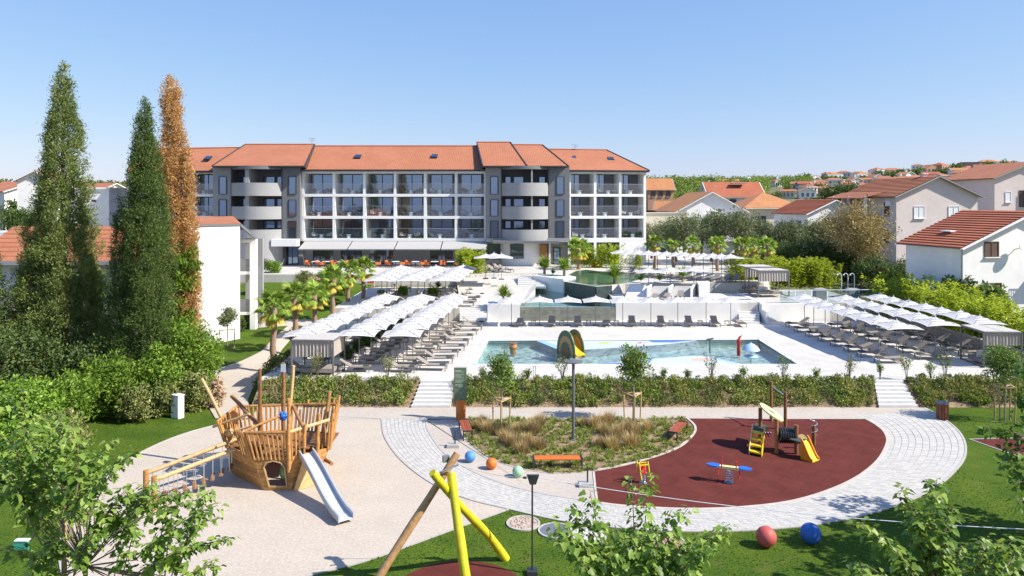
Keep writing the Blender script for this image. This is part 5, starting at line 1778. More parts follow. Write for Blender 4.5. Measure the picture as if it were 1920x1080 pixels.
for s in (-1, 1):
    mb = MB(); mb.bar((s * .42, 0, 0), (s * .42, 0, 1.4), .06); mb.build('post', SHUTW, t)

# ---------------------------------------------------------------- cabanas
CURTAIN = mat('taupe_curtain', (0.38, 0.335, 0.295), 0.9, 0.12, 5, stretch=(8, 8, 0.5))
ROOFC = mat('taupe_awning', (0.46, 0.43, 0.40), 0.9, 0.05, 3)
def cabana(label, loc, rz, w=2.6, d=2.3, h=2.3, drop=.95):
    t = thing('cabana', label, 'cabana', loc, rz)
    for x in (-w / 2, w / 2):
        for y in (-d / 2, d / 2):
            mb = MB(); mb.bar((x, y, 0), (x, y, h), .09); mb.build('post', POLE, t)
    mb = MB()
    for y in (-d / 2, d / 2):
        mb.bar((-w / 2, y, h), (w / 2, y, h), .09)
    for x in (-w / 2, 0, w / 2):
        mb.bar((x, -d / 2, h), (x, d / 2, h), .08)
    for x in (-w / 2, w / 2):
        mb.bar((x, -d / 2, .06), (x, d / 2, .06), .07)
    mb.build('roof_frame', POLE, t)
    for s in (-1, 1):
        mb = MB(); mb.box((s * w / 4, 0, h + .06), (w / 2 - .06, d, .03)); mb.build('roof_panel', ROOFC, t)
    def curt(p0, p1):
        mb = MB(); n = 36
        p0, p1 = Vector(p0), Vector(p1)
        dv = (p1 - p0); nrm = Vector((-dv.y, dv.x, 0)).normalized()
        for k in range(n):
            a = p0.lerp(p1, k / n) + nrm * .035 * math.sin(k * 1.9); b = p0.lerp(p1, (k + 1) / n) + nrm * .035 * math.sin((k + 1) * 1.9)
            mb.poly([a - Vector((0, 0, drop)), b - Vector((0, 0, drop)), b, a])
        mb.build('curtain', CURTAIN, t)
    curt((-w / 2 + .08, -d / 2 + .03, h - .05), (w / 2 - .08, -d / 2 + .03, h - .05))
    curt((w / 2 - .03, -d / 2 + .1, h - .05), (w / 2 - .03, d / 2 - .1, h - .05))
    mb = MB(); mb.box((0, .2, .3), (w * .8, d * .55, .25)); mb.build('daybed', SLING, t)
    mb = MB(); mb.box((-w * .2, .1, .55), (.7, .12, .6)); mb.build('cushion', mat('pale_cushion', (0.55, 0.53, 0.5), 0.9), t)
    return t
pc = P(598, 703, Z1)
cabana('taupe curtained cabana in front of the left parasol rows', (pc.x - .1, YF + 1.5, Z1), R(-4))
for k, (px, D, lab) in enumerate(((1415, 73.5, 'rear taupe cabana in front of the bamboo at the top terrace'), (1441, 70.5, 'front taupe cabana in front of the bamboo at the top terrace'))):
    cabana(lab, (PX(px, D), D, Z2 if D < 72 else 2.9), R(4), 3.0, 2.4, 2.5, .95)
cabana('taupe cabana behind the front right parasols by the boundary wall', (31.9, 48.0, Z1), R(-3), 2.4, 2.6, 2.3, .8)

# glass screen behind the inner right row, showers
t = thing('glass_screen', 'long low glass screen with white rail behind the right parasols', 'glass screen', (PX(1540, 67), 67, 2.7), worldspace=True)
a, b = Vector((PX(1462, 66), 66, 2.7)), Vector((PX(1640, 66.5), 66.5, 2.7))
for k in range(6):
    p, q = a.lerp(b, k / 6 + .004), a.lerp(b, (k + 1) / 6 - .004)
    mb = MB(); mb.hexa([p, q, q + Vector((0, .02, 0)), p + Vector((0, .02, 0))], [p + Vector((0, 0, 1.15)), q + Vector((0, 0, 1.15)), q + Vector((0, .02, 1.15)), p + Vector((0, .02, 1.15))]); mb.build('glass_panel', CLEAR, t)
mb = MB(); mb.bar(a + Vector((0, 0.01, 1.17)), b + Vector((0, .01, 1.17)), .06, .05); mb.build('rail', SHUTW, t)
for k, px in enumerate((1578, 1590, 1602)):
    p = Vector((PX(px, 70), 70, 2.7))
    t = thing('outdoor_shower', 'white goose-neck outdoor shower behind the parasols, %s from the left' % ORD[k], 'shower', p)
    mb = MB(); mb.tube([(0, 0, 0), (0, 0, 2.1)], .04, 8); mb.build('pole', SHUTW, t)
    mb = MB(); mb.tube([(0, 0, 2.1), (-.06, 0, 2.25), (-.2, 0, 2.32), (-.36, 0, 2.3), (-.42, 0, 2.22)], .03, 8); mb.build('neck', SHUTW, t)
    mb = MB(); mb.lathe([(.02, .05), (.1, .0), (.1, -.02)], 10, (-.42, 0, 2.18)); mb.build('shower_head', SHUTW, t)
for k in range(2):
    mb = MB(); mb.box((PX(1537 + k * 62, 68), 68, 3.2), (1.0, .8, 1.2)); tag(mb.build('plinth', GREYL), 'grey block behind the right parasols, %s one' % ('left' if k == 0 else 'right'), 'block')
# thin black frames at the front edge of the deck
for px, lab in ((755.5, 'thin black upright frame at the deck edge near the left loungers'), (1002, 'thin black upright frame at the deck edge in front of the pool')):
    p = Vector((PX(px, YF + .3), YF + .3, Z1))
    t = thing('upright_frame', lab, 'frame', p)
    for s in (-1, 1):
        mb = MB(); mb.bar((s * .07, 0, 0), (s * .07, 0, .75), .025); mb.build('upright', FRAME, t)
    mb = MB(); mb.bar((-.08, 0, .75), (.08, 0, .75), .025); mb.build('crossbar', FRAME, t)

# ---------------------------------------------------------------- pool toys
p = P(1070, 659, Z1)
t = thing('pool_slide', 'green and orange rainbow-shaped children slide standing in the pool', 'slide', (p.x, p.y, Z1 - .5))
def arch_panel(name, y, rad, m, th=.07, x=0):
    mb = MB()
    pts = [(x + rad * math.cos(math.pi * k / 18) * .95, y, .25 + 1.75 * (rad / .8) * math.sin(math.pi * k / 18) ** .8) for k in range(19)]
    n = len(pts)
    mb.hexa([(q[0], q[1], q[2]) for q in pts], [(q[0], q[1] + th, q[2]) for q in pts])
    return mb.build(name, m, t)
GRN = mat('slide_green', (.07, .13, .075), .4, .1, 4); ORG = mat('slide_orange', (.50, .26, .10), .4, .1, 4); BRN = mat('slide_brown', (.22, .10, .05), .4, .1, 4); YEL = mat('slide_yellow', (.75, .42, .02), .35, .06, 4)
# two tall curved side panels, seen obliquely
for k, (dx, m1) in enumerate(((-.42, GRN), (.42, GRN))):
    mb = MB(); pts = []
    for i in range(19):
        a_ = math.pi * i / 18
        pts.append((dx, -1.0 + 1.05 * (1 - math.cos(a_)), .2 + 1.85 * math.sin(a_) ** .75))
    mb.hexa(pts, [(q[0] + .07, q[1], q[2]) for q in pts]); pn = mb.build('side_panel', m1, t)
    for rr, mm, off in ((.78, ORG, -.006), (.56, GRN, -.012), (.40, BRN, -.018)):
        mb = MB(); pts = []
        for i in range(19):
            a_ = math.pi * i / 18
            pts.append((dx + off, .05 - 1.05 * rr * math.cos(a_), .2 + 1.85 * rr * math.sin(a_) ** .75))
        mb.hexa(pts, [(q[0] + .07 - 2 * off, q[1], q[2]) for q in pts]); mb.build('painted_band', mm, pn)
mb = MB()
for i in range(10):
    f0, f1 = i / 10, (i + 1) / 10
    zz = lambda f: 1.35 * (1 - f) ** 1.4 + .42
    mb.hexa([(-.35, .3 - 1.5 * f0, zz(f0) - .05), (-.35, .3 - 1.5 * f1, zz(f1) - .05), (.42, .3 - 1.5 * f1, zz(f1) - .05), (.42, .3 - 1.5 * f0, zz(f0) - .05)],
            [(-.35, .3 - 1.5 * f0, zz(f0)), (-.35, .3 - 1.5 * f1, zz(f1)), (.42, .3 - 1.5 * f1, zz(f1)), (.42, .3 - 1.5 * f0, zz(f0))])
mb.build('chute', YEL, t)
t.rotation_euler = (0, 0, R(34))
p = P(962, 651, Z1)
t = thing('barrel_float', 'small brown barrel toy in the left part of the pool', 'pool toy', (p.x, p.y, Z1 - .15))
mb = MB(); mb.lathe([(.2, -.4), (.27, .1), (.29, .25), (.26, .45)], 14); mb.build('barrel', ORG, t, True)
for z in (.08, .4):
    mb = MB(); mb.lathe([(.285, z), (.30, z + .02), (.30, z + .06), (.28, z + .08)], 14); mb.build('hoop', BRN, t)
p = P(1385, 654, Z1)
t = thing('water_post', 'red post water toy with a beak standing in the pool', 'pool toy', (p.x, p.y, Z1 - .5))
RED = mat('toy_red', (.50, .03, .02), .4, .08, 4)
mb = MB(); mb.lathe([(.13, 0), (.13, .9), (.15, .95), (.15, 1.15), (.05, 1.25)], 12); mb.build('post', RED, t, True)
mb = MB(); mb.tube([(0, 0, 1.1), (.05, -.05, 1.35), (.2, -.1, 1.5)], [.09, .08, .02], 8); mb.build('spout', RED, t)
p = P(1408, 668, Z1)
t = thing('water_parasol', 'pale blue umbrella-shaped fountain in the right part of the pool', 'fountain', (p.x, p.y, Z1 - .5))
mb = MB(); mb.tube([(0, 0, 0), (0, 0, 1.5)], .05, 8); mb.build('stem', STEEL, t)
mb = MB(); mb.lathe([(.62, .95), (.45, 1.2), (.2, 1.36), (.05, 1.42)], 18); mb.build('dish', mat('pale_blue_fibre', (.42, .58, .70), .4, .06), t, True)
mb = MB(); mb.lathe([(.4, .44), (.5, .50), (.42, .56)], 18); mb.build('splash_ring', mat('pale_blue_fibre', (.42, .58, .70)), t, True)
p = P(1331, 650, Z1)
t = thing('water_cannon', 'small green spray toy near the far pool edge', 'pool toy', (p.x, p.y, Z1 - .5))
mb = MB(); mb.tube([(0, 0, 0), (0, 0, 1.0)], .05, 8); mb.build('stem', GRN, t)
mb = MB(); mb.tube([(-.25, 0, 1.0), (.28, 0, 1.12)], [.09, .05], 8); mb.build('nozzle', GRN, t)

# ---------------------------------------------------------------- pirate ship
SY0 = 30.0
ship = thing('play_ship', 'large timber pirate-ship climbing frame with masts on the sand', 'play ship', (-10, 31.5, 0), worldspace=True)
DZ, RZ_ = 1.42, 2.45
base = [Vector(p) for p in ((-10.3, 29.9, 0), (-9.12, 29.9, 0), (-8.45, 30.5, 0), (-8.55, 32.5, 0), (-10.2, 33.1, 0), (-12.2, 32.8, 0), (-12.3, 31.7, 0))]
deckp = [Vector(p) for p in ((-10.75, 29.85, DZ), (-9.2, 29.85, DZ), (-7.85, 31.0, DZ), (-8.15, 32.9, DZ), (-10.2, 33.6, DZ), (-12.45, 33.0, DZ), (-12.5, 31.4, DZ))]
railp = [Vector(p) for p in ((-11.05, 29.8, RZ_), (-9.25, 29.8, RZ_), (-7.75, 30.95, RZ_ + .1), (-7.95, 33.1, RZ_ + .25), (-10.2, 33.9, RZ_), (-12.7, 33.2, RZ_ + .1), (-12.8, 31.2, RZ_))]
NP = 8
door = {(0, k) for k in range(1, 7)}
for e in range(7):
    f = (e + 1) % 7
    for k in range(NP):
        t0, t1 = k / NP, (k + .94) / NP
        a, b = base[e].lerp(deckp[e], t0), base[f].lerp(deckp[f], t0)
        d, c = base[e].lerp(deckp[e], t1), base[f].lerp(deckp[f], t1)
        ctr = Vector((-10.2, 31.6, (a.z + c.z) / 2))
        segs = [(0, 1)]
        if e == 0 and 0 < k < 7:
            wdt = .22 if k < 6 else .32
            segs = [(0, .24 + (.1 if k == 6 else 0)), (.82 - (.1 if k == 6 else 0), 1)]
        for s0, s1 in segs:
            q = [a.lerp(b, s0), a.lerp(b, s1), d.lerp(c, s1), d.lerp(c, s0)]
            inn = [v + (Vector((ctr.x, ctr.y, v.z)) - v).normalized() * .05 for v in q]
            mb = MB(); mb.hexa(inn, q)
            mb.build('plank', WOOD, ship)
    # rail slats with open gaps; a gap at the slide and where the bridge lands
    n = max(4, int((deckp[f] - deckp[e]).length / .17))
    for k in range(n):
        t = (k + .5) / n
        if (e == 1 and .35 < t < .9) or (e == 6 and .15 < t < .62):
            continue
        a, b = deckp[e].lerp(deckp[f], t), railp[e].lerp(railp[f], t)
        hgt = 1.0 if e not in (3, 2) else 1.0 + .22 * math.sin(k * 1.7) + (.25 if e == 2 else 0)
        top = a.lerp(b, hgt)
        mb = MB(); mb.tube([a - Vector((0, 0, .12)), top], [.052, .05], 7); mb.build('rail_slat', WOOD, ship)
    if e not in (1, 2, 6):
        mb = MB(); mb.tube([railp[e], railp[f]], .06, 8); mb.build('top_rail', WOOD, ship)
mb = MB(); mb.tube([railp[1], railp[1].lerp(railp[2], .95) + Vector((0, 0, .1))], .07, 8); mb.build('top_rail', WOODP, ship)
mb = MB(); mb.tube([railp[2] + Vector((0, .2, .0)), railp[3] + Vector((0, 0, -.05))], .07, 8); mb.build('top_rail', WOODR, ship)
# deck boards
for k in range(16):
    x = -12.1 + k * .27
    y0 = 30.0 if -10.7 < x < -9.2 else (30.9 if x > -9.2 else 31.2)
    if x > -8.6: y0 = 31.2
    mb = MB(); mb.box((x, (y0 + 33.0) / 2, DZ - .03), (.25, 33.0 - y0, .05)); mb.build('deck_board', WOODR, ship)
# right triangular shield panel
a, b, c = Vector((-9.1, 29.87, .02)), Vector((-8.4, 30.45, .02)), Vector((-8.75, 30.15, DZ - .1))
mb = MB(); n_ = Vector((.04, -.05, 0)); mb.hexa([a + n_, b + n_, c + n_], [a + n_ * 2, b + n_ * 2, c + n_ * 2]); mb.build('shield_panel', WOODP, ship)
# door surround and green bubble window
mb = MB()
fp = lambda s, z: base[0].lerp(base[1], s).lerp(deckp[0].lerp(deckp[1], s), z / DZ) + Vector((0, -.03, 0))
arch = [fp(.23, .18), fp(.23, .98), fp(.32, 1.18), fp(.53, 1.26), fp(.74, 1.18), fp(.83, .98), fp(.83, .18)]
for p, q in zip(arch, arch[1:] + arch[:1]):
    mb.bar(p, q, .05, .05)
mb.build('door_surround', WOODP, ship)
mb = MB(); mb.ball((-9.42, 30.45, .62), .42, 18, 12); mb.build('green_dome', mat('green_fibre', (.16, .24, .09), .25, .06), ship, True)
# masts and poles: (photo px bottom), (photo px top), depths, radius
def pole(p0, D0, p1, D1, r, m=WOOD, name='mast', r1=None):
    a, b = PD(p0[0], p0[1], D0), PD(p1[0], p1[1], D1)
    n = 5
    pts = [a.lerp(b, k / n) + Vector((.012 * math.sin(k * 2.1), .012 * math.cos(k * 1.7), 0)) * (0 < k < n) for k in range(n + 1)]
    mb = MB(); mb.tube(pts, [r + ((r1 or r * .85) - r) * k / n for k in range(n + 1)], 10)
    return mb.build(name, m, ship, True)
pole((488, 858), 31.6, (487, 692), 31.6, .085, WOODR)
m2 = pole((532, 862), 31.0, (531, 680), 31.0, .095, WOODR)
pole((542, 800), 32.2, (550, 685), 32.2, .085, WOODP)
pole((542, 885), 29.8, (541, 747), 29.8, .085, WOOD)
pole((440, 830), 32.6, (378, 710), 33.2, .09, WOODP)
pole((488, 800), 31.4, (434, 742), 32.2, .10, WOODR, 'yard')
pole((604, 842), 31.2, (618, 733), 31.5, .10, WOOD)
pole((628, 772), 32.9, (604, 868), 32.6, .10, WOODR, 'bow_post')
pole((595, 846), 30.6, (598, 776), 30.7, .085, WOOD)
pole((570, 838), 30.1, (572, 795), 30.1, .075, WOOD)
pole((568, 800), 31.6, (548, 760), 32.2, .075, WOODR, 'yard')
pole((400, 800), 31.6, (468, 776), 31.0, .06, WOODP, 'top_rail')
pole((428, 812), 30.9, (474, 798), 30.6, .06, WOODP, 'top_rail')
pole((460, 808), 30.1, (524, 780), 30.6, .065, WOOD, 'top_rail')
pole((605, 858), 32.2, (622, 870), 31.2, .09, WOODR, 'bow_foot')
for k in range(5):
    rr = random.Random(k)
    pole((418 + k * 5, 812 + (k % 2) * 6), 31.4, (434 + k * 3, 806 + (k % 3) * 5), 30.8, .075, WOODP, 'log_end')
# carved stern shield
mb = MB(); pts = [PD(x, y, 32.4) for x, y in ((426, 792), (428, 775), (438, 769), (446, 776), (446, 796))]; mb.hexa(pts, [p + Vector((0, .1, 0)) for p in pts]); mb.build('stern_board', WOODR, ship)
# blue wheel of cams and a pale plate on the middle mast
BLU = mat('toy_blue', (.015, .13, .55), .4, .06)
mb = MB()
c = PD(532, 779, 30.85)
for k in range(6):
    a_ = k * math.pi / 3
    mb.ball(tuple(c + Vector((.12 * math.cos(a_), -.08, .12 * math.sin(a_)))), .09, 8, 6)
mb.ball(tuple(c + Vector((0, -.1, 0))), .12, 10, 8)
mb.build('blue_knob', BLU, ship, True)
c = PD(531, 690, 30.88); mb = MB(); mb.box(c, (.2, .03, .34)); mb.build('mast_plate', mat('pale_plate', (.5, .55, .62), .5), ship)
# steel slide
mb = MB()
top, bot = Vector((-8.66, 30.25, DZ)), Vector((-6.15, 26.75, .22))
dirv = (bot - top); flat_ = Vector((dirv.x, dirv.y, 0)).normalized(); sd_ = Vector((flat_.y, -flat_.x, 0))
prof = []
L = Vector((dirv.x, dirv.y, 0)).length
for k in range(15):
    f = k / 14
    z = DZ + .03 - (DZ - .16) * smooth(-.12, .98, f)
    if f > .86:
        z = .22 + (.0 if f < .93 else -.04)
    prof.append(top + flat_ * (L * f) + Vector((0, 0, z - top.z)))
hw = .26
for a, b in zip(prof[:-1], prof[1:]):
    mb.hexa([a - sd_ * hw - Vector((0, 0, .02)), b - sd_ * hw - Vector((0, 0, .02)), b + sd_ * hw - Vector((0, 0, .02)), a + sd_ * hw - Vector((0, 0, .02))], [a - sd_ * hw, b - sd_ * hw, b + sd_ * hw, a + sd_ * hw])
slide = mb.build('slide', mat('slide_bed_steel', (.72, .74, .77), .35, .04, metal=.4), ship)
for s in (-1, 1):
    mb = MB()
    for a, b in zip(prof[:-1], prof[1:]):
        o_ = sd_ * (s * (hw + .03))
        w = sd_ * .03
        mb.hexa([a + o_ - w - Vector((0, 0, .05)), b + o_ - w - Vector((0, 0, .05)), b + o_ + w - Vector((0, 0, .05)), a + o_ + w - Vector((0, 0, .05))], [a + o_ - w + Vector((0, 0, .2)), b + o_ - w + Vector((0, 0, .2)), b + o_ + w + Vector((0, 0, .2)), a + o_ + w + Vector((0, 0, .2))])
    mb.build('slide_side', mat('slide_side_grey', (.44, .47, .50), .4, .05, metal=.3), slide)
# rope bridge
br = thing('chain_bridge', 'timber handrailed chain bridge leading up to the play ship', 'bridge', (-13.5, 29, 0), worldspace=True)
pA, pB = P(273.6, 943), P(289, 956)
for p in (pA, pB):
    mb = MB(); mb.tube([p, p + Vector((0, 0, 1.3))], .105, 12); mb.build('post', WOOD, br, True)
mb = MB(); mb.bar(pA + Vector((0, 0, .08)), pB + Vector((0, 0, .08)), .12, .12); mb.build('sill', WOOD, br)
eA, eB = PD(447, 822, 31.35), PD(440, 842, 30.4)
for p, q in ((pA + Vector((0, 0, 1.18)), eA), (pB + Vector((0, 0, 1.15)), eB)):
    mb = MB(); mb.tube([p, q], .085, 10); mb.build('handrail', WOODP, br, True)
tA, tB = Vector((-12.35, 31.3, .75)), Vector((-12.0, 30.5, .72))
nt = 9
for k in range(nt):
    f = (k + .6) / (nt + .3)
    sagz = .30 + (.45 * f) - .18 * math.sin(math.pi * f)
    a = (pA.lerp(Vector((eA.x, eA.y, 0)), f)); b = (pB.lerp(Vector((eB.x, eB.y, 0)), f))
    a = Vector((a.x, a.y, sagz)); b = Vector((b.x, b.y, sagz))
    mb = MB(); mb.bar(a.lerp(b, .1), a.lerp(b, .9), .16, .07); mb.build('tread', WOODR, br)
    for (p0, p1, q) in ((pA + Vector((0, 0, 1.18)), eA, a.lerp(b, .1)), (pB + Vector((0, 0, 1.15)), eB, a.lerp(b, .9))):
        mb = MB(); mb.tube([p0.lerp(p1, f), q], .014, 5); mb.build('chain', STEEL, br)

# ---------------------------------------------------------------- tripod swing frame
sw = thing('swing_frame', 'tripod of one brown and two yellow logs at the bottom of the picture', 'swing frame', (-2, 24.5, 0), worldspace=True)
YLOG = mat('yellow_log', (0.55, 0.48, 0.015), 0.55, 0.12, 3.5, 0.25, 12)
def log(pts, r, m, name='log'):
    pp = catmull(pts, 4)
    rr = random.Random(len(name))
    n = len(pp)
    mb = MB(); mb.tube(pp, [r * (1.12 - .24 * k / n + .05 * math.sin(k * 1.3)) for k in range(n)], 14); return mb.build(name, m, sw, True)
log([Vector((-4.5, 21.9, -.15)), Vector((-3.55, 22.25, 1.3)), Vector((-2.6, 22.6, 2.7)), Vector((-1.74, 22.95, 3.98))], .125, woodmat('brown_log', (0.34, 0.18, 0.075), (0.5, 0.30, 0.14)), 'brown_log')
log([Vector((-1.22, 21.3, -.15)), Vector((-1.45, 21.65, 1.1)), Vector((-1.68, 22.05, 2.3)), Vector((-1.9, 22.45, 3.55))], .15, YLOG, 'yellow_log')
log([Vector((-.20, 24.15, 0)), Vector((-.78, 23.75, 1.0)), Vector((-1.55, 22.75, 2.3)), Vector((-2.43, 21.95, 3.74))], .13, YLOG, 'yellow_log')
mb = MB(); c = PD(842, 880, 22.6); mb.tube([c + Vector((-.3, 0, -.1)), c + Vector((.3, 0, .15))], .03, 8); mb.build('bolt', STEEL, sw)
def floodlight(t, c, rz):
    mb = MB(); mb.hexa([c + Vector((-.2, -.04, .14)), c + Vector((.2, -.04, .14)), c + Vector((.2, .06, .14)), c + Vector((-.2, .06, .14))][::-1], [c + Vector((-.1, -.04, -.16)), c + Vector((.1, -.04, -.16)), c + Vector((.1, .06, -.16)), c + Vector((-.1, .06, -.16))][::-1])
    return mb.build('lamp_head', FRAME, t)
t = thing('clamp_lamp', 'small grey clamp lamp at the top of the brown log', 'lamp', PD(836, 860, 23.0), worldspace=True)
c = PD(836, 860, 23.0)
mb = MB(); mb.box(c, (.2, .14, .2), .5); mb.build('housing', METAL, t); mb = MB(); mb.tube([c, c + Vector((.22, 0, -.25))], .03, 6); mb.build('bracket', METAL, t)

# ---------------------------------------------------------------- lamps, signs, benches
base = P(998, 1076)
t = thing('floodlight_pole', 'thin black floodlight pole standing in the lawn near the swing', 'floodlight', base)
mb = MB(); mb.tube([(0, 0, 0), (0, 0, 3.0)], .03, 8); mb.build('pole', FRAME, t)
floodlight(t, Vector((0.02, 0, 3.05)), 0)
mb = MB(); mb.tube([(-.3, 0, 3.1), (-.18, 0, 3.1)], .04, 8); mb.build('stub', FRAME, t)
mb = MB(); mb.box((0, 0, .07), (.34, .34, .14)); mb.build('foot', FRAME, t)
w0 = base + Vector((.2, 0, 3.1))
def wire(label, a, b, sag, m, r=.012):
    mb = MB(); mb.tube([a.lerp(b, k / 16) - Vector((0, 0, sag * 4 * (k / 16) * (1 - k / 16))) for k in range(17)], r, 5)
    tag(mb.build('wire', m), label, 'wire')
wire('white string stretched from the floodlight pole to the right edge', w0, PD(1960, 994, 19.0), .25, SHUTW)
wire('thin grey cable from the brown log to the floodlight pole', PD(838, 862, 23.0), base + Vector((-.28, 0, 3.1)), .12, METAL, .01)
for px, py, lab in ((1098, 911, 'short post in a concrete foot at the corner of the rubber area'), (850, 838, 'short post in a concrete foot left of the dark red bench')):
    t = thing('footed_post', lab, 'post', P(px, py))
    mb = MB(); mb.box((0, 0, .08), (.62, .5, .16), taper=.94); mb.build('foot', mat('grey_concrete', (.36, .35, .34), .9, .1, 6), t)
    mb = MB(); mb.tube([(.08, 0, .16), (.08, 0, .78)], .035, 8); mb.build('post', FRAME, t)
t = thing('lamp_post', 'slim grey lamp post with flat round head in the garden bed', 'lamp post', P(1075, 825))
mb = MB(); mb.tube([(0, 0, 0), (0, 0, 3.85)], .075, 10); mb.build('pole', mat('post_grey', (.12, .125, .135), .5, .06), t, True)
mb = MB(); mb.lathe([(.05, 3.82), (.3, 3.88), (.46, 3.93), (.46, 3.97), (.1, 4.02)], 20); mb.build('lamp_head', MATS['post_grey'], t, True)
mb = MB(); mb.lathe([(.14, 0), (.14, .05), (.08, .08)], 12); mb.build('foot', MATS['post_grey'], t)
# information board
t = thing('information_board', 'green information board on an orange column by the garden steps', 'sign', P(864, 787))
mb = MB(); mb.lathe([(.27, 0), (.27, 1.08), (.25, 1.12)], 20); mb.build('column', mat('orange_column', (.60, .16, .02), .5, .06), t, True)
mb = MB(); mb.box((-.02, -.1, 1.98), (.68, .12, 1.82)); bd = mb.build('board', mat('sage_board', (.115, .175, .105), .5, .04), t)
pm = mat('board_print', (.52, .58, .48), .6, .02)
rr = random.Random(2)
for k in range(15):
    z = 2.72 - k * .062
    if k in (2, 7, 11):
        continue
    ln = (.34 if k == 0 else rr.uniform(.3, .5))
    mb = MB(); mb.box((-.29 + ln / 2, -.164, z), (ln, .006, .045 if k == 0 else .016)); mb.build('print_line', pm, bd)
# cabinet
t = thing('service_cabinet', 'white street service cabinet with dark vents against the hedge', 'cabinet', P(333, 783), R(-28))
CW = mat('cabinet_white', (.70, .70, .69), .5, .03)
mb = MB(); mb.box((0, 0, .62), (.62, .36, 1.24)); mb.build('body', CW, t)
mb = MB(); mb.box((0, 0, 1.27), (.68, .42, .05)); mb.build('lid', CW, t)
mb = MB(); mb.box((.12, -.19, .62), (.34, .02, 1.1)); dr = mb.build('door', CW, t)
mb = MB(); mb.box((.0, -.21, .75), (.03, .03, .16)); mb.build('handle', FRAME, t)
for z in (.9, .72, .3):
    mb = MB(); mb.box((-.2, -.185, z), (.14, .02, .05)); mb.build('vent', FRAME, t)
# litter bin
t = thing('litter_bin', 'brown timber litter bin with dark lid beside the paved arc', 'litter bin', P(1767, 786), R(8))
for k in range(12):
    a_ = 2 * math.pi * k / 12
    mb = MB(); mb.box((.27 * math.cos(a_), .27 * math.sin(a_), .44), (.05, .125, .84), a_); mb.build('slat', woodmat('bin_timber', (.14, .04, .018), (.22, .07, .03)), t)
mb = MB(); mb.lathe([(.25, .02), (.25, .82)], 16); mb.build('liner', FRAME, t)
mb = MB(); mb.lathe([(.32, .86), (.33, .9), (.33, .95), (.1, 1.0)], 18); mb.build('lid', mat('bin_lid', (.12, .13, .13), .5), t, True)
# benches
def bench(label, loc, rz, slatm, legs='arm', L=2.0):
    t = thing('bench', label, 'bench', loc, rz, 'timber benches')
    for k in range(5):
        mb = MB(); mb.box((0, -.2 + k * .1, .46), (L, .085, .045)); mb.build('slat', slatm, t)
    for s in (-1, 1):
        l_ = MB()
        x = s * (L / 2 + .03)
        l_.bar((x, -.22, 0), (x, -.22, .5), .06); l_.bar((x, .22, 0), (x, .22, .5), .06); l_.bar((x, -.25, .49), (x, .25, .49), .06)
        l_.build('leg_frame', FRAME, t)
    return t
SLO = woodmat('orange_slat', (.50, .105, .015), (.60, .15, .025)); SLR = woodmat('red_brown_slat', (.28, .06, .025), (.36, .09, .04))
bench('bright orange slatted bench at the front of the garden bed', P(1046, 880) + Vector((0, .2, 0)), R(1), SLO, L=2.1)
bench('dark red slatted bench beside the orange column', P(873, 815), R(100), SLR, L=1.9)
bench('dark red slatted bench at the rubber edge of the garden bed', P(1271, 818), R(62), SLR, L=1.9)
# balls
def sphere(label, px, py_c, rpx, m):
    D = FPX * CAMH / (py_c - HOR)
    for _ in range(5):
        r = rpx * D / FPX
        D = FPX * (CAMH - r) / (py_c - HOR)
    c = PD(px, py_c, D)
    mb = MB(); mb.ball((0, 0, 0), r, 24, 16)
    o = mb.build('ball', m, None, True); o.location = (c.x, c.y, r)
    tag(o, label, 'ball', 'decorative balls')
sphere('small sky blue ball on the curved walk', 881.5, 856, 10.3, mat('ball_blue', (.08, .25, .58), .6, .12, 5, .15, 40))
sphere('small orange ball on the curved walk', 921.5, 869, 10.5, mat('ball_orange', (.65, .16, .02), .6, .12, 5, .15, 40))
sphere('small mint green ball on the curved walk', 971, 884, 10.5, mat('ball_mint', (.30, .52, .32), .6, .12, 5, .15, 40))
sphere('large salmon red ball lying on the front lawn', 1436.5, 1006, 18.8, mat('ball_red', (.48, .085, .075), .6, .14, 5, .15, 40))
sphere('large deep blue ball lying on the front lawn', 1520, 1000, 18.8, mat('ball_deep_blue', (.02, .12, .42), .6, .14, 5, .15, 40))
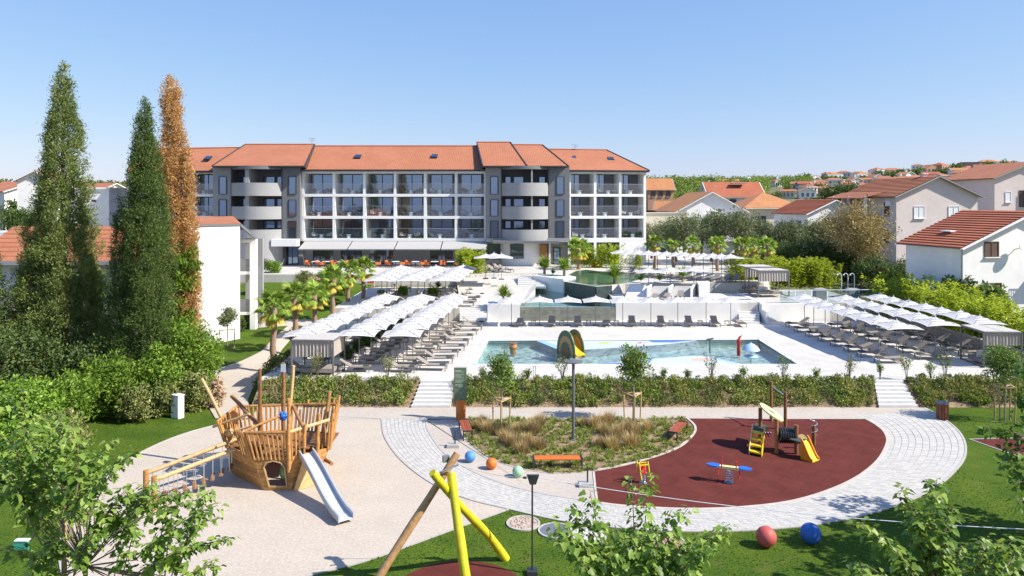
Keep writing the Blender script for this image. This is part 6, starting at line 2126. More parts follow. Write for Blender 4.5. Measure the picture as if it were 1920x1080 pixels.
# texture discs in the lawn
DISC = [(981, 982, 'round pebble-filled touch disc in the lawn', mat('pebble_fill', (.42, .33, .27), .9, .5, 14, .6, 20)), (1041, 996, 'round slate grey touch disc in the lawn', mat('slate_fill', (.13, .14, .17), .8, .15, 10)), (1186, 1013, 'round grass-filled disc in the lawn behind the sapling', LAWN), (1104, 1006, 'round disc of white cobbles partly behind the sapling', mat('white_cobble_fill', (.55, .52, .48), .8, .3, 6, .7, 9)), (1252, 1018, 'round bark-filled disc in the lawn behind the sapling', mat('bark_fill', (.36, .24, .16), .9, .5, 12, .6, 16))]
for px, py, lab, m in DISC:
    t = thing('touch_disc', lab, 'disc', P(px, py), 0, 'touch discs')
    mb = MB(); n = 40
    for k in range(n):
        a0, a1 = 2 * math.pi * k / n, 2 * math.pi * (k + 1) / n
        q = [(r_ * math.cos(a_), r_ * math.sin(a_)) for r_, a_ in ((.56, a0), (.63, a0), (.63, a1), (.56, a1))]
        mb.hexa([(x, y, 0) for x, y in q], [(x, y, .05) for x, y in q])
    mb.build('rim', BORDER, t)
    mb = MB(); mb.lathe([(.56, .0), (.56, .03)], 40); mb.build('filling', m, t)
    if 'cobble' in lab or 'pebble' in lab or 'bark' in lab:
        rr = random.Random(int(px))
        mb = MB()
        for k in range(70 if 'cobble' not in lab else 30):
            a_, r_ = rr.random() * 6.28, .5 * math.sqrt(rr.random())
            s = (.035 if 'cobble' not in lab else .075) * rr.uniform(.7, 1.4)
            mb.lathe([(.01, -s * .6), (s, -s * .1), (s * .7, s * .5), (.01, s * .7)], 6, (r_ * math.cos(a_), r_ * math.sin(a_), .04))
        o = mb.build('stones', m, t); o['kind'] = 'stuff'

# ---------------------------------------------------------------- toddler play unit
pu = thing('play_unit', 'small timber toddler unit with yellow steps, tube and yellow slide', 'play unit', P(1465, 850), worldspace=True)
def upole(px, yb, yt, r=.09, m=WOODR):
    a = P(px, yb); b = PD(px, yt, a.y)
    mb = MB(); mb.tube([a, b], r, 10); return mb.build('post', m, pu, True)
upole(1425.5, 832, 765); upole(1456, 850, 786); upole(1446, 790, 715, .085); upole(1472.5, 806, 735, .085); upole(1493, 852, 797, .095); upole(1526, 834, 798, .09)
YL2 = mat('play_yellow', (.70, .52, .02), .4, .06, 4); YL3 = mat('play_pale_yellow', (.70, .66, .28), .5, .05, 4); OR2 = mat('play_orange', (.70, .24, .01), .4, .06, 4)
# steps
sA, sB = P(1405, 853), P(1427, 858); sC = None
hz = .85
pf0, pf1 = Vector((sA.x, sA.y, 0)), Vector((sB.x, sB.y, 0))
back = Vector((.55, 1.15, 0))
for k in range(4):
    f0 = k / 4; f1 = (k + 1) / 4
    a, b = pf0 + back * f0, pf1 + back * f0
    c, d = pf1 + back * f1, pf0 + back * f1
    z = hz * (k + 1) / 4 - .02
    mb = MB(); mb.hexa([(p.x, p.y, z - .07) for p in (a, b, c, d)], [(p.x, p.y, z) for p in (a, b, c, d)]); mb.build('step', YL2, pu)
for p in (pf0, pf1):
    mb = MB(); ou = (pf0 - pf1).normalized() * (.03 if p is pf0 else -.03)
    pts = [(0, 0), (.32, 0), (1.02, .62), (1.02, 1.12), (.80, 1.0), (.72, .8), (.55, .72), (.42, .48), (.22, .42), (.02, .22)]
    q = [p + back * u + Vector((0, 0, v)) for u, v in pts]
    mb.hexa(q, [v + ou for v in q]); mb.build('step_side', YL3 if p is pf0 else YL2, pu)
pl0 = pf0 + back
mb = MB(); q = [pf0 + back, pf1 + back, pf1 + back * 1.9, pf0 + back * 1.9]; mb.hexa([(v.x, v.y, .78) for v in q], [(v.x, v.y, .85) for v in q]); mb.build('platform', DARKP, pu)
# tilted disc roof with a grey motif
dc = PD(1446, 773, 35.0)
u = (PD(1468, 788, 34.6) - PD(1423.5, 757, 35.4)) * .5
v = Vector((.30, .95, .02)).normalized() * .62
mb = MB(); n = 40
nn = u.cross(v).normalized() * .035
ring = [dc + u * math.cos(2 * math.pi * k / n) + v * math.sin(2 * math.pi * k / n) for k in range(n)]
mb.hexa([p - nn for p in ring], [p + nn for p in ring]); rf_ = mb.build('disc_roof', YL3, pu)
mb = MB(); ring2 = [dc + (u * math.cos(2 * math.pi * k / n) + v * math.sin(2 * math.pi * k / n)) * .28 for k in range(n)]
s_ = 1 if nn.z > 0 else -1
mb.hexa([p + nn * s_ * 1.05 for p in ring2], [p + nn * s_ * 1.2 for p in ring2]); mb.build('disc_motif', METAL, rf_)
# corrugated tunnel
ta, tb = PD(1460, 816, 34.5), PD(1491, 817, 34.4)
pts, rad = [], []
for k in range(29):
    pts.append(ta.lerp(tb, k / 28)); rad.append(.345 + (.03 if k % 4 in (1, 2) else 0))
mb = MB(); mb.tube(pts, rad, 20, False); mb.build('tunnel', mat('black_plastic', (.02, .021, .023), .3, .1), pu, True)
# second slide
s0, s1 = P(1508, 827, .8), P(1530, 866)
dirf = Vector((s1.x - s0.x, s1.y - s0.y, 0)); Lf = dirf.length; df = dirf.normalized(); sdv = Vector((df.y, -df.x, 0))
pr = []
for k in range(11):
    f = k / 10
    pr.append(Vector((s0.x, s0.y, 0)) + df * Lf * f + Vector((0, 0, .78 * (1 - smooth(-.1, 1.0, f)) + .05)))
mb = MB()
for a, b in zip(pr[:-1], pr[1:]):
    mb.hexa([a - sdv * .25 - Vector((0, 0, .03)), b - sdv * .25 - Vector((0, 0, .03)), b + sdv * .25 - Vector((0, 0, .03)), a + sdv * .25 - Vector((0, 0, .03))], [a - sdv * .25, b - sdv * .25, b + sdv * .25, a + sdv * .25])
sl2 = mb.build('slide', YL2, pu)
for s, m in ((-1, OR2), (1, OR2)):
    mb = MB()
    for k in range(10):
        a, b = pr[k], pr[k + 1]
        h0, h1 = (.22 - .12 * k / 10), (.22 - .12 * (k + 1) / 10)
        o0 = sdv * (s * .27); w = sdv * .025
        mb.hexa([Vector((a.x, a.y, 0)) + o0 - w, Vector((b.x, b.y, 0)) + o0 - w, Vector((b.x, b.y, 0)) + o0 + w, Vector((a.x, a.y, 0)) + o0 + w], [a + o0 - w + Vector((0, 0, h0)), b + o0 - w + Vector((0, 0, h1)), b + o0 + w + Vector((0, 0, h1)), a + o0 + w + Vector((0, 0, h0))])
    mb.build('slide_side', m, sl2)
mb = MB(); c = PD(1503, 828, 34.9); pts = [c + Vector((.3 * math.cos(a_), 0, .34 * math.sin(a_))) for a_ in [math.pi * k / 12 for k in range(13)]]; mb.hexa(pts, [p + Vector((0, .04, 0)) for p in pts]); mb.build('arch_panel', YL3, pu)
mb = MB(); q = [Vector((s0.x, s0.y, 0)) + sdv * a_ - df * b_ for a_, b_ in ((-.28, 0), (.28, 0), (.28, .6), (-.28, .6))]; mb.hexa([(p.x, p.y, .74) for p in q], [(p.x, p.y, .80) for p in q]); mb.build('platform', DARKP, pu)
mb = MB(); c = P(1526, 834); mb.tube([c + Vector((.16 * math.cos(k * .9), .16 * math.sin(k * .9), .45 + k * .045)) for k in range(18)], .025, 6); mb.build('spiral_rod', STEEL, pu)
mb = MB(); mb.bar(PD(1447, 724, 39.2), PD(1472, 742, 37.8), .05); mb.build('cross_rail', STEEL, pu)
mb = MB()
for k in range(5):
    mb.ball(tuple(PD(1434 + k * 2.5, 812 + (k % 2) * 4, 35.4)), .07, 8, 6)
mb.build('bead_toy', mat('purple_bead', (.16, .03, .10), .4), pu)
mb = MB(); mb.bar(PD(1431, 805, 35.5), PD(1440, 803, 35.5), .12, .2); mb.build('toy_panel', DARKP, pu)

# spring riders
def coil(t, r=.11, h=.42, z=.03):
    mb = MB(); mb.tube([(r * math.cos(k * .7), r * math.sin(k * .7), z + h * k / 44) for k in range(45)], .022, 6); mb.build('spring', STEEL, t, True)
    mb = MB(); mb.lathe([(.2, 0), (.2, .03), (.1, .05)], 16); mb.build('foot', METAL, t)
t = thing('spring_rider', 'yellow framed spring rider with red seat on the rubber surface', 'spring rider', P(1206, 906), R(15))
t.scale = (.85, .85, .85)
coil(t)
mb = MB(); mb.box((0, 0, .58), (.34, .3, .12)); mb.box((0, .13, .75), (.3, .06, .28)); mb.build('seat', mat('rider_red', (.55, .03, .05), .4), t)
for x in (-.24, .24):
    mb = MB(); mb.tube([(x, -.35, .3), (x, -.22, .55), (x, -.1, .95), (x, .0, 1.1)], .03, 8); mb.build('side_bar', YL2, t)
    mb = MB(); mb.tube([(x, .3, .45), (x, .25, .8), (x, .22, 1.1)], .03, 8); mb.build('side_bar', YL2, t)
mb = MB(); mb.bar((-.24, .23, .95), (.24, .23, .95), .05); mb.bar((-.24, -.1, .95), (.24, -.1, .95), .05); mb.build('cross_bar', YL2, t)
mb = MB(); mb.ball((.24, 0, 1.12), .05, 8, 6); mb.ball((-.24, 0, 1.12), .05, 8, 6); mb.build('grip', FRAME, t)
t = thing('spring_rider', 'two-seat spring rocker with blue leaf seats and yellow beam', 'spring rider', P(1367, 905), R(-20))
coil(t, .13, .5)
mb = MB(); mb.hexa([(-.45, -.1, .60), (.45, -.1, .60), (.45, .1, .60), (-.45, .1, .60)], [(-.42, -.1, .70), (.42, -.1, .70), (.42, .1, .70), (-.42, .1, .70)]); mb.build('beam', YL3, t)
for s in (-1, 1):
    mb = MB(); n = 20
    pts = [(s * (.66 + .28 * math.cos(2 * math.pi * k / n)), .20 * math.sin(2 * math.pi * k / n) * (1 - .35 * math.cos(2 * math.pi * k / n)), .66) for k in range(n)]
    if s < 0: pts.reverse()
    mb.hexa(pts, [(p[0], p[1], p[2] + .05) for p in pts]); mb.build('leaf_seat', BLU, t)
    mb = MB(); mb.tube([(s * .3, -.22, 1.02), (s * .3, -.2, .7), (s * .3, .2, .7), (s * .3, .22, 1.02)], .022, 6); mb.build('handle', RED, t)
    mb = MB(); mb.tube([(s * .45, -.25, .3), (s * .42, -.1, .6)], .022, 6); mb.tube([(s * .45, .25, .3), (s * .42, .1, .6)], .022, 6); mb.build('foot_rest', RED, t)
# green bin bag and pale pole lamps at the left
t = thing('bollard_lamp', 'short dark bollard lamp beside the gravel path', 'lamp', P(412, 700, .05))
mb = MB(); mb.tube([(0, 0, 0), (0, 0, 1.3)], .09, 8); mb.build('post', FRAME, t); mb = MB(); mb.box((.03, -.02, 1.45), (.24, .2, .4)); mb.build('lamp_head', FRAME, t)
t = thing('green_marker', 'pale green marker stake in the lawn at the lower left', 'marker', P(40, 1030))
mb = MB(); mb.box((0, 0, .14), (.5, .06, .28)); mb.build('plate', mat('mint_plate', (.05, .36, .26), .5), t); mb = MB(); mb.box((0, 0.05, .30), (.46, .2, .04)); mb.build('cap', SHUTW, t)
# ---------------------------------------------------------------- plants
def Lm(name, d, m, l, **k):
    d, m, l = (tuple(min(.8, c * 1.5) for c in q) for q in (d, m, l))
    return leafmat(name, (d, m, l), **k)
CYP = Lm('cypress_green', (0.055, 0.085, 0.022), (0.125, 0.16, 0.045), (0.23, 0.25, 0.09), trans=.35)
CYP2 = Lm('cypress_deep_green', (0.042, 0.082, 0.020), (0.095, 0.15, 0.038), (0.18, 0.225, 0.07), trans=.35)
CYPD = Lm('cypress_dead', (0.25, 0.125, 0.042), (0.40, 0.23, 0.085), (0.50, 0.32, 0.145), trans=.2)
BUSH = Lm('bush_green', (0.055, 0.11, 0.014), (0.13, 0.22, 0.026), (0.25, 0.34, 0.06), trans=.4)
BUSHD = Lm('bush_dark', (0.028, 0.052, 0.016), (0.060, 0.095, 0.028), (0.12, 0.155, 0.05), trans=.35)
BUSHM = Lm('bush_mixed', (0.06, 0.085, 0.02), (0.14, 0.165, 0.045), (0.33, 0.30, 0.14), trans=.3)
OLIVE = Lm('olive_leaf', (0.06, 0.078, 0.038), (0.125, 0.148, 0.075), (0.21, 0.23, 0.135), trans=.3)
TAN = Lm('tan_leaf', (0.15, 0.115, 0.05), (0.27, 0.205, 0.085), (0.37, 0.29, 0.125), trans=.25)
BAMB = Lm('bamboo_leaf', (0.14, 0.195, 0.016), (0.28, 0.345, 0.03), (0.42, 0.45, 0.08), trans=.5)
TOWN = Lm('town_tree_leaf', (0.042, 0.075, 0.02), (0.085, 0.13, 0.036), (0.15, 0.195, 0.06), trans=.3)
TOWNL = Lm('town_tree_light_leaf', (0.05, 0.085, 0.018), (0.10, 0.15, 0.032), (0.17, 0.22, 0.055), trans=.3)
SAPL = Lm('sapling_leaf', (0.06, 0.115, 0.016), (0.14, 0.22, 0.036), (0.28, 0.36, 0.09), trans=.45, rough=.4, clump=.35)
SAPD = Lm('shaded_sapling_leaf', (0.03, 0.07, 0.012), (0.07, 0.13, 0.022), (0.13, 0.2, 0.045), trans=.35, rough=.4, clump=.35)  # darker copy of the sapling leaf, shade put into its colours
YOUNG = Lm('young_tree_leaf', (0.045, 0.085, 0.016), (0.105, 0.165, 0.035), (0.21, 0.27, 0.075), trans=.3)
PALM = Lm('palm_leaf', (0.06, 0.115, 0.015), (0.15, 0.23, 0.03), (0.30, 0.36, 0.07), trans=.35, clump=.3)
PALMY = Lm('palm_leaf_yellow', (0.26, 0.22, 0.03), (0.40, 0.33, 0.05), (0.5, 0.42, 0.09), trans=.3)
SPIKE = Lm('spiky_leaf', (0.03, 0.06, 0.015), (0.07, 0.12, 0.03), (0.14, 0.2, 0.06), trans=.2)
DRYT = Lm('dry_grass', (0.18, 0.125, 0.06), (0.32, 0.235, 0.12), (0.46, 0.36, 0.2), trans=.3, clump=.3)
GRN_T = Lm('green_tuft', (0.08, 0.12, 0.022), (0.17, 0.21, 0.045), (0.30, 0.32, 0.10), trans=.3)
COVER = Lm('bank_cover', (0.085, 0.11, 0.026), (0.215, 0.225, 0.065), (0.40, 0.37, 0.17), trans=.3, clump=.6, clumpscale=.7)
PINKF = Lm('pink_flowering', (0.16, 0.15, 0.06), (0.36, 0.26, 0.19), (0.55, 0.40, 0.33), trans=.3)
PTRUNK = mat('palm_trunk', (0.30, 0.20, 0.135), 0.95, 0.35, 9, 0.8, 12, stretch=(1, 1, 4))

def add_mesh(name, parts, m, parent=None, smooth_=False):
    V, F = merge(parts) if isinstance(parts, list) else parts
    return link(name, np_mesh(name, V, F, m, smooth_), parent)

def trunk_mesh(pts, radii, name='trunk', m=BARK, n=8):
    mb = MB(); mb.tube(pts, radii, n); return mb.mesh(name, m, True)

# --- cypress
def cypress(label, loc, H, prof, m, seed, n, blade=.34, shoots=(), name='cypress', lean=0.0, parts_extra=()):
    """prof: [(height fraction, radius)]; tufts stand upright and outwards"""
    rg = np.random.default_rng(seed)
    t = thing(name, label, 'tree', loc)
    hs = np.array([p[0] for p in prof]); rs = np.array([p[1] for p in prof])
    def col(n, x0, y0, z0, H, hs, rs, per=44):
        area = np.interp(np.linspace(0, 1, 200), hs, rs); cdf = np.cumsum(area + .05); cdf /= cdf[-1]
        h = np.interp(rg.random(n), cdf, np.linspace(0, 1, 200))
        th = rg.random(n) * 2 * np.pi
        # lumpy column: upright ribs and shelves of foliage with hollows between
        lump = 1 + .17 * np.sin(3 * th + 7 * h + seed) + .15 * np.sin(5 * th - 23 * h + 2 * seed) + .13 * np.sin(41 * h + 2 * th) + .10 * np.sin(67 * h - 3 * th)
        lump *= np.where(rg.random(n) < .07, rg.uniform(1.08, 1.32, n), 1.0)
        depth = rg.random(n) ** .4
        r = np.interp(h, hs, rs) * lump * (.5 + .5 * depth)
        C = np.stack([x0 + r * np.cos(th) + lean * h * H, y0 + r * np.sin(th), z0 + h * H], 1)
        outv = np.stack([np.cos(th), np.sin(th), np.zeros(n)], 1)
        Cr = np.repeat(C, per, 0); o = np.repeat(outv, per, 0)
        g = rg.random((len(Cr), 1))                              # flame-shaped tuft
        w = .20 * np.sin(np.pi * np.clip(g, .08, 1)) ** .7
        jit = rg.normal(size=Cr.shape) * w * np.array([1, 1, .5]) + np.array([0, 0, 1.0]) * (g - .4) * .62
        A = norm(o * .7 + np.array([0, 0, .9]) + rg.normal(size=Cr.shape) * .55)
        N = norm(o + rg.normal(size=Cr.shape) * .6 + np.array([0, 0, .25]))
        L = blade * (.5 + rg.random(len(Cr)) * .8)
        return scatter(RHOMB, Cr + jit * (.55 + .45 * blade / .2), A, N, L, L * .34)
    parts = [col(n, 0, 0, .2, H, hs, rs)]
    for (x, y, h_, w_, nn) in shoots:
        parts.append(col(nn, x, y, .3, h_, np.array([0, .3, .8, 1]), np.array([w_ * .8, w_, w_ * .55, .05])))
    add_mesh('crown', parts, m, t)
    mb = MB(); mb.tube([(0, 0, -.3), (0, 0, H * .35), (lean * H * .9, 0, H * .9)], [.32, .22, .05], 8); mb.build('trunk', BARK, t, True)
    for nm_, pts_, mm in parts_extra:
        add_mesh(nm_, pts_, mm, t)
    return t, col
D1 = 46.0
cypress('tall broad olive-green cypress, the leftmost of the big three', (PX(118, D1), D1, 0), 20.5, [(0, 2.2), (.08, 2.9), (.22, 2.6), (.40, 2.0), (.55, 1.5), (.68, 1.1), (.80, .82), (.88, .56), (.95, .32), (1, .04)], CYP, 1, 3300, .145, [(-1.6, -.6, 9.2, 1.2, 420), (1.9, -.5, 8.0, 1.1, 380), (.6, -1.4, 11.5, 1.0, 300), (-.7, -.8, 14.5, .7, 220)])
D2 = 44.0
cypress('dense dark green cypress in front of the browned one', (PX(272, D2), D2, 0), 17.9, [(0, 1.2), (.1, 1.5), (.35, 1.4), (.55, 1.18), (.72, .85), (.84, .58), (.93, .30), (1, .03)], CYP2, 2, 2700, .13, [(-1.45, -.1, 11.9, .75, 560), (.5, -.6, 15.2, .7, 380)])
D3 = 48.0
rg_ = np.random.default_rng(8)
_t, _col = cypress('slender dead cypress browned from top to foot', (PX(340, D3), D3, 0), 20.0, [(0, .8), (.2, .95), (.4, .92), (.55, .8), (.7, .64), (.85, .52), (.96, .4), (1, .10)], CYPD, 3, 2100, .125, [(1.05, -.2, 15.5, .45, 480)], lean=-.035)
add_mesh('green_growth', [clumps(rg_, np.stack([rg_.normal(.45, .35, 60), rg_.normal(-.9, .25, 60), rg_.uniform(1.5, 8.6, 60)], 1), rg_.uniform(.3, .5, 60), 60, .26, .4, .9)], BUSH, _t)
cypress('dark cypress cut off by the left edge', (PX(-42, 44), 44, 0), 11.0, [(0, 1.2), (.2, 1.7), (.5, 1.5), (.8, .8), (1, .05)], CYP2, 5, 1000, .15)

# --- rounded shrubs and trees from leaf clumps
def blob_centers(rg, n, rx, ry, rz, z0, shell=.5):
    u = unit(rg, n)
    r = shell + (1 - shell) * rg.random(n)
    c = u * r[:, None] * np.array([rx, ry, rz])
    c[:, 2] += z0
    return c
def shrub(label, loc, rx, ry, rz, m, seed, n=60, per=55, size=.16, group=None, name='shrub', cr=None, up=.3, aspect=.6, tmpl=RHOMB):
    rg = np.random.default_rng(seed)
    t = thing(name, label, 'shrub', loc, 0, group)
    c = blob_centers(rg, n, rx * .8, ry * .8, rz * .8, rz * .85, .35)
    c[:, 2] = np.abs(c[:, 2])
    rad = (cr or min(rx, ry, rz) * .42) * rg.uniform(.6, 1.2, n)
    add_mesh('foliage', [clumps(rg, c, rad, per, size, aspect, up, tmpl)], m, t)
    mb = MB(); mb.tube([(0, 0, -.2), (.05, 0, rz * .9)], [.08, .04], 6)
    for k in range(4):
        a = rg.random() * 6.28
        mb.tube([(0, 0, .1), (rx * .5 * math.cos(a), ry * .5 * math.sin(a), rz * 1.1)], [.05, .02], 5)
    mb.build('stems', BARK, t)
    return t
def tree_meshes(seed, H, R_, m, n, per, size, crown_base=.35, aspect=.6, rz=None, gap=.5, trunk_r=.18):
    """unit tree -> (trunk mesh, crown mesh)"""
    rg = np.random.default_rng(seed)
    rz = rz or (H * (1 - crown_base)) / 2
    zc = H - rz
    c = blob_centers(rg, n, R_ * .82, R_ * .82, rz * .85, zc, gap)
    rad = R_ * .34 * rg.uniform(.55, 1.2, n)
    V, F = clumps(rg, c, rad, per, size, aspect, .2)
    crown = np_mesh('crown', V, F, m)
    mb = MB()
    mb.tube([(0, 0, -1), (.04 * H * math.sin(seed), 0, H * .3), (0, .02 * H, zc)], [trunk_r * 1.2, trunk_r, trunk_r * .6], 8)
    for k in range(7):
        j = c[rg.integers(n)]
        mb.tube([(0, 0, H * (.25 + .04 * k)), tuple(np.array([0, 0, zc * .6]) * .4 + j * .6), tuple(j)], [trunk_r * .55, trunk_r * .3, trunk_r * .1], 5)
    return mb.mesh('trunk', BARK, True), crown
def tree(name, label, meshes, loc, sc=1.0, rz=0.0, group=None):
    t = thing(name, label, 'tree', loc, rz, group)
    t.scale = sc if isinstance(sc, tuple) else (sc,) * 3
    link('trunk', meshes[0], t); link('crown', meshes[1], t)
    return t

# left hedge masses
sh = [((PX(352, 43), 43, 0), 1.7, 1.6, 2.5, BUSH, 'tall bright green shrub under the dead cypress', 90), ((PX(300, 41), 41, 0), 1.6, 1.3, 1.9, BUSH, 'bright green shrub left of the white cabinet hedge', 70),
      ((PX(385, 44.5), 44.5, 0), 1.1, 1.1, 2.0, BUSH, 'light green shrub at the bend of the gravel path', 60),
      ((PX(205, 40), 40, 0), 2.0, 1.5, 1.7, BUSH, 'bright green shrub below the leftmost cypress', 90), ((PX(120, 37.5), 37.5, 0), 2.1, 1.5, 1.5, BUSH, 'broad green shrub in the left hedge, below the cypress foot', 90),
      ((PX(40, 35), 35, 0), 2.3, 1.7, 1.6, BUSH, 'green shrub in the left hedge near the picture edge', 90), ((PX(60, 42), 42, 0), 2.2, 1.5, 2.4, BUSHD, 'dark shaded shrub behind the left hedge', 70),  # shrub behind the hedge: shade put in by dark leaf colour
      ((PX(-20, 40), 40, 0), 2.0, 1.5, 3.0, BUSHD, 'dark shrub at the left edge below the annex', 70),
      ((PX(160, 43), 43, 0), 2.0, 1.4, 2.0, BUSHD, 'dark shrub at the foot of the leftmost cypress', 60),
      ((PX(250, 39.2), 39.2, 0), 1.2, .9, 1.0, BUSHM, 'variegated shrub left of the white cabinet', 50), ((PX(302, 40.2), 40.2, 0), 1.0, .8, .95, BUSHM, 'low reddish shrub just left of the white cabinet', 45), ((PX(365, 41.2), 41.2, 0), 1.1, .8, 1.15, BUSHM, 'low variegated shrub right of the white cabinet', 50), ((PX(398, 42), 42, 0), .8, .7, .8, PINKF, 'pale flowering shrub at the foot of the leaning ship mast', 40),
      ((PX(120, 33.6), 33.6, 0), 1.5, 1.1, 1.1, BUSHM, 'variegated shrub at the lawn edge in the left hedge', 60), ((PX(30, 31), 31, 0), 1.8, 1.2, 1.3, BUSH, 'green shrub at the left edge above the near sapling', 70)]
for k, (loc, rx, ry, rz, m, lab, n) in enumerate(sh):
    shrub(lab, loc, rx * 1.05, ry, rz * 1.22, m, 20 + k, int(n * 1.15), 75, .17 if m is not BUSHM else .13)
# beds along the left deck edge and terrace slope
beds = [(520, 49, .9, BUSHM, 'variegated shrub behind the ship masts beside the first palm'), (538, 47.2, .9, BUSHM, 'variegated shrub left of the curtained cabana'), (548, 51.5, .8, BUSHM, 'variegated shrub between the first two palms'), (560, 45.2, .8, BUSH, 'green shrub at the front corner of the curtained cabana'),
        (500, 45.6, .8, BUSHM, 'variegated shrub at the bank end beside the gravel path'), (590, 78, .8, PINKF, 'pink flowering shrub on the slope below the restaurant'), (570, 80, 1.1, BUSHM, 'yellowish round shrub beside the restaurant porch'), (515, 84, .9, BUSH, 'green shrub in front of the curved hotel wall'), (488, 84, 1.0, OLIVE, 'grey-green shrub beside the annex column'),
        (620, 82, .9, BUSHM, 'yellow-green shrub on the slope below the restaurant, left of the palms'), (640, 76, .8, BUSH, 'green shrub behind the rear palms'), (545, 74, .9, BUSHM, 'low shrub on the lawn slope below the porch'), (478, 76, .9, BUSH, 'green shrub at the annex loggia foot'), (700, 72, .6, BUSHM, 'low shrub strip left of the upper parasols, front one'), (716, 76, .6, BUSHM, 'low shrub strip left of the upper parasols, rear one'),
        (560, 60, .7, BUSHM, 'low shrub on the lawn by the third palm'), (470, 63, .8, BUSHD, 'dark low shrub at the annex corner'), (600, 80, .8, BUSH, 'green shrub below the restaurant terrace wall'), (450, 62, .6, BUSHD, 'dark shrub at the end of the concrete walk'), (755, 74, .55, BUSH, 'green hedge piece between the upper parasol rows, left'), (812, 73, .55, BUSH, 'green hedge piece between the upper parasol rows, right')]
for k, (px, D, r, m, lab) in enumerate(beds):
    x = PX(px, D)
    z = ZL2 if px in (755, 812) else (Z3 if D >= 82.1 else terr(x, D))
    shrub(lab, (x, D, z), r * 1.15, r, r * .95, m, 60 + k, 40, 55, .15)
for k in range(7):
    y = 49.5 + k * 2.1
    x = -11.65 + (y - 47) * .12
    shrub('dark clipped ball shrub between the left parasol rows, %s from the front' % ORD[k], (x, y, Z1), .55, .55, .5, BUSHD, 90 + k, 34, 60, .1, 'ball shrubs')

# --- palms
def palm_meshes(seed, H=4.2, nleaf=22):
    rg = np.random.default_rng(seed)
    mb = MB()
    pts, rad = [], []
    for k in range(15):
        z = H * k / 14
        pts.append((.05 * math.sin(k * .7 + seed), .05 * math.cos(k * .5), z)); rad.append(.24 - .06 * k / 14 + (.03 if k % 2 else 0) + (.08 if k > 11 else 0))
    mb.tube(pts, rad, 10)
    tr = mb.mesh('trunk', PTRUNK, True)
    def fan(n, lo, hi, L0):
        P_, A_, N_, L_, W_ = [], [], [], [], []
        pet = MB()
        for k in range(n):
            az = k * 2.4 + rg.normal() * .15
            el = lo + (hi - lo) * (k / max(1, n - 1)) + rg.normal() * .08
            d = np.array([math.cos(az) * math.cos(el), math.sin(az) * math.cos(el), math.sin(el)])
            L = L0 * rg.uniform(.85, 1.15)
            o = np.array([0, 0, H]); tip = o + d * L * .75 + np.array([0, 0, -.12 * L])
            pet.tube([tuple(o), tuple(o + d * L * .4), tuple(tip)], [.03, .025, .02], 4, False)
            side = norm(np.cross(d, [0, 0, 1]))
            upv = np.cross(side, d)
            for s in range(19):
                a = (s - 9) / 9 * 1.75
                dv = norm(d * math.cos(a) + side * math.sin(a) - upv * (.18 + .22 * abs(math.sin(a))) + np.array([0, 0, -.25]))
                P_.append(tip); A_.append(dv); N_.append(upv + rg.normal(size=3) * .15); L_.append(L * .62 * (1 - .25 * abs(a) / 1.75)); W_.append(.15)
        return scatter(RHOMB, np.array(P_), np.array(A_), np.array(N_), np.array(L_), np.array(W_)), pet
    (g, p1) = fan(nleaf, -.25, 1.35, 1.5)
    (y, p2) = fan(8, -.95, -.45, 1.25)
    return tr, np_mesh('crown', *g, PALM), np_mesh('old_fronds', *y, PALMY), p1.mesh('leaf_stalks', PALM)
PMS = [palm_meshes(s) for s in (1, 2, 3)]
def palm(label, loc, H, k, group, sc=1.0):
    t = thing('fan_palm', label, 'palm', loc, k * 1.3, group)
    f = H / 4.2
    ms = PMS[k % 3]
    o = link('trunk', ms[0], t); o.scale = (.5 + sc * .5, .5 + sc * .5, f)
    for nm_, m_ in zip(('crown', 'old_fronds', 'leaf_stalks'), ms[1:]):
        o = link(nm_, m_, t); o.location = (0, 0, H - 4.2 * sc); o.scale = (sc,) * 3
def tpalm(px, D): x = PX(px, D); return (x, D, terr(x, D))
for k, (px, D, H) in enumerate(((513, 50.5, 4.6), (553, 55.5, 4.6), (590, 60, 4.0), (624, 65, 4.4), (653, 69.5, 4.2), (681, 72, 4.2))):
    palm('fan palm on the lawn beside the left parasols, %s from the front' % ORD[k], tpalm(px, D), H, k, 'palms on the lawn', .82)
for k, (px, D, H) in enumerate(((1228, 90, 3.2), (1262, 88, 2.8), (1300, 87, 3.1), (1345, 86, 3.3), (1392, 82, 3.4), (1438, 84, 3.2), (1412, 88, 3.0))):
    palm('fan palm behind the back parasol row, %s from the hotel side' % ORD[k], (PX(px, D), D, Z3 - .1), H, k + 1, 'palms behind the back row', .72)
palm('small palm on a pale trunk at the plaza in front of the bamboo', (PX(1085, 88), 88, Z3), 2.6, 2, 'palms behind the back row')

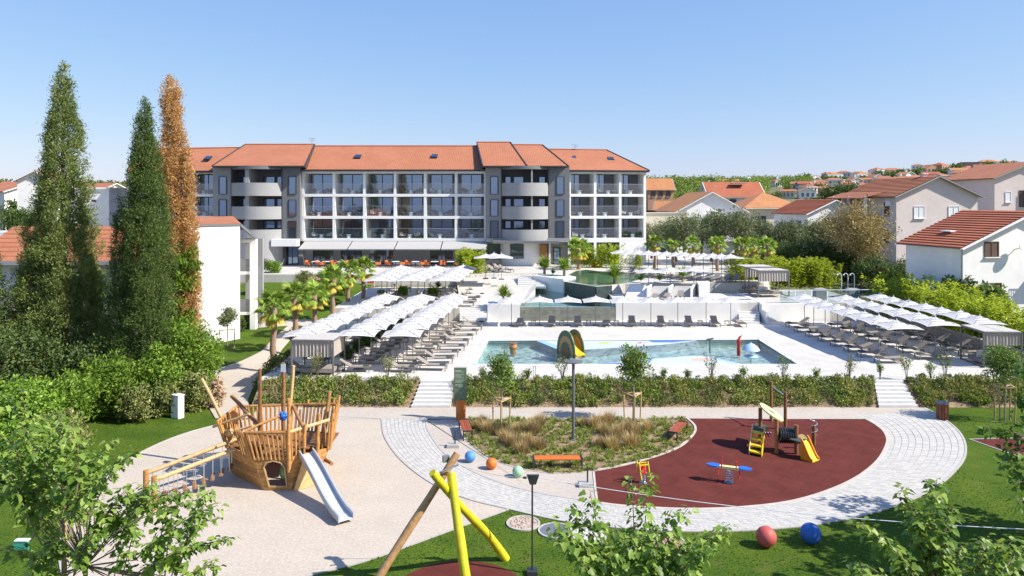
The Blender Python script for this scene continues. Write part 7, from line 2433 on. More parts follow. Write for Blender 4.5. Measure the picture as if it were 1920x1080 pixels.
# --- spiky rosettes in the planters
def rosette_mesh(seed, n=60, L=.8):
    rg = np.random.default_rng(seed)
    az = rg.random(n) * 6.283; el = rg.uniform(.05, 1.35, n)
    A = np.stack([np.cos(az) * np.cos(el), np.sin(az) * np.cos(el), np.sin(el)], 1)
    N = norm(np.stack([-np.cos(az) * np.sin(el), -np.sin(az) * np.sin(el), np.cos(el)], 1))
    return scatter(RHOMB, np.zeros((n, 3)) + np.array([0, 0, .1]), A, N, L * rg.uniform(.7, 1.1, n), .10)
RS = np_mesh('leaves', *rosette_mesh(3), SPIKE)
RS2 = np_mesh('leaves', *rosette_mesh(4, 170, 1.15), PALM)
mbs = MB(); mbs.tube([(0, 0, -.1), (0, 0, .5)], [.12, .08], 8); STM_ = mbs.mesh('stem', PTRUNK, True)
for k, (px, py, z, sc, kind, lab) in enumerate(((1021, 514, 3.9, 1.5, 1, 'yucca on the raised planter, left one'), (1058, 517, 3.9, 1.5, 1, 'yucca on the raised planter, right one'), (1037, 515, 3.9, .9, 0, 'low spiky plant between the two raised yuccas'), (944, 566, 2.82, 1.15, 1, 'palm-like plant on the planter left of the infinity pool'), (954, 560, 2.82, .9, 0, 'low spiky plant behind the planter palm'),
        (1152, 532, Z3, 1.5, 1, 'bushy yucca at the right end of the weir wall'), (1202, 528, Z3 + .1, 1.2, 0, 'dark agave above the sloped walls, left one'), (1237, 528, Z3 + .1, 1.2, 0, 'dark agave above the sloped walls, right one'), (1280, 527, Z3 + .1, 1.1, 1, 'flat-crowned cycad above the sloped walls'), (822, 541, ZL2, 1.2, 0, 'dark agave beside the upper parasols'), (900, 519, 3.2, .8, 0, 'low agave below the yellow bamboo'))):
    t = thing('spiky_plant', lab, 'plant', P(px, py, z), k * .7)
    t.scale = (sc,) * 3
    o = link('leaves', RS2 if kind else RS, t); o.location = (0, 0, .3 if kind else 0)
    if kind:
        link('stem', STM_, t)

# --- bamboo
def bamboo(label, pts, height, m, seed, name='bamboo_hedge', dens=7.0, width=1.2, z=None, leaf=.30):
    """culms along a line of (x, y, z) points; leafy plumes that lean at the tips"""
    rg = np.random.default_rng(seed)
    t = thing(name, label, 'bamboo', pts[0])
    o0 = np.array(pts[0])
    P_, A_, N_, L_ = [], [], [], []
    cul = MB()
    for a, b in zip(pts[:-1], pts[1:]):
        a, b = np.array(a), np.array(b)
        n = max(3, int(np.linalg.norm(b - a) * dens))
        for k in range(n):
            p = a + (b - a) * rg.random() + np.array([rg.normal() * width * .4, rg.normal() * width * .4, 0])
            h = height * rg.uniform(.6, 1.08)
            az = rg.random() * 6.283; ln = rg.uniform(.05, .28) * h
            tip = np.array([math.cos(az) * ln, math.sin(az) * ln, h])
            if k % 3 == 0:
                cul.tube([tuple(p - o0), tuple(p - o0 + tip * np.array([.3, .3, .6])), tuple(p - o0 + tip)], [.018, .014, .006], 4, False)
            q = 95
            f = rg.random(q) ** .75 * .95 + .05
            c = p - o0 + np.stack([tip[0] * f ** 2, tip[1] * f ** 2, h * f], 1)
            aa = rg.random(q) * 6.283
            w = (.42 * (1.05 - f) + .08) * rg.random(q) ** .5
            c = c + np.stack([np.cos(aa) * w, np.sin(aa) * w, np.zeros(q)], 1)
            P_.append(c); A_.append(np.stack([np.cos(aa), np.sin(aa), rg.normal(.25, .45, q)], 1)); N_.append(np.stack([np.cos(aa) * .3, np.sin(aa) * .3, np.ones(q)], 1) + rg.normal(size=(q, 3)) * .4)
            L_.append(leaf * rg.uniform(.5, 1.15, q))
    P_, A_, N_, L_ = (np.concatenate(v) for v in (P_, A_, N_, L_))
    add_mesh('foliage', [scatter(RHOMB, P_, A_, N_, L_, L_ * .36)], m, t)
    cul.build('culms', mat('bamboo_culm', (.30, .30, .08), .5, .15), t)
    return t
bamboo('long bright yellow-green bamboo hedge behind the right parasols', [(36.0, 44.0, .3), (36.4, 52, .5), (36.2, 60, .9), (34.8, 67, 1.2)], 4.2, BAMB, 1, dens=17, width=2.2, leaf=.34)
bamboo('bright bamboo hedge beside the top terrace cabanas', [(PX(1378, 76.5), 76.5, Z3 - 1), (PX(1450, 78), 78, Z3 - 1), (PX(1548, 77.5), 77.5, Z3 - 1.2)], 3.3, BAMB, 2, dens=22, width=2.0, leaf=.34)
bamboo('bamboo in front of the right wing of the hotel, left clump', [(PX(1076, 90.5), 90.5, Z3), (PX(1112, 90.5), 90.5, Z3)], 2.9, BAMB, 3, 'bamboo_clump', 12, .6)
bamboo('bamboo in front of the right wing of the hotel, right clump', [(PX(1120, 90.3), 90.3, Z3), (PX(1160, 90.3), 90.3, Z3)], 2.9, BAMB, 4, 'bamboo_clump', 12, .6)
bamboo('thin bamboo row in front of the white wall at the hotel corner', [(PX(1164, 88), 88, Z3), (PX(1205, 88), 88, Z3)], 2.2, BAMB, 6, 'bamboo_clump', 4, .4)
bamboo('round golden bamboo bush at the end of the restaurant terrace', [(PX(871, 83.5), 83.5, Z3 - .2), (PX(893, 83.5), 83.5, Z3 - .2)], 2.9, BAMB, 5, 'bamboo_clump', 60, 1.3)

# --- middle-distance trees on the right
OL = [tree_meshes(s, 4.2, 2.4, OLIVE, 46, 60, .24, .2, .4) for s in (31, 32, 33)]
for k, (px, py, sc) in enumerate(((1222, 455, 1.0), (1252, 452, 1.05), (1284, 450, 1.1), (1316, 448, 1.15), (1348, 446, 1.2), (1380, 446, 1.2), (1408, 448, 1.15), (1430, 456, 1.0), (1268, 460, .9), (1334, 460, .95), (1396, 462, 1.0), (1460, 462, 1.0), (1490, 460, 1.0), (1520, 458, 1.05), (1476, 448, .9), (1540, 452, 1.0))):
    D = 100 - (k % 3) * 3 if k < 8 else 95
    p = PD(px, py, D)
    tree('olive_tree', 'grey-green olive tree in the grove between hotel and houses, %s from the left' % (ORD[sorted([1222, 1252, 1284, 1316, 1348, 1380, 1408, 1430]).index(px)] if k < 8 else 'front row, %s listed by size of crown' % ORD[k - 8]) if k < 8 else 'grey-green olive tree in the nearer row of the grove, %s from the left' % ORD[sorted([1268, 1334, 1396, 1460, 1490, 1520, 1476, 1540]).index(px)], OL[k % 3], (p.x, p.y, p.z - 1.2), sc, k * 1.1, 'olive trees of the grove' if k < 8 else 'nearer olive trees')
TANM = tree_meshes(41, 8.9, 4.7, TAN, 120, 90, .26, .15, .4, gap=.3, trunk_r=.3)
tree('tan_tree', 'big brownish thin-leaved tree in front of the pink house', TANM, PD(1606, 515, 84), 1.0)
DK = [tree_meshes(s, 4.5, 2.6, BUSHD, 60, 75, .24, .05, .5) for s in (51, 52)]
for px, py, D, sc, lab in ((1640, 540, 80, .95, 'dark evergreen tree left of the white house wall'), (1690, 545, 78, .9, 'dark evergreen tree against the white house wall'), (1735, 548, 76, .8, 'dark evergreen tree at the corner of the white house'), (1600, 540, 84, .8, 'dark low tree below the big brownish tree'), (1500, 505, 86, .95, 'dark bushy tree behind the top terrace bamboo, left one'), (1545, 508, 85, 1.0, 'dark bushy tree behind the top terrace bamboo, right one'), (1465, 500, 88, .8, 'dark bushy tree behind the cabanas'), (1580, 515, 86, .9, 'dark tree left of the big brownish tree')):
    tree('evergreen_tree', lab, DK[int(px) % 2], PD(px, py, D) - Vector((0, 0, .5)), sc, px, None)
FIG = Lm('fig_leaf', (0.045, 0.075, 0.02), (0.10, 0.145, 0.045), (0.24, 0.28, 0.11), trans=.3)
shrub('broad-leaved fig bush in front of the white house, left part', PD(1800, 575, 62.5), 2.4, 1.5, 1.5, FIG, 71, 60, 26, .34, aspect=.7, tmpl=LOBED)
shrub('broad-leaved fig bush in front of the white house, right part', PD(1862, 585, 61), 1.9, 1.5, 1.3, FIG, 72, 50, 24, .34, aspect=.7, tmpl=LOBED)
PIN = tree_meshes(55, 6, 4.2, BUSHD, 70, 60, .42, .25, .5)
p = PD(1582, 392, 128); tree('pine_tree', 'dark spreading pine between the white gable and the pink house', PIN, (p.x, p.y, p.z - 1.5), 1.0)
p = PD(40, 410, 92); tree('pine_tree', 'flat-topped pine behind the annex roof at the left edge', PIN, (p.x, p.y, p.z - 3.0), .7)

# --- hillside trees (shared meshes)
HT = [tree_meshes(80 + s, 6, 3.2, TOWN if s % 3 else TOWNL, 34, 24, .6, .15, .6) for s in range(6)]
rr = random.Random(11)
spots = []
for k in range(900):
    px, py = rr.uniform(1214, 1925), rr.uniform(303, 402)
    edge = 322 if px < 1500 else 322 - (px - 1500) * .045
    if py < edge + 4 or (px < 1480 and py < 342):
        continue
    if any(abs(px - q[0]) < 13 and abs(py - q[1]) < 5.5 for q in spots):
        continue
    if any(abs(px - h[0]) < h[2] * .6 and -10 < h[1] - py < 3 for h in town) and rr.random() < .8:
        continue
    if 1690 < px < 1860 and py > 345: continue
    spots.append((px, py))
for k, (px, py) in enumerate(spots[:62]):
    p = hit(px, py, 100)
    if p.y > 900: continue
    tree('hillside_tree', 'round green tree among the houses on the hillside', HT[k % 6], (p.x, p.y, p.z - .5), rr.uniform(.4, .8) * min(1.5, max(.6, p.y / 260)), k, 'trees on the hillside')
for k in range(30):                              # tree line along the crest
    px = 1500 + k * 14.5 + rr.uniform(-6, 6)
    a = (px - 960) / FPX
    D = 335
    x = a * D
    tree('hillside_tree', 'dark tree on the crest of the hill', HT[k % 6], (x, D, terr(x, D) - .5), rr.uniform(.6, 1.15), k * .8, 'trees on the crest')
# wooded ridge
rg = np.random.default_rng(5)
parts = []
for k in range(1400):
    px = rg.uniform(1195, 1520)
    D = rg.uniform(215, 420)
    x = (px - 960) / FPX * D
    if px > 1440 and D < 300: continue
    z = terr(x, D)
    s = rg.uniform(1.6, 2.9) * (D / 300)
    c = blob_centers(rg, 5, s * .7, s * .7, s * .7, 0, .3) + np.array([x, D, z + s * .9])
    parts.append(clumps(rg, c, np.full(5, s * .5), 11, .62 * D / 300, .65, .2))
o = add_mesh('ridge_wood', parts, Lm('ridge_leaf', (0.055, 0.09, 0.018), (0.11, 0.155, 0.03), (0.19, 0.23, 0.05), trans=.3, clump=.7, clumpscale=.09))
tag(o, 'dense light green wood covering the ridge beyond the hotel', 'wood', None, 'stuff')
parts = []
for k in range(900):
    px = rg.uniform(-80, 420); D = rg.uniform(900, 1350)
    x = (px - 960) / FPX * D
    s = rg.uniform(5, 10)
    c = blob_centers(rg, 3, s, s, s * .5, 0, .3) + np.array([x, D, terr(x, D) + 1])
    parts.append(clumps(rg, c, np.full(3, s * .6), 8, 4.5, .7, .2))
o = add_mesh('far_wood', parts, Lm('far_leaf', (0.085, 0.10, 0.035), (0.14, 0.15, 0.06), (0.2, 0.2, 0.08), trans=.2, clump=.7, clumpscale=.02))
tag(o, 'far scrub wood on the low hills at the left horizon', 'wood', None, 'stuff')
for k, (px, py, D, sc) in enumerate(((70, 398, 110, .8), (20, 402, 108, .7), (160, 410, 104, .6), (225, 405, 112, .7))):
    p = PD(px, py, D)
    tree('garden_tree', 'small green tree among the white houses at the left, %s from the left' % ORD[[1, 0, 2, 3][k]], HT[k], (p.x, p.y, p.z - 2), sc, k)

# --- bank planting (uncountable ground cover)
def cover_parts(rg, n, fn, smin, smax, per, size):
    parts_c, parts_r = [], []
    for k in range(n):
        c, ok = fn(rg)
        if ok:
            parts_c.append(c); parts_r.append(rg.uniform(smin, smax))
    return clumps(rg, np.array(parts_c), np.array(parts_r), per, size, .5, .6, squash=.85)
YA = P(0, 764).y
def bankfn(xa, xb):
    def fn(rg):
        f = rg.random()
        y = YA + (YF - YA) * f
        pa, pb = xa(f), xb(f)
        px = pa + (pb - pa) * rg.random()
        x = PX(px, y)
        return np.array([x, y - .05, Z1 * f + rg.uniform(.05, .26)]), (f > .10 + .06 * math.sin(px * .05))
    return fn
rg = np.random.default_rng(9)
BK = [COVER, Lm('bank_green', (0.075, 0.12, 0.022), (0.16, 0.215, 0.042), (0.28, 0.32, 0.085), trans=.3), Lm('bank_straw', (0.16, 0.13, 0.06), (0.30, 0.26, 0.12), (0.44, 0.38, 0.2), trans=.3), Lm('bank_dark', (0.05, 0.075, 0.024), (0.10, 0.13, 0.04), (0.17, 0.2, 0.07), trans=.25)]
BN = ['yellowish mixed', 'fresh green', 'straw-coloured dry', 'dark green']
for nm_, a, b, n, lab in (('bank_planting', lambda f: 486 + f * 14, lambda f: 766 + f * 20, 560, 'on the bank left of the garden steps'), ('bank_planting', lambda f: 854 + f * 2, lambda f: 1640 - f * 6, 1650, 'on the long bank below the pool deck'), ('bank_planting', lambda f: 1728 - f * 30, lambda f: 1960, 480, 'on the bank right of the far steps')):
    fn = bankfn(a, b)
    sets = [[], [], [], []]
    for k in range(n):
        c, ok = fn(rg)
        if not ok:
            continue
        v = math.sin(c[0] * 1.9 + 1.3 * math.sin(c[0] * .7)) + .6 * math.sin(c[0] * 4.3 + c[2] * 3) + rg.normal() * .45
        if abs(v) < .10:
            continue                                     # bare patches
        sets[0 if v > .75 else 1 if v > -.1 else 3 if v > -.75 else 2 if c[2] < 1.0 else 0].append((c, rg.uniform(.12, .30) * (1.25 if v > .9 else 1)))
    for q, st_ in enumerate(sets):
        if len(st_) < 4:
            continue
        o = add_mesh(nm_, [clumps(rg, np.array([c for c, r in st_]), np.array([r for c, r in st_]), 50 if q != 2 else 34, (.115, .125, .10, .105)[q], (.5, .5, .3, .55)[q], .6, squash=.9)], BK[q])
        tag(o, '%s shrubs %s' % (BN[q], lab), 'planting', None, 'stuff')
# garden bed: low tufts (uncountable) and dry tussocks (things)
gx = [(p.x, p.y) for p in GARDEN_POLY]
def inside(x, y, poly):
    c = False
    j = len(poly) - 1
    for i in range(len(poly)):
        xi, yi = poly[i]; xj, yj = poly[j]
        if (yi > y) != (yj > y) and x < (xj - xi) * (y - yi) / (yj - yi) + xi:
            c = not c
        j = i
    return c
gpoly = gx
def tuft(rg, C, n, h, spread, w):
    Pp = np.repeat(C, n, 0)
    az = rg.random(len(Pp)) * 6.283
    lean = rg.uniform(.05, 1.0, len(Pp)) * spread
    A = np.stack([np.cos(az) * lean, np.sin(az) * lean, np.ones(len(Pp))], 1)
    off = np.stack([np.cos(az) * .25 * lean * h, np.sin(az) * .25 * lean * h, np.zeros(len(Pp))], 1)
    L = h * rg.uniform(.6, 1.1, len(Pp))
    return scatter(BLADE, Pp + off, A, np.stack([np.cos(az), np.sin(az), np.full(len(Pp), .3)], 1), L, w)
rg = np.random.default_rng(12)
C = []
while len(C) < 900:
    x, y = rg.uniform(-3, 9.5), rg.uniform(31.5, 39.8)
    if inside(x, y, gpoly):
        C.append((x, y, .0))
o = add_mesh('garden_cover', [tuft(rg, np.array(C[:640]), 30, .26, 1.3, .035), clumps(rg, np.array(C[300:820]) + np.array([0, 0, .06]), rg.uniform(.08, .2, 520), 26, .09, .5, .5, squash=.6)], GRN_T)
tag(o, 'low green ground cover spread over the garden bed', 'ground cover', None, 'stuff')
o = add_mesh('dry_litter', [tuft(rg, np.array(C[600:]), 26, .2, 2.2, .03)], DRYT)
tag(o, 'dry straw-coloured grass patches in the garden bed', 'grass', None, 'stuff')
TUS = [np_mesh('blades', *merge([tuft(np.random.default_rng(s), np.array([(a, b, 0.) for a in (-.12, 0, .12) for b in (-.1, .1)]), 62, .78, .75, .028)]), DRYT) for s in (1, 2, 3)]
tus = [(898, 805), (918, 812), (942, 815), (968, 812), (962, 838), (990, 835), (1012, 842), (1000, 812), (1012, 798), (980, 850), (905, 797), (1118, 802), (1135, 815), (1125, 838), (1160, 822), (1178, 810), (1192, 815), (1185, 838), (1150, 842), (1215, 808), (1095, 800), (1140, 795), (948, 828)]
for k, (px, py) in enumerate(tus):
    side = 'left' if px < 1040 else 'right'
    nn = sorted([q for q in tus if (q[0] < 1040) == (px < 1040)]).index((px, py))
    t = thing('grass_tussock', 'dry brown grass tussock %s of the lamp post, %s from the left' % (side, ORD[nn] if nn < 12 else 'last'), 'grass tussock', P(px, py), k, 'dry grass tussocks')
    s = .75 + .35 * ((k * 37) % 10) / 10
    t.scale = (s * 1.15, s * 1.15, s)
    link('blades', TUS[k % 3], t)

# --- staked young trees
def staked(label, base_, Ht, Rw, Rh, seed, m=YOUNG, stakes=3, hs=1.55, n=46):
    rg = np.random.default_rng(seed)
    t = thing('young_tree', label, 'tree', base_)
    zc = Ht - Rh
    c = blob_centers(rg, n, Rw * .78, Rw * .78, Rh * .8, zc, .25)
    add_mesh('crown', [clumps(rg, c, Rw * .34 * rg.uniform(.6, 1.2, n), 48, .13, .55, .35)], m, t)
    mb = MB(); mb.tube([(0, 0, 0), (.03, 0, zc * .6), (0, 0, zc + Rh * .4)], [.045, .04, .02], 7)
    for k in range(9):
        j = c[rg.integers(n)]; mb.tube([(0, 0, zc - Rh * .6), tuple(j)], [.02, .008], 5)
    mb.build('trunk', mat('pale_bark', (.27, .22, .16), .9, .2, 6), t, True)
    tops = []
    for k in range(stakes):
        a = 2 * math.pi * k / stakes + .5
        b0, b1 = Vector((.5 * math.cos(a), .5 * math.sin(a), -.05)), Vector((.56 * math.cos(a), .56 * math.sin(a), hs))
        mb = MB(); mb.tube([b0, b1], .04, 8); mb.build('stake', STAKE, t, True); tops.append(b1 - Vector((0, 0, .08)))
    for k in range(stakes):
        mb = MB(); mb.bar(tops[k], tops[(k + 1) % stakes] if stakes > 2 else tops[k - 1], .07, .05); mb.build('stake_rail', WOODP, t)
    mb = MB(); mb.bar(tops[0], Vector((0, 0, hs - .1)), .05, .02); mb.build('tie', SHUTW, t)
    return t
staked('staked young tree in the garden bed behind the dark red bench', P(940, 800), 4.3, 1.0, 1.25, 1, n=54)
staked('staked young tree with dense crown behind the right part of the garden bed', P(1187, 789), 4.4, 1.08, 1.3, 2, YOUNG, n=66)
staked('staked young tree with broad light crown at the right edge', P(1884, 790), 4.4, 1.25, 1.3, 3, YOUNG, 4, 2.0, n=70)
pq = P(426, 655, .4); staked('staked young tree on the lawn in front of the white annex wall', (pq.x, pq.y, terr(pq.x, pq.y)), 3.4, .95, .85, 4, OLIVE, 2, 1.6)
# thin twiggy saplings along the deck edge
def twiggy(label, loc, H, W, seed, m=YOUNG):
    rg = np.random.default_rng(seed)
    t = thing('thin_sapling', label, 'sapling', loc, 0, 'thin saplings')
    mb = MB(); Pp = []
    for k in range(9):
        a = rg.random() * 6.283; w = W * rg.uniform(.2, 1)
        tip = np.array([math.cos(a) * w, math.sin(a) * w, H * rg.uniform(.65, 1)])
        mid = tip * np.array([.35, .35, .55])
        mb.tube([(0, 0, 0), tuple(mid), tuple(tip)], [.016, .011, .005], 4, False)
        for f in rg.random(26) ** .7:
            Pp.append((mid * (1 - f) + tip * f) if f > .1 else mid)
    Pp = np.array(Pp) + rg.normal(size=(len(Pp), 3)) * .07
    A = unit(rg, len(Pp)) + np.array([0, 0, .3]); N = unit(rg, len(Pp)) + np.array([0, 0, .6])
    add_mesh('leaves', [scatter(RHOMB, Pp, A, N, .12 * rg.uniform(.6, 1.2, len(Pp)), .055)], m, t)
    mb.build('stems', BARK, t)
tw = [(595, 1.9, .5, BUSHM, 'leafy yellowish sapling in front of the curtained cabana'), (726, 1.8, .55, BUSHM, 'yellowish sapling at the deck edge before the middle parasols'), (1055, 1.6, .5, BUSHM, 'yellowish sapling at the pool edge behind the lamp post'), (1334, 1.75, .5, YOUNG, 'thin sapling at the deck edge right of the dense staked tree'), (1468, 1.6, .55, YOUNG, 'thin sapling at the deck edge above the toddler unit'), (1592, 1.7, .6, BUSHM, 'flowering sapling before the front right loungers'), (1700, 1.6, .45, YOUNG, 'thin sapling above the far steps'), (1772, 1.9, .6, BUSHM, 'reddish thin sapling near the right cabana'), (1745, 1.3, .35, YOUNG, 'small thin sapling left of the reddish one'),
      (905, .9, .25, YOUNG, 'tiny twig sapling right of the green board'), (990, .8, .2, YOUNG, 'tiny twig sapling next to the black frame by the pool'), (1245, .8, .2, YOUNG, 'tiny twig sapling right of the dense staked tree'), (1290, .8, .2, YOUNG, 'tiny twig sapling midway along the deck edge'), (1395, .9, .25, YOUNG, 'tiny twig sapling below the red water toy'), (1530, .8, .2, YOUNG, 'tiny twig sapling near the right pool corner'), (1650, 1.2, .3, YOUNG, 'small sapling at the top of the far steps')]
for k, (px, H, W, m, lab) in enumerate(tw):
    twiggy(lab, (PX(px, YF - .12), YF - .12, Z1 - .1), H, W, 200 + k, m)

# --- near saplings (big lobed leaves on upright shoots)
def sapling(label, root, shoots, seed, m=SAPL, leaf=.17, step=.085, zb=-1, stake=None, per=2):
    """shoots: list of (start, end, bend) in world coordinates"""
    rg = np.random.default_rng(seed)
    t = thing('broadleaf_sapling', label, 'tree', root, worldspace=True)
    br_ = MB(); P_, A_, N_, L_ = [], [], [], []
    for s, e, bend in shoots:
        s, e = np.array(s, float), np.array(e, float)
        L = np.linalg.norm(e - s)
        n = max(4, int(L / step))
        mid = (s + e) / 2 + np.array(bend)
        curve = [s * (1 - f) ** 2 + 2 * mid * f * (1 - f) + e * f * f for f in np.linspace(0, 1, n)]
        br_.tube([tuple(c) for c in curve[::3]] + [tuple(curve[-1])], [.011 * (1 - .8 * k / max(1, len(curve[::3]))) + .003 for k in range(len(curve[::3]) + 1)], 5, False)
        for k, c in enumerate(curve):
            f = k / n
            if f < .12: continue
            for q in range(per):
                az = k * 2.39 + q * 3.1 + rg.normal() * .4
                d = np.array([math.cos(az), math.sin(az), rg.normal(-.15, .35)])
                P_.append(c + d * leaf * rg.uniform(.2, .9)); A_.append(d + np.array([0, 0, -.35])); N_.append(np.array([math.cos(az) * .25, math.sin(az) * .25, 1]) + rg.normal(size=3) * .3)
                L_.append(leaf * rg.choice((.45, .7, .9, 1.05, 1.25)) * rg.uniform(.85, 1.15) * (1 - .35 * f))
    P_, A_, N_, L_ = map(np.array, (P_, A_, N_, L_))
    add_mesh('leaves', [scatter(LOBED, P_, A_, N_, L_, L_ * .92)], m, t)
    root = Vector(root)
    tops = Vector(np.mean([s for s, e, b in shoots], axis=0).tolist())
    br_.tube([root, root.lerp(tops, .6) + Vector((.05, 0, 0)), tops], [.08, .06, .035], 8)
    for s, e, b in shoots:
        br_.tube([tops - Vector((0, 0, .5)), (tops + Vector(s)) / 2 - Vector((0, 0, .25)), Vector(s)], [.014, .012, .01], 5, False)
    br_.build('branches', mat('sapling_bark', (.22, .17, .11), .9, .2, 6), t, True)
    if stake:
        mb = MB(); mb.tube([stake[0], stake[1]], .05, 8); mb.build('stake', STAKE, t, True)
    return t
def W(px, py, D):
    return tuple(PD(px, py, D))
DA = 14.5
shA = []
rr = random.Random(3)
for (x0, y0, x1, y1, n) in ((120, 960, 30, 770, 5), (130, 950, 150, 790, 5), (120, 940, 90, 740, 5), (150, 970, 205, 850, 5), (100, 980, 0, 830, 5), (140, 980, 10, 900, 4)):
    for k in range(n):
        d = DA + rr.uniform(-1.3, 1.3)
        shA.append((W(x0 + rr.uniform(-50, 50), y0 + rr.uniform(-40, 60), d), W(x1 + rr.uniform(-55, 55), y1 + rr.uniform(-30, 60), d + rr.uniform(-.8, .8)), (rr.uniform(-.2, .2), 0, .2)))
for (a, b) in (((200, 1000), (350, 930)), ((220, 1030), (270, 905)), ((250, 1050), (395, 960)), ((260, 1080), (440, 1000)), ((170, 1020), (250, 920)), ((300, 1080), (320, 950)), ((330, 1090), (385, 920)), ((120, 1060), (60, 960)), ((150, 1080), (200, 990)), ((100, 1085), (20, 1020)), ((220, 1090), (240, 1000)), ((60, 1090), (120, 1010)), ((340, 1100), (400, 1050)), ((230, 980), (300, 930))):
    for q in range(2):
        d = DA - .5 + rr.uniform(-.8, .8)
        shA.append((W(a[0] + rr.uniform(-15, 15), a[1], d), W(b[0] + rr.uniform(-18, 18), b[1] + rr.uniform(-14, 14), d + rr.uniform(-.5, .5)), (rr.uniform(-.15, .15), 0, .2)))
sapling('big leafy sapling with a stake filling the lower left corner', (PX(140, DA), DA, 0), shA, 1, SAPL, .155, .055, per=3, stake=(PX(136, DA) - .1 and Vector((PX(132, DA), DA - .2, 0)), Vector((PX(132, DA), DA - .2, CAMH - (900 - HOR) / FPX * DA))))
DB = 13.5
shB = []
for (a, b) in (((1150, 1060), (1075, 950)), ((1150, 1070), (1110, 925)), ((1170, 1060), (1150, 985)), ((1190, 1060), (1190, 905)), ((1200, 1060), (1225, 890)), ((1215, 1060), (1250, 960)), ((1220, 1070), (1300, 960)), ((1230, 1080), (1365, 990)), ((1150, 1085), (1040, 985)), ((1130, 1090), (1050, 1010)), ((1180, 1090), (1110, 1010)), ((1210, 1095), (1180, 1000)), ((1230, 1095), (1290, 1015)), ((1240, 1100), (1330, 1030)), ((1200, 1110), (1230, 1030)), ((1120, 1110), (1080, 1050)), ((1260, 1120), (1300, 1070)), ((1160, 1120), (1150, 1040)), ((1100, 1120), (1120, 1060)), ((1190, 1090), (1240, 990))):
    for q in range(2 if b[1] > 960 else 1):
        d = DB + rr.uniform(-.6, .6)
        shB.append((W(a[0] + rr.uniform(-12, 12), a[1], d), W(b[0] + rr.uniform(-12, 12), b[1] + rr.uniform(-8, 8), d + rr.uniform(-.4, .4)), (rr.uniform(-.1, .1), 0, .12)))
sapling('upright leafy sapling at the bottom centre in front of the lawn discs', (PX(1185, DB), DB, 0), shB, 2, SAPL, .165, .055, per=3)
DC = 12.5
shC = []
for (a, b) in (((1740, 1080), (1690, 915)), ((1745, 1080), (1725, 960)), ((1750, 1085), (1765, 905)), ((1760, 1080), (1790, 960)), ((1720, 1100), (1620, 975)), ((1710, 1110), (1600, 1060)), ((1735, 1110), (1660, 1000)), ((1760, 1110), (1720, 1000)), ((1770, 1120), (1800, 1020)), ((1700, 1120), (1650, 1060)), ((1820, 1110), (1850, 1010)), ((1840, 1110), (1890, 1015)), ((1850, 1120), (1930, 1030)), ((1800, 1120), (1830, 1040)), ((1780, 1120), (1760, 1050))):
    for q in range(2):
        d = DC + rr.uniform(-.6, .6)
        shC.append((W(a[0] + rr.uniform(-12, 12), a[1], d), W(b[0] + rr.uniform(-12, 12), b[1] + rr.uniform(-8, 8), d + rr.uniform(-.4, .4)), (rr.uniform(-.1, .1), 0, .12)))
sapling('upright leafy sapling in the lower right corner', (PX(1770, DC), DC, 0), shC, 3, SAPL, .155, .055, per=3)
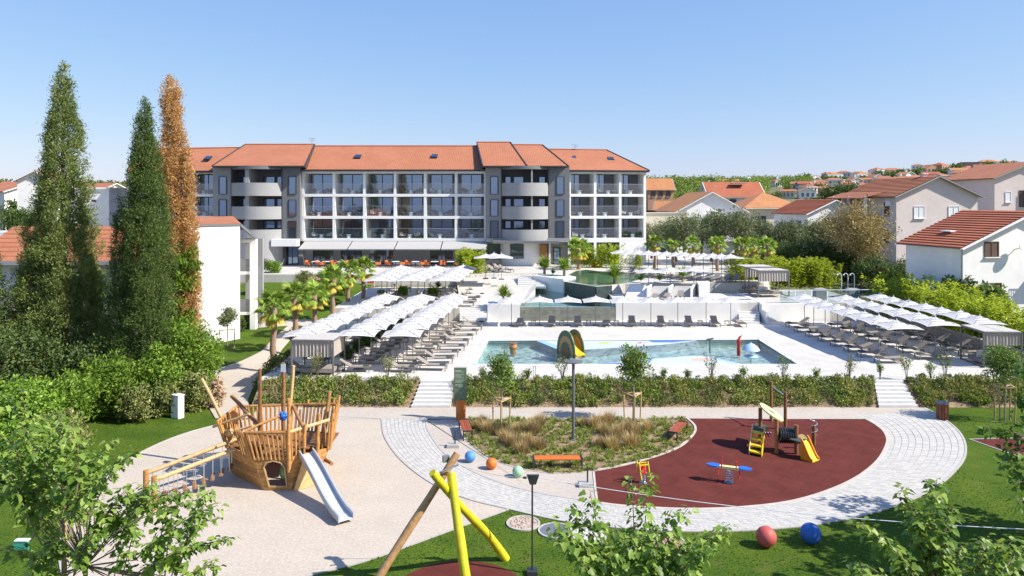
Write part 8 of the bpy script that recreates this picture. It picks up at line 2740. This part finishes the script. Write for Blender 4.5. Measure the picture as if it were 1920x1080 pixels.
# taller trees just outside the right edge; their branches reach in and they shade the lawn
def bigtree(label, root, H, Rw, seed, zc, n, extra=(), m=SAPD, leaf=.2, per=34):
    rg = np.random.default_rng(seed)
    t = thing('broadleaf_tree', label, 'tree', root)
    c = blob_centers(rg, n, Rw, Rw, H - zc, zc, .2)
    ce = np.array([np.array(e) - np.array(root) for e in extra]).reshape(-1, 3)
    pc_ = [clumps(rg, c, rg.uniform(.3, .55, len(c)), per, leaf, .8, -.1, LOBED)]
    if len(ce):
        pc_.append(clumps(rg, ce, rg.uniform(.2, .34, len(ce)), 13, leaf * .8, .8, -.3, LOBED))
    add_mesh('crown', pc_, m, t)
    c = np.concatenate([c, ce])
    mb = MB(); mb.tube([(0, 0, -.1), (.1, 0, zc * .6), (0, .1, zc + 1)], [.14, .11, .06], 8)
    for k in range(len(c)):
        if k % 3 == 0 or k >= n:
            mb.tube([(0, 0, zc * .7), tuple(c[k] * .55 + np.array([0, 0, zc * .35])), tuple(c[k])], [.05, .03, .01], 5, False)
    mb.build('trunk', BARK, t, True)
ex = [W(1900, 790, 19), W(1850, 806, 19), W(1870, 802, 19), W(1895, 812, 19), W(1905, 850, 18.6), W(1880, 866, 18.6), W(1900, 905, 18.4), W(1912, 940, 18.4), W(1915, 880, 18.5)]
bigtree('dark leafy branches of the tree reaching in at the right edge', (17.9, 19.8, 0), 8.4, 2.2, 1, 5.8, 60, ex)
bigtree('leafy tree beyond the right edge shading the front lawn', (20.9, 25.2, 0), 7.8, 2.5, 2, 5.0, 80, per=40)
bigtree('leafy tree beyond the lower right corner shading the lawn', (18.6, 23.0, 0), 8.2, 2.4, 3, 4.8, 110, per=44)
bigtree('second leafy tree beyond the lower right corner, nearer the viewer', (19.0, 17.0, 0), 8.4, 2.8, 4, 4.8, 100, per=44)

# --- short grass blades on the lawns (uncountable)
rg = np.random.default_rng(77)
sandp = [(p.x, p.y) for p in outer[:41]] + [(p.x, p.y) for p in sl[::-1][1:-1]]
arc = [(p.x, p.y) for p in outer] + [(P(1735, 764).x, P(1735, 764).y), (P(470, 764).x, P(470, 764).y), (P(470, 786).x, P(470, 786).y)]
C = []
while len(C) < 15000:
    y = 14.5 + 27 * rg.random() ** 1.3
    x = rg.uniform(-.75, .75) * y
    if inside(x, y, sandp) or inside(x, y, arc) or math.hypot(x - swing_c.x, y - swing_c.y) < 2.2:
        continue
    if y > 41 or any(math.hypot(x - P(d[0], d[1]).x, y - P(d[0], d[1]).y) < .66 for d in DISC[:5] if d[3] is not LAWN):
        continue
    if x > 20 and 31 < y < 37: continue
    C.append((x, y, 0.0))
o = add_mesh('grass', [tuft(rg, np.array(C), 7, .065, .8, .016)], Lm('grass_blade', (0.03, 0.06, 0.008), (0.06, 0.105, 0.014), (0.11, 0.155, 0.03), trans=.3, clump=.6, clumpscale=.6))
tag(o, 'short green grass blades over the front lawn', 'grass', None, 'stuff')
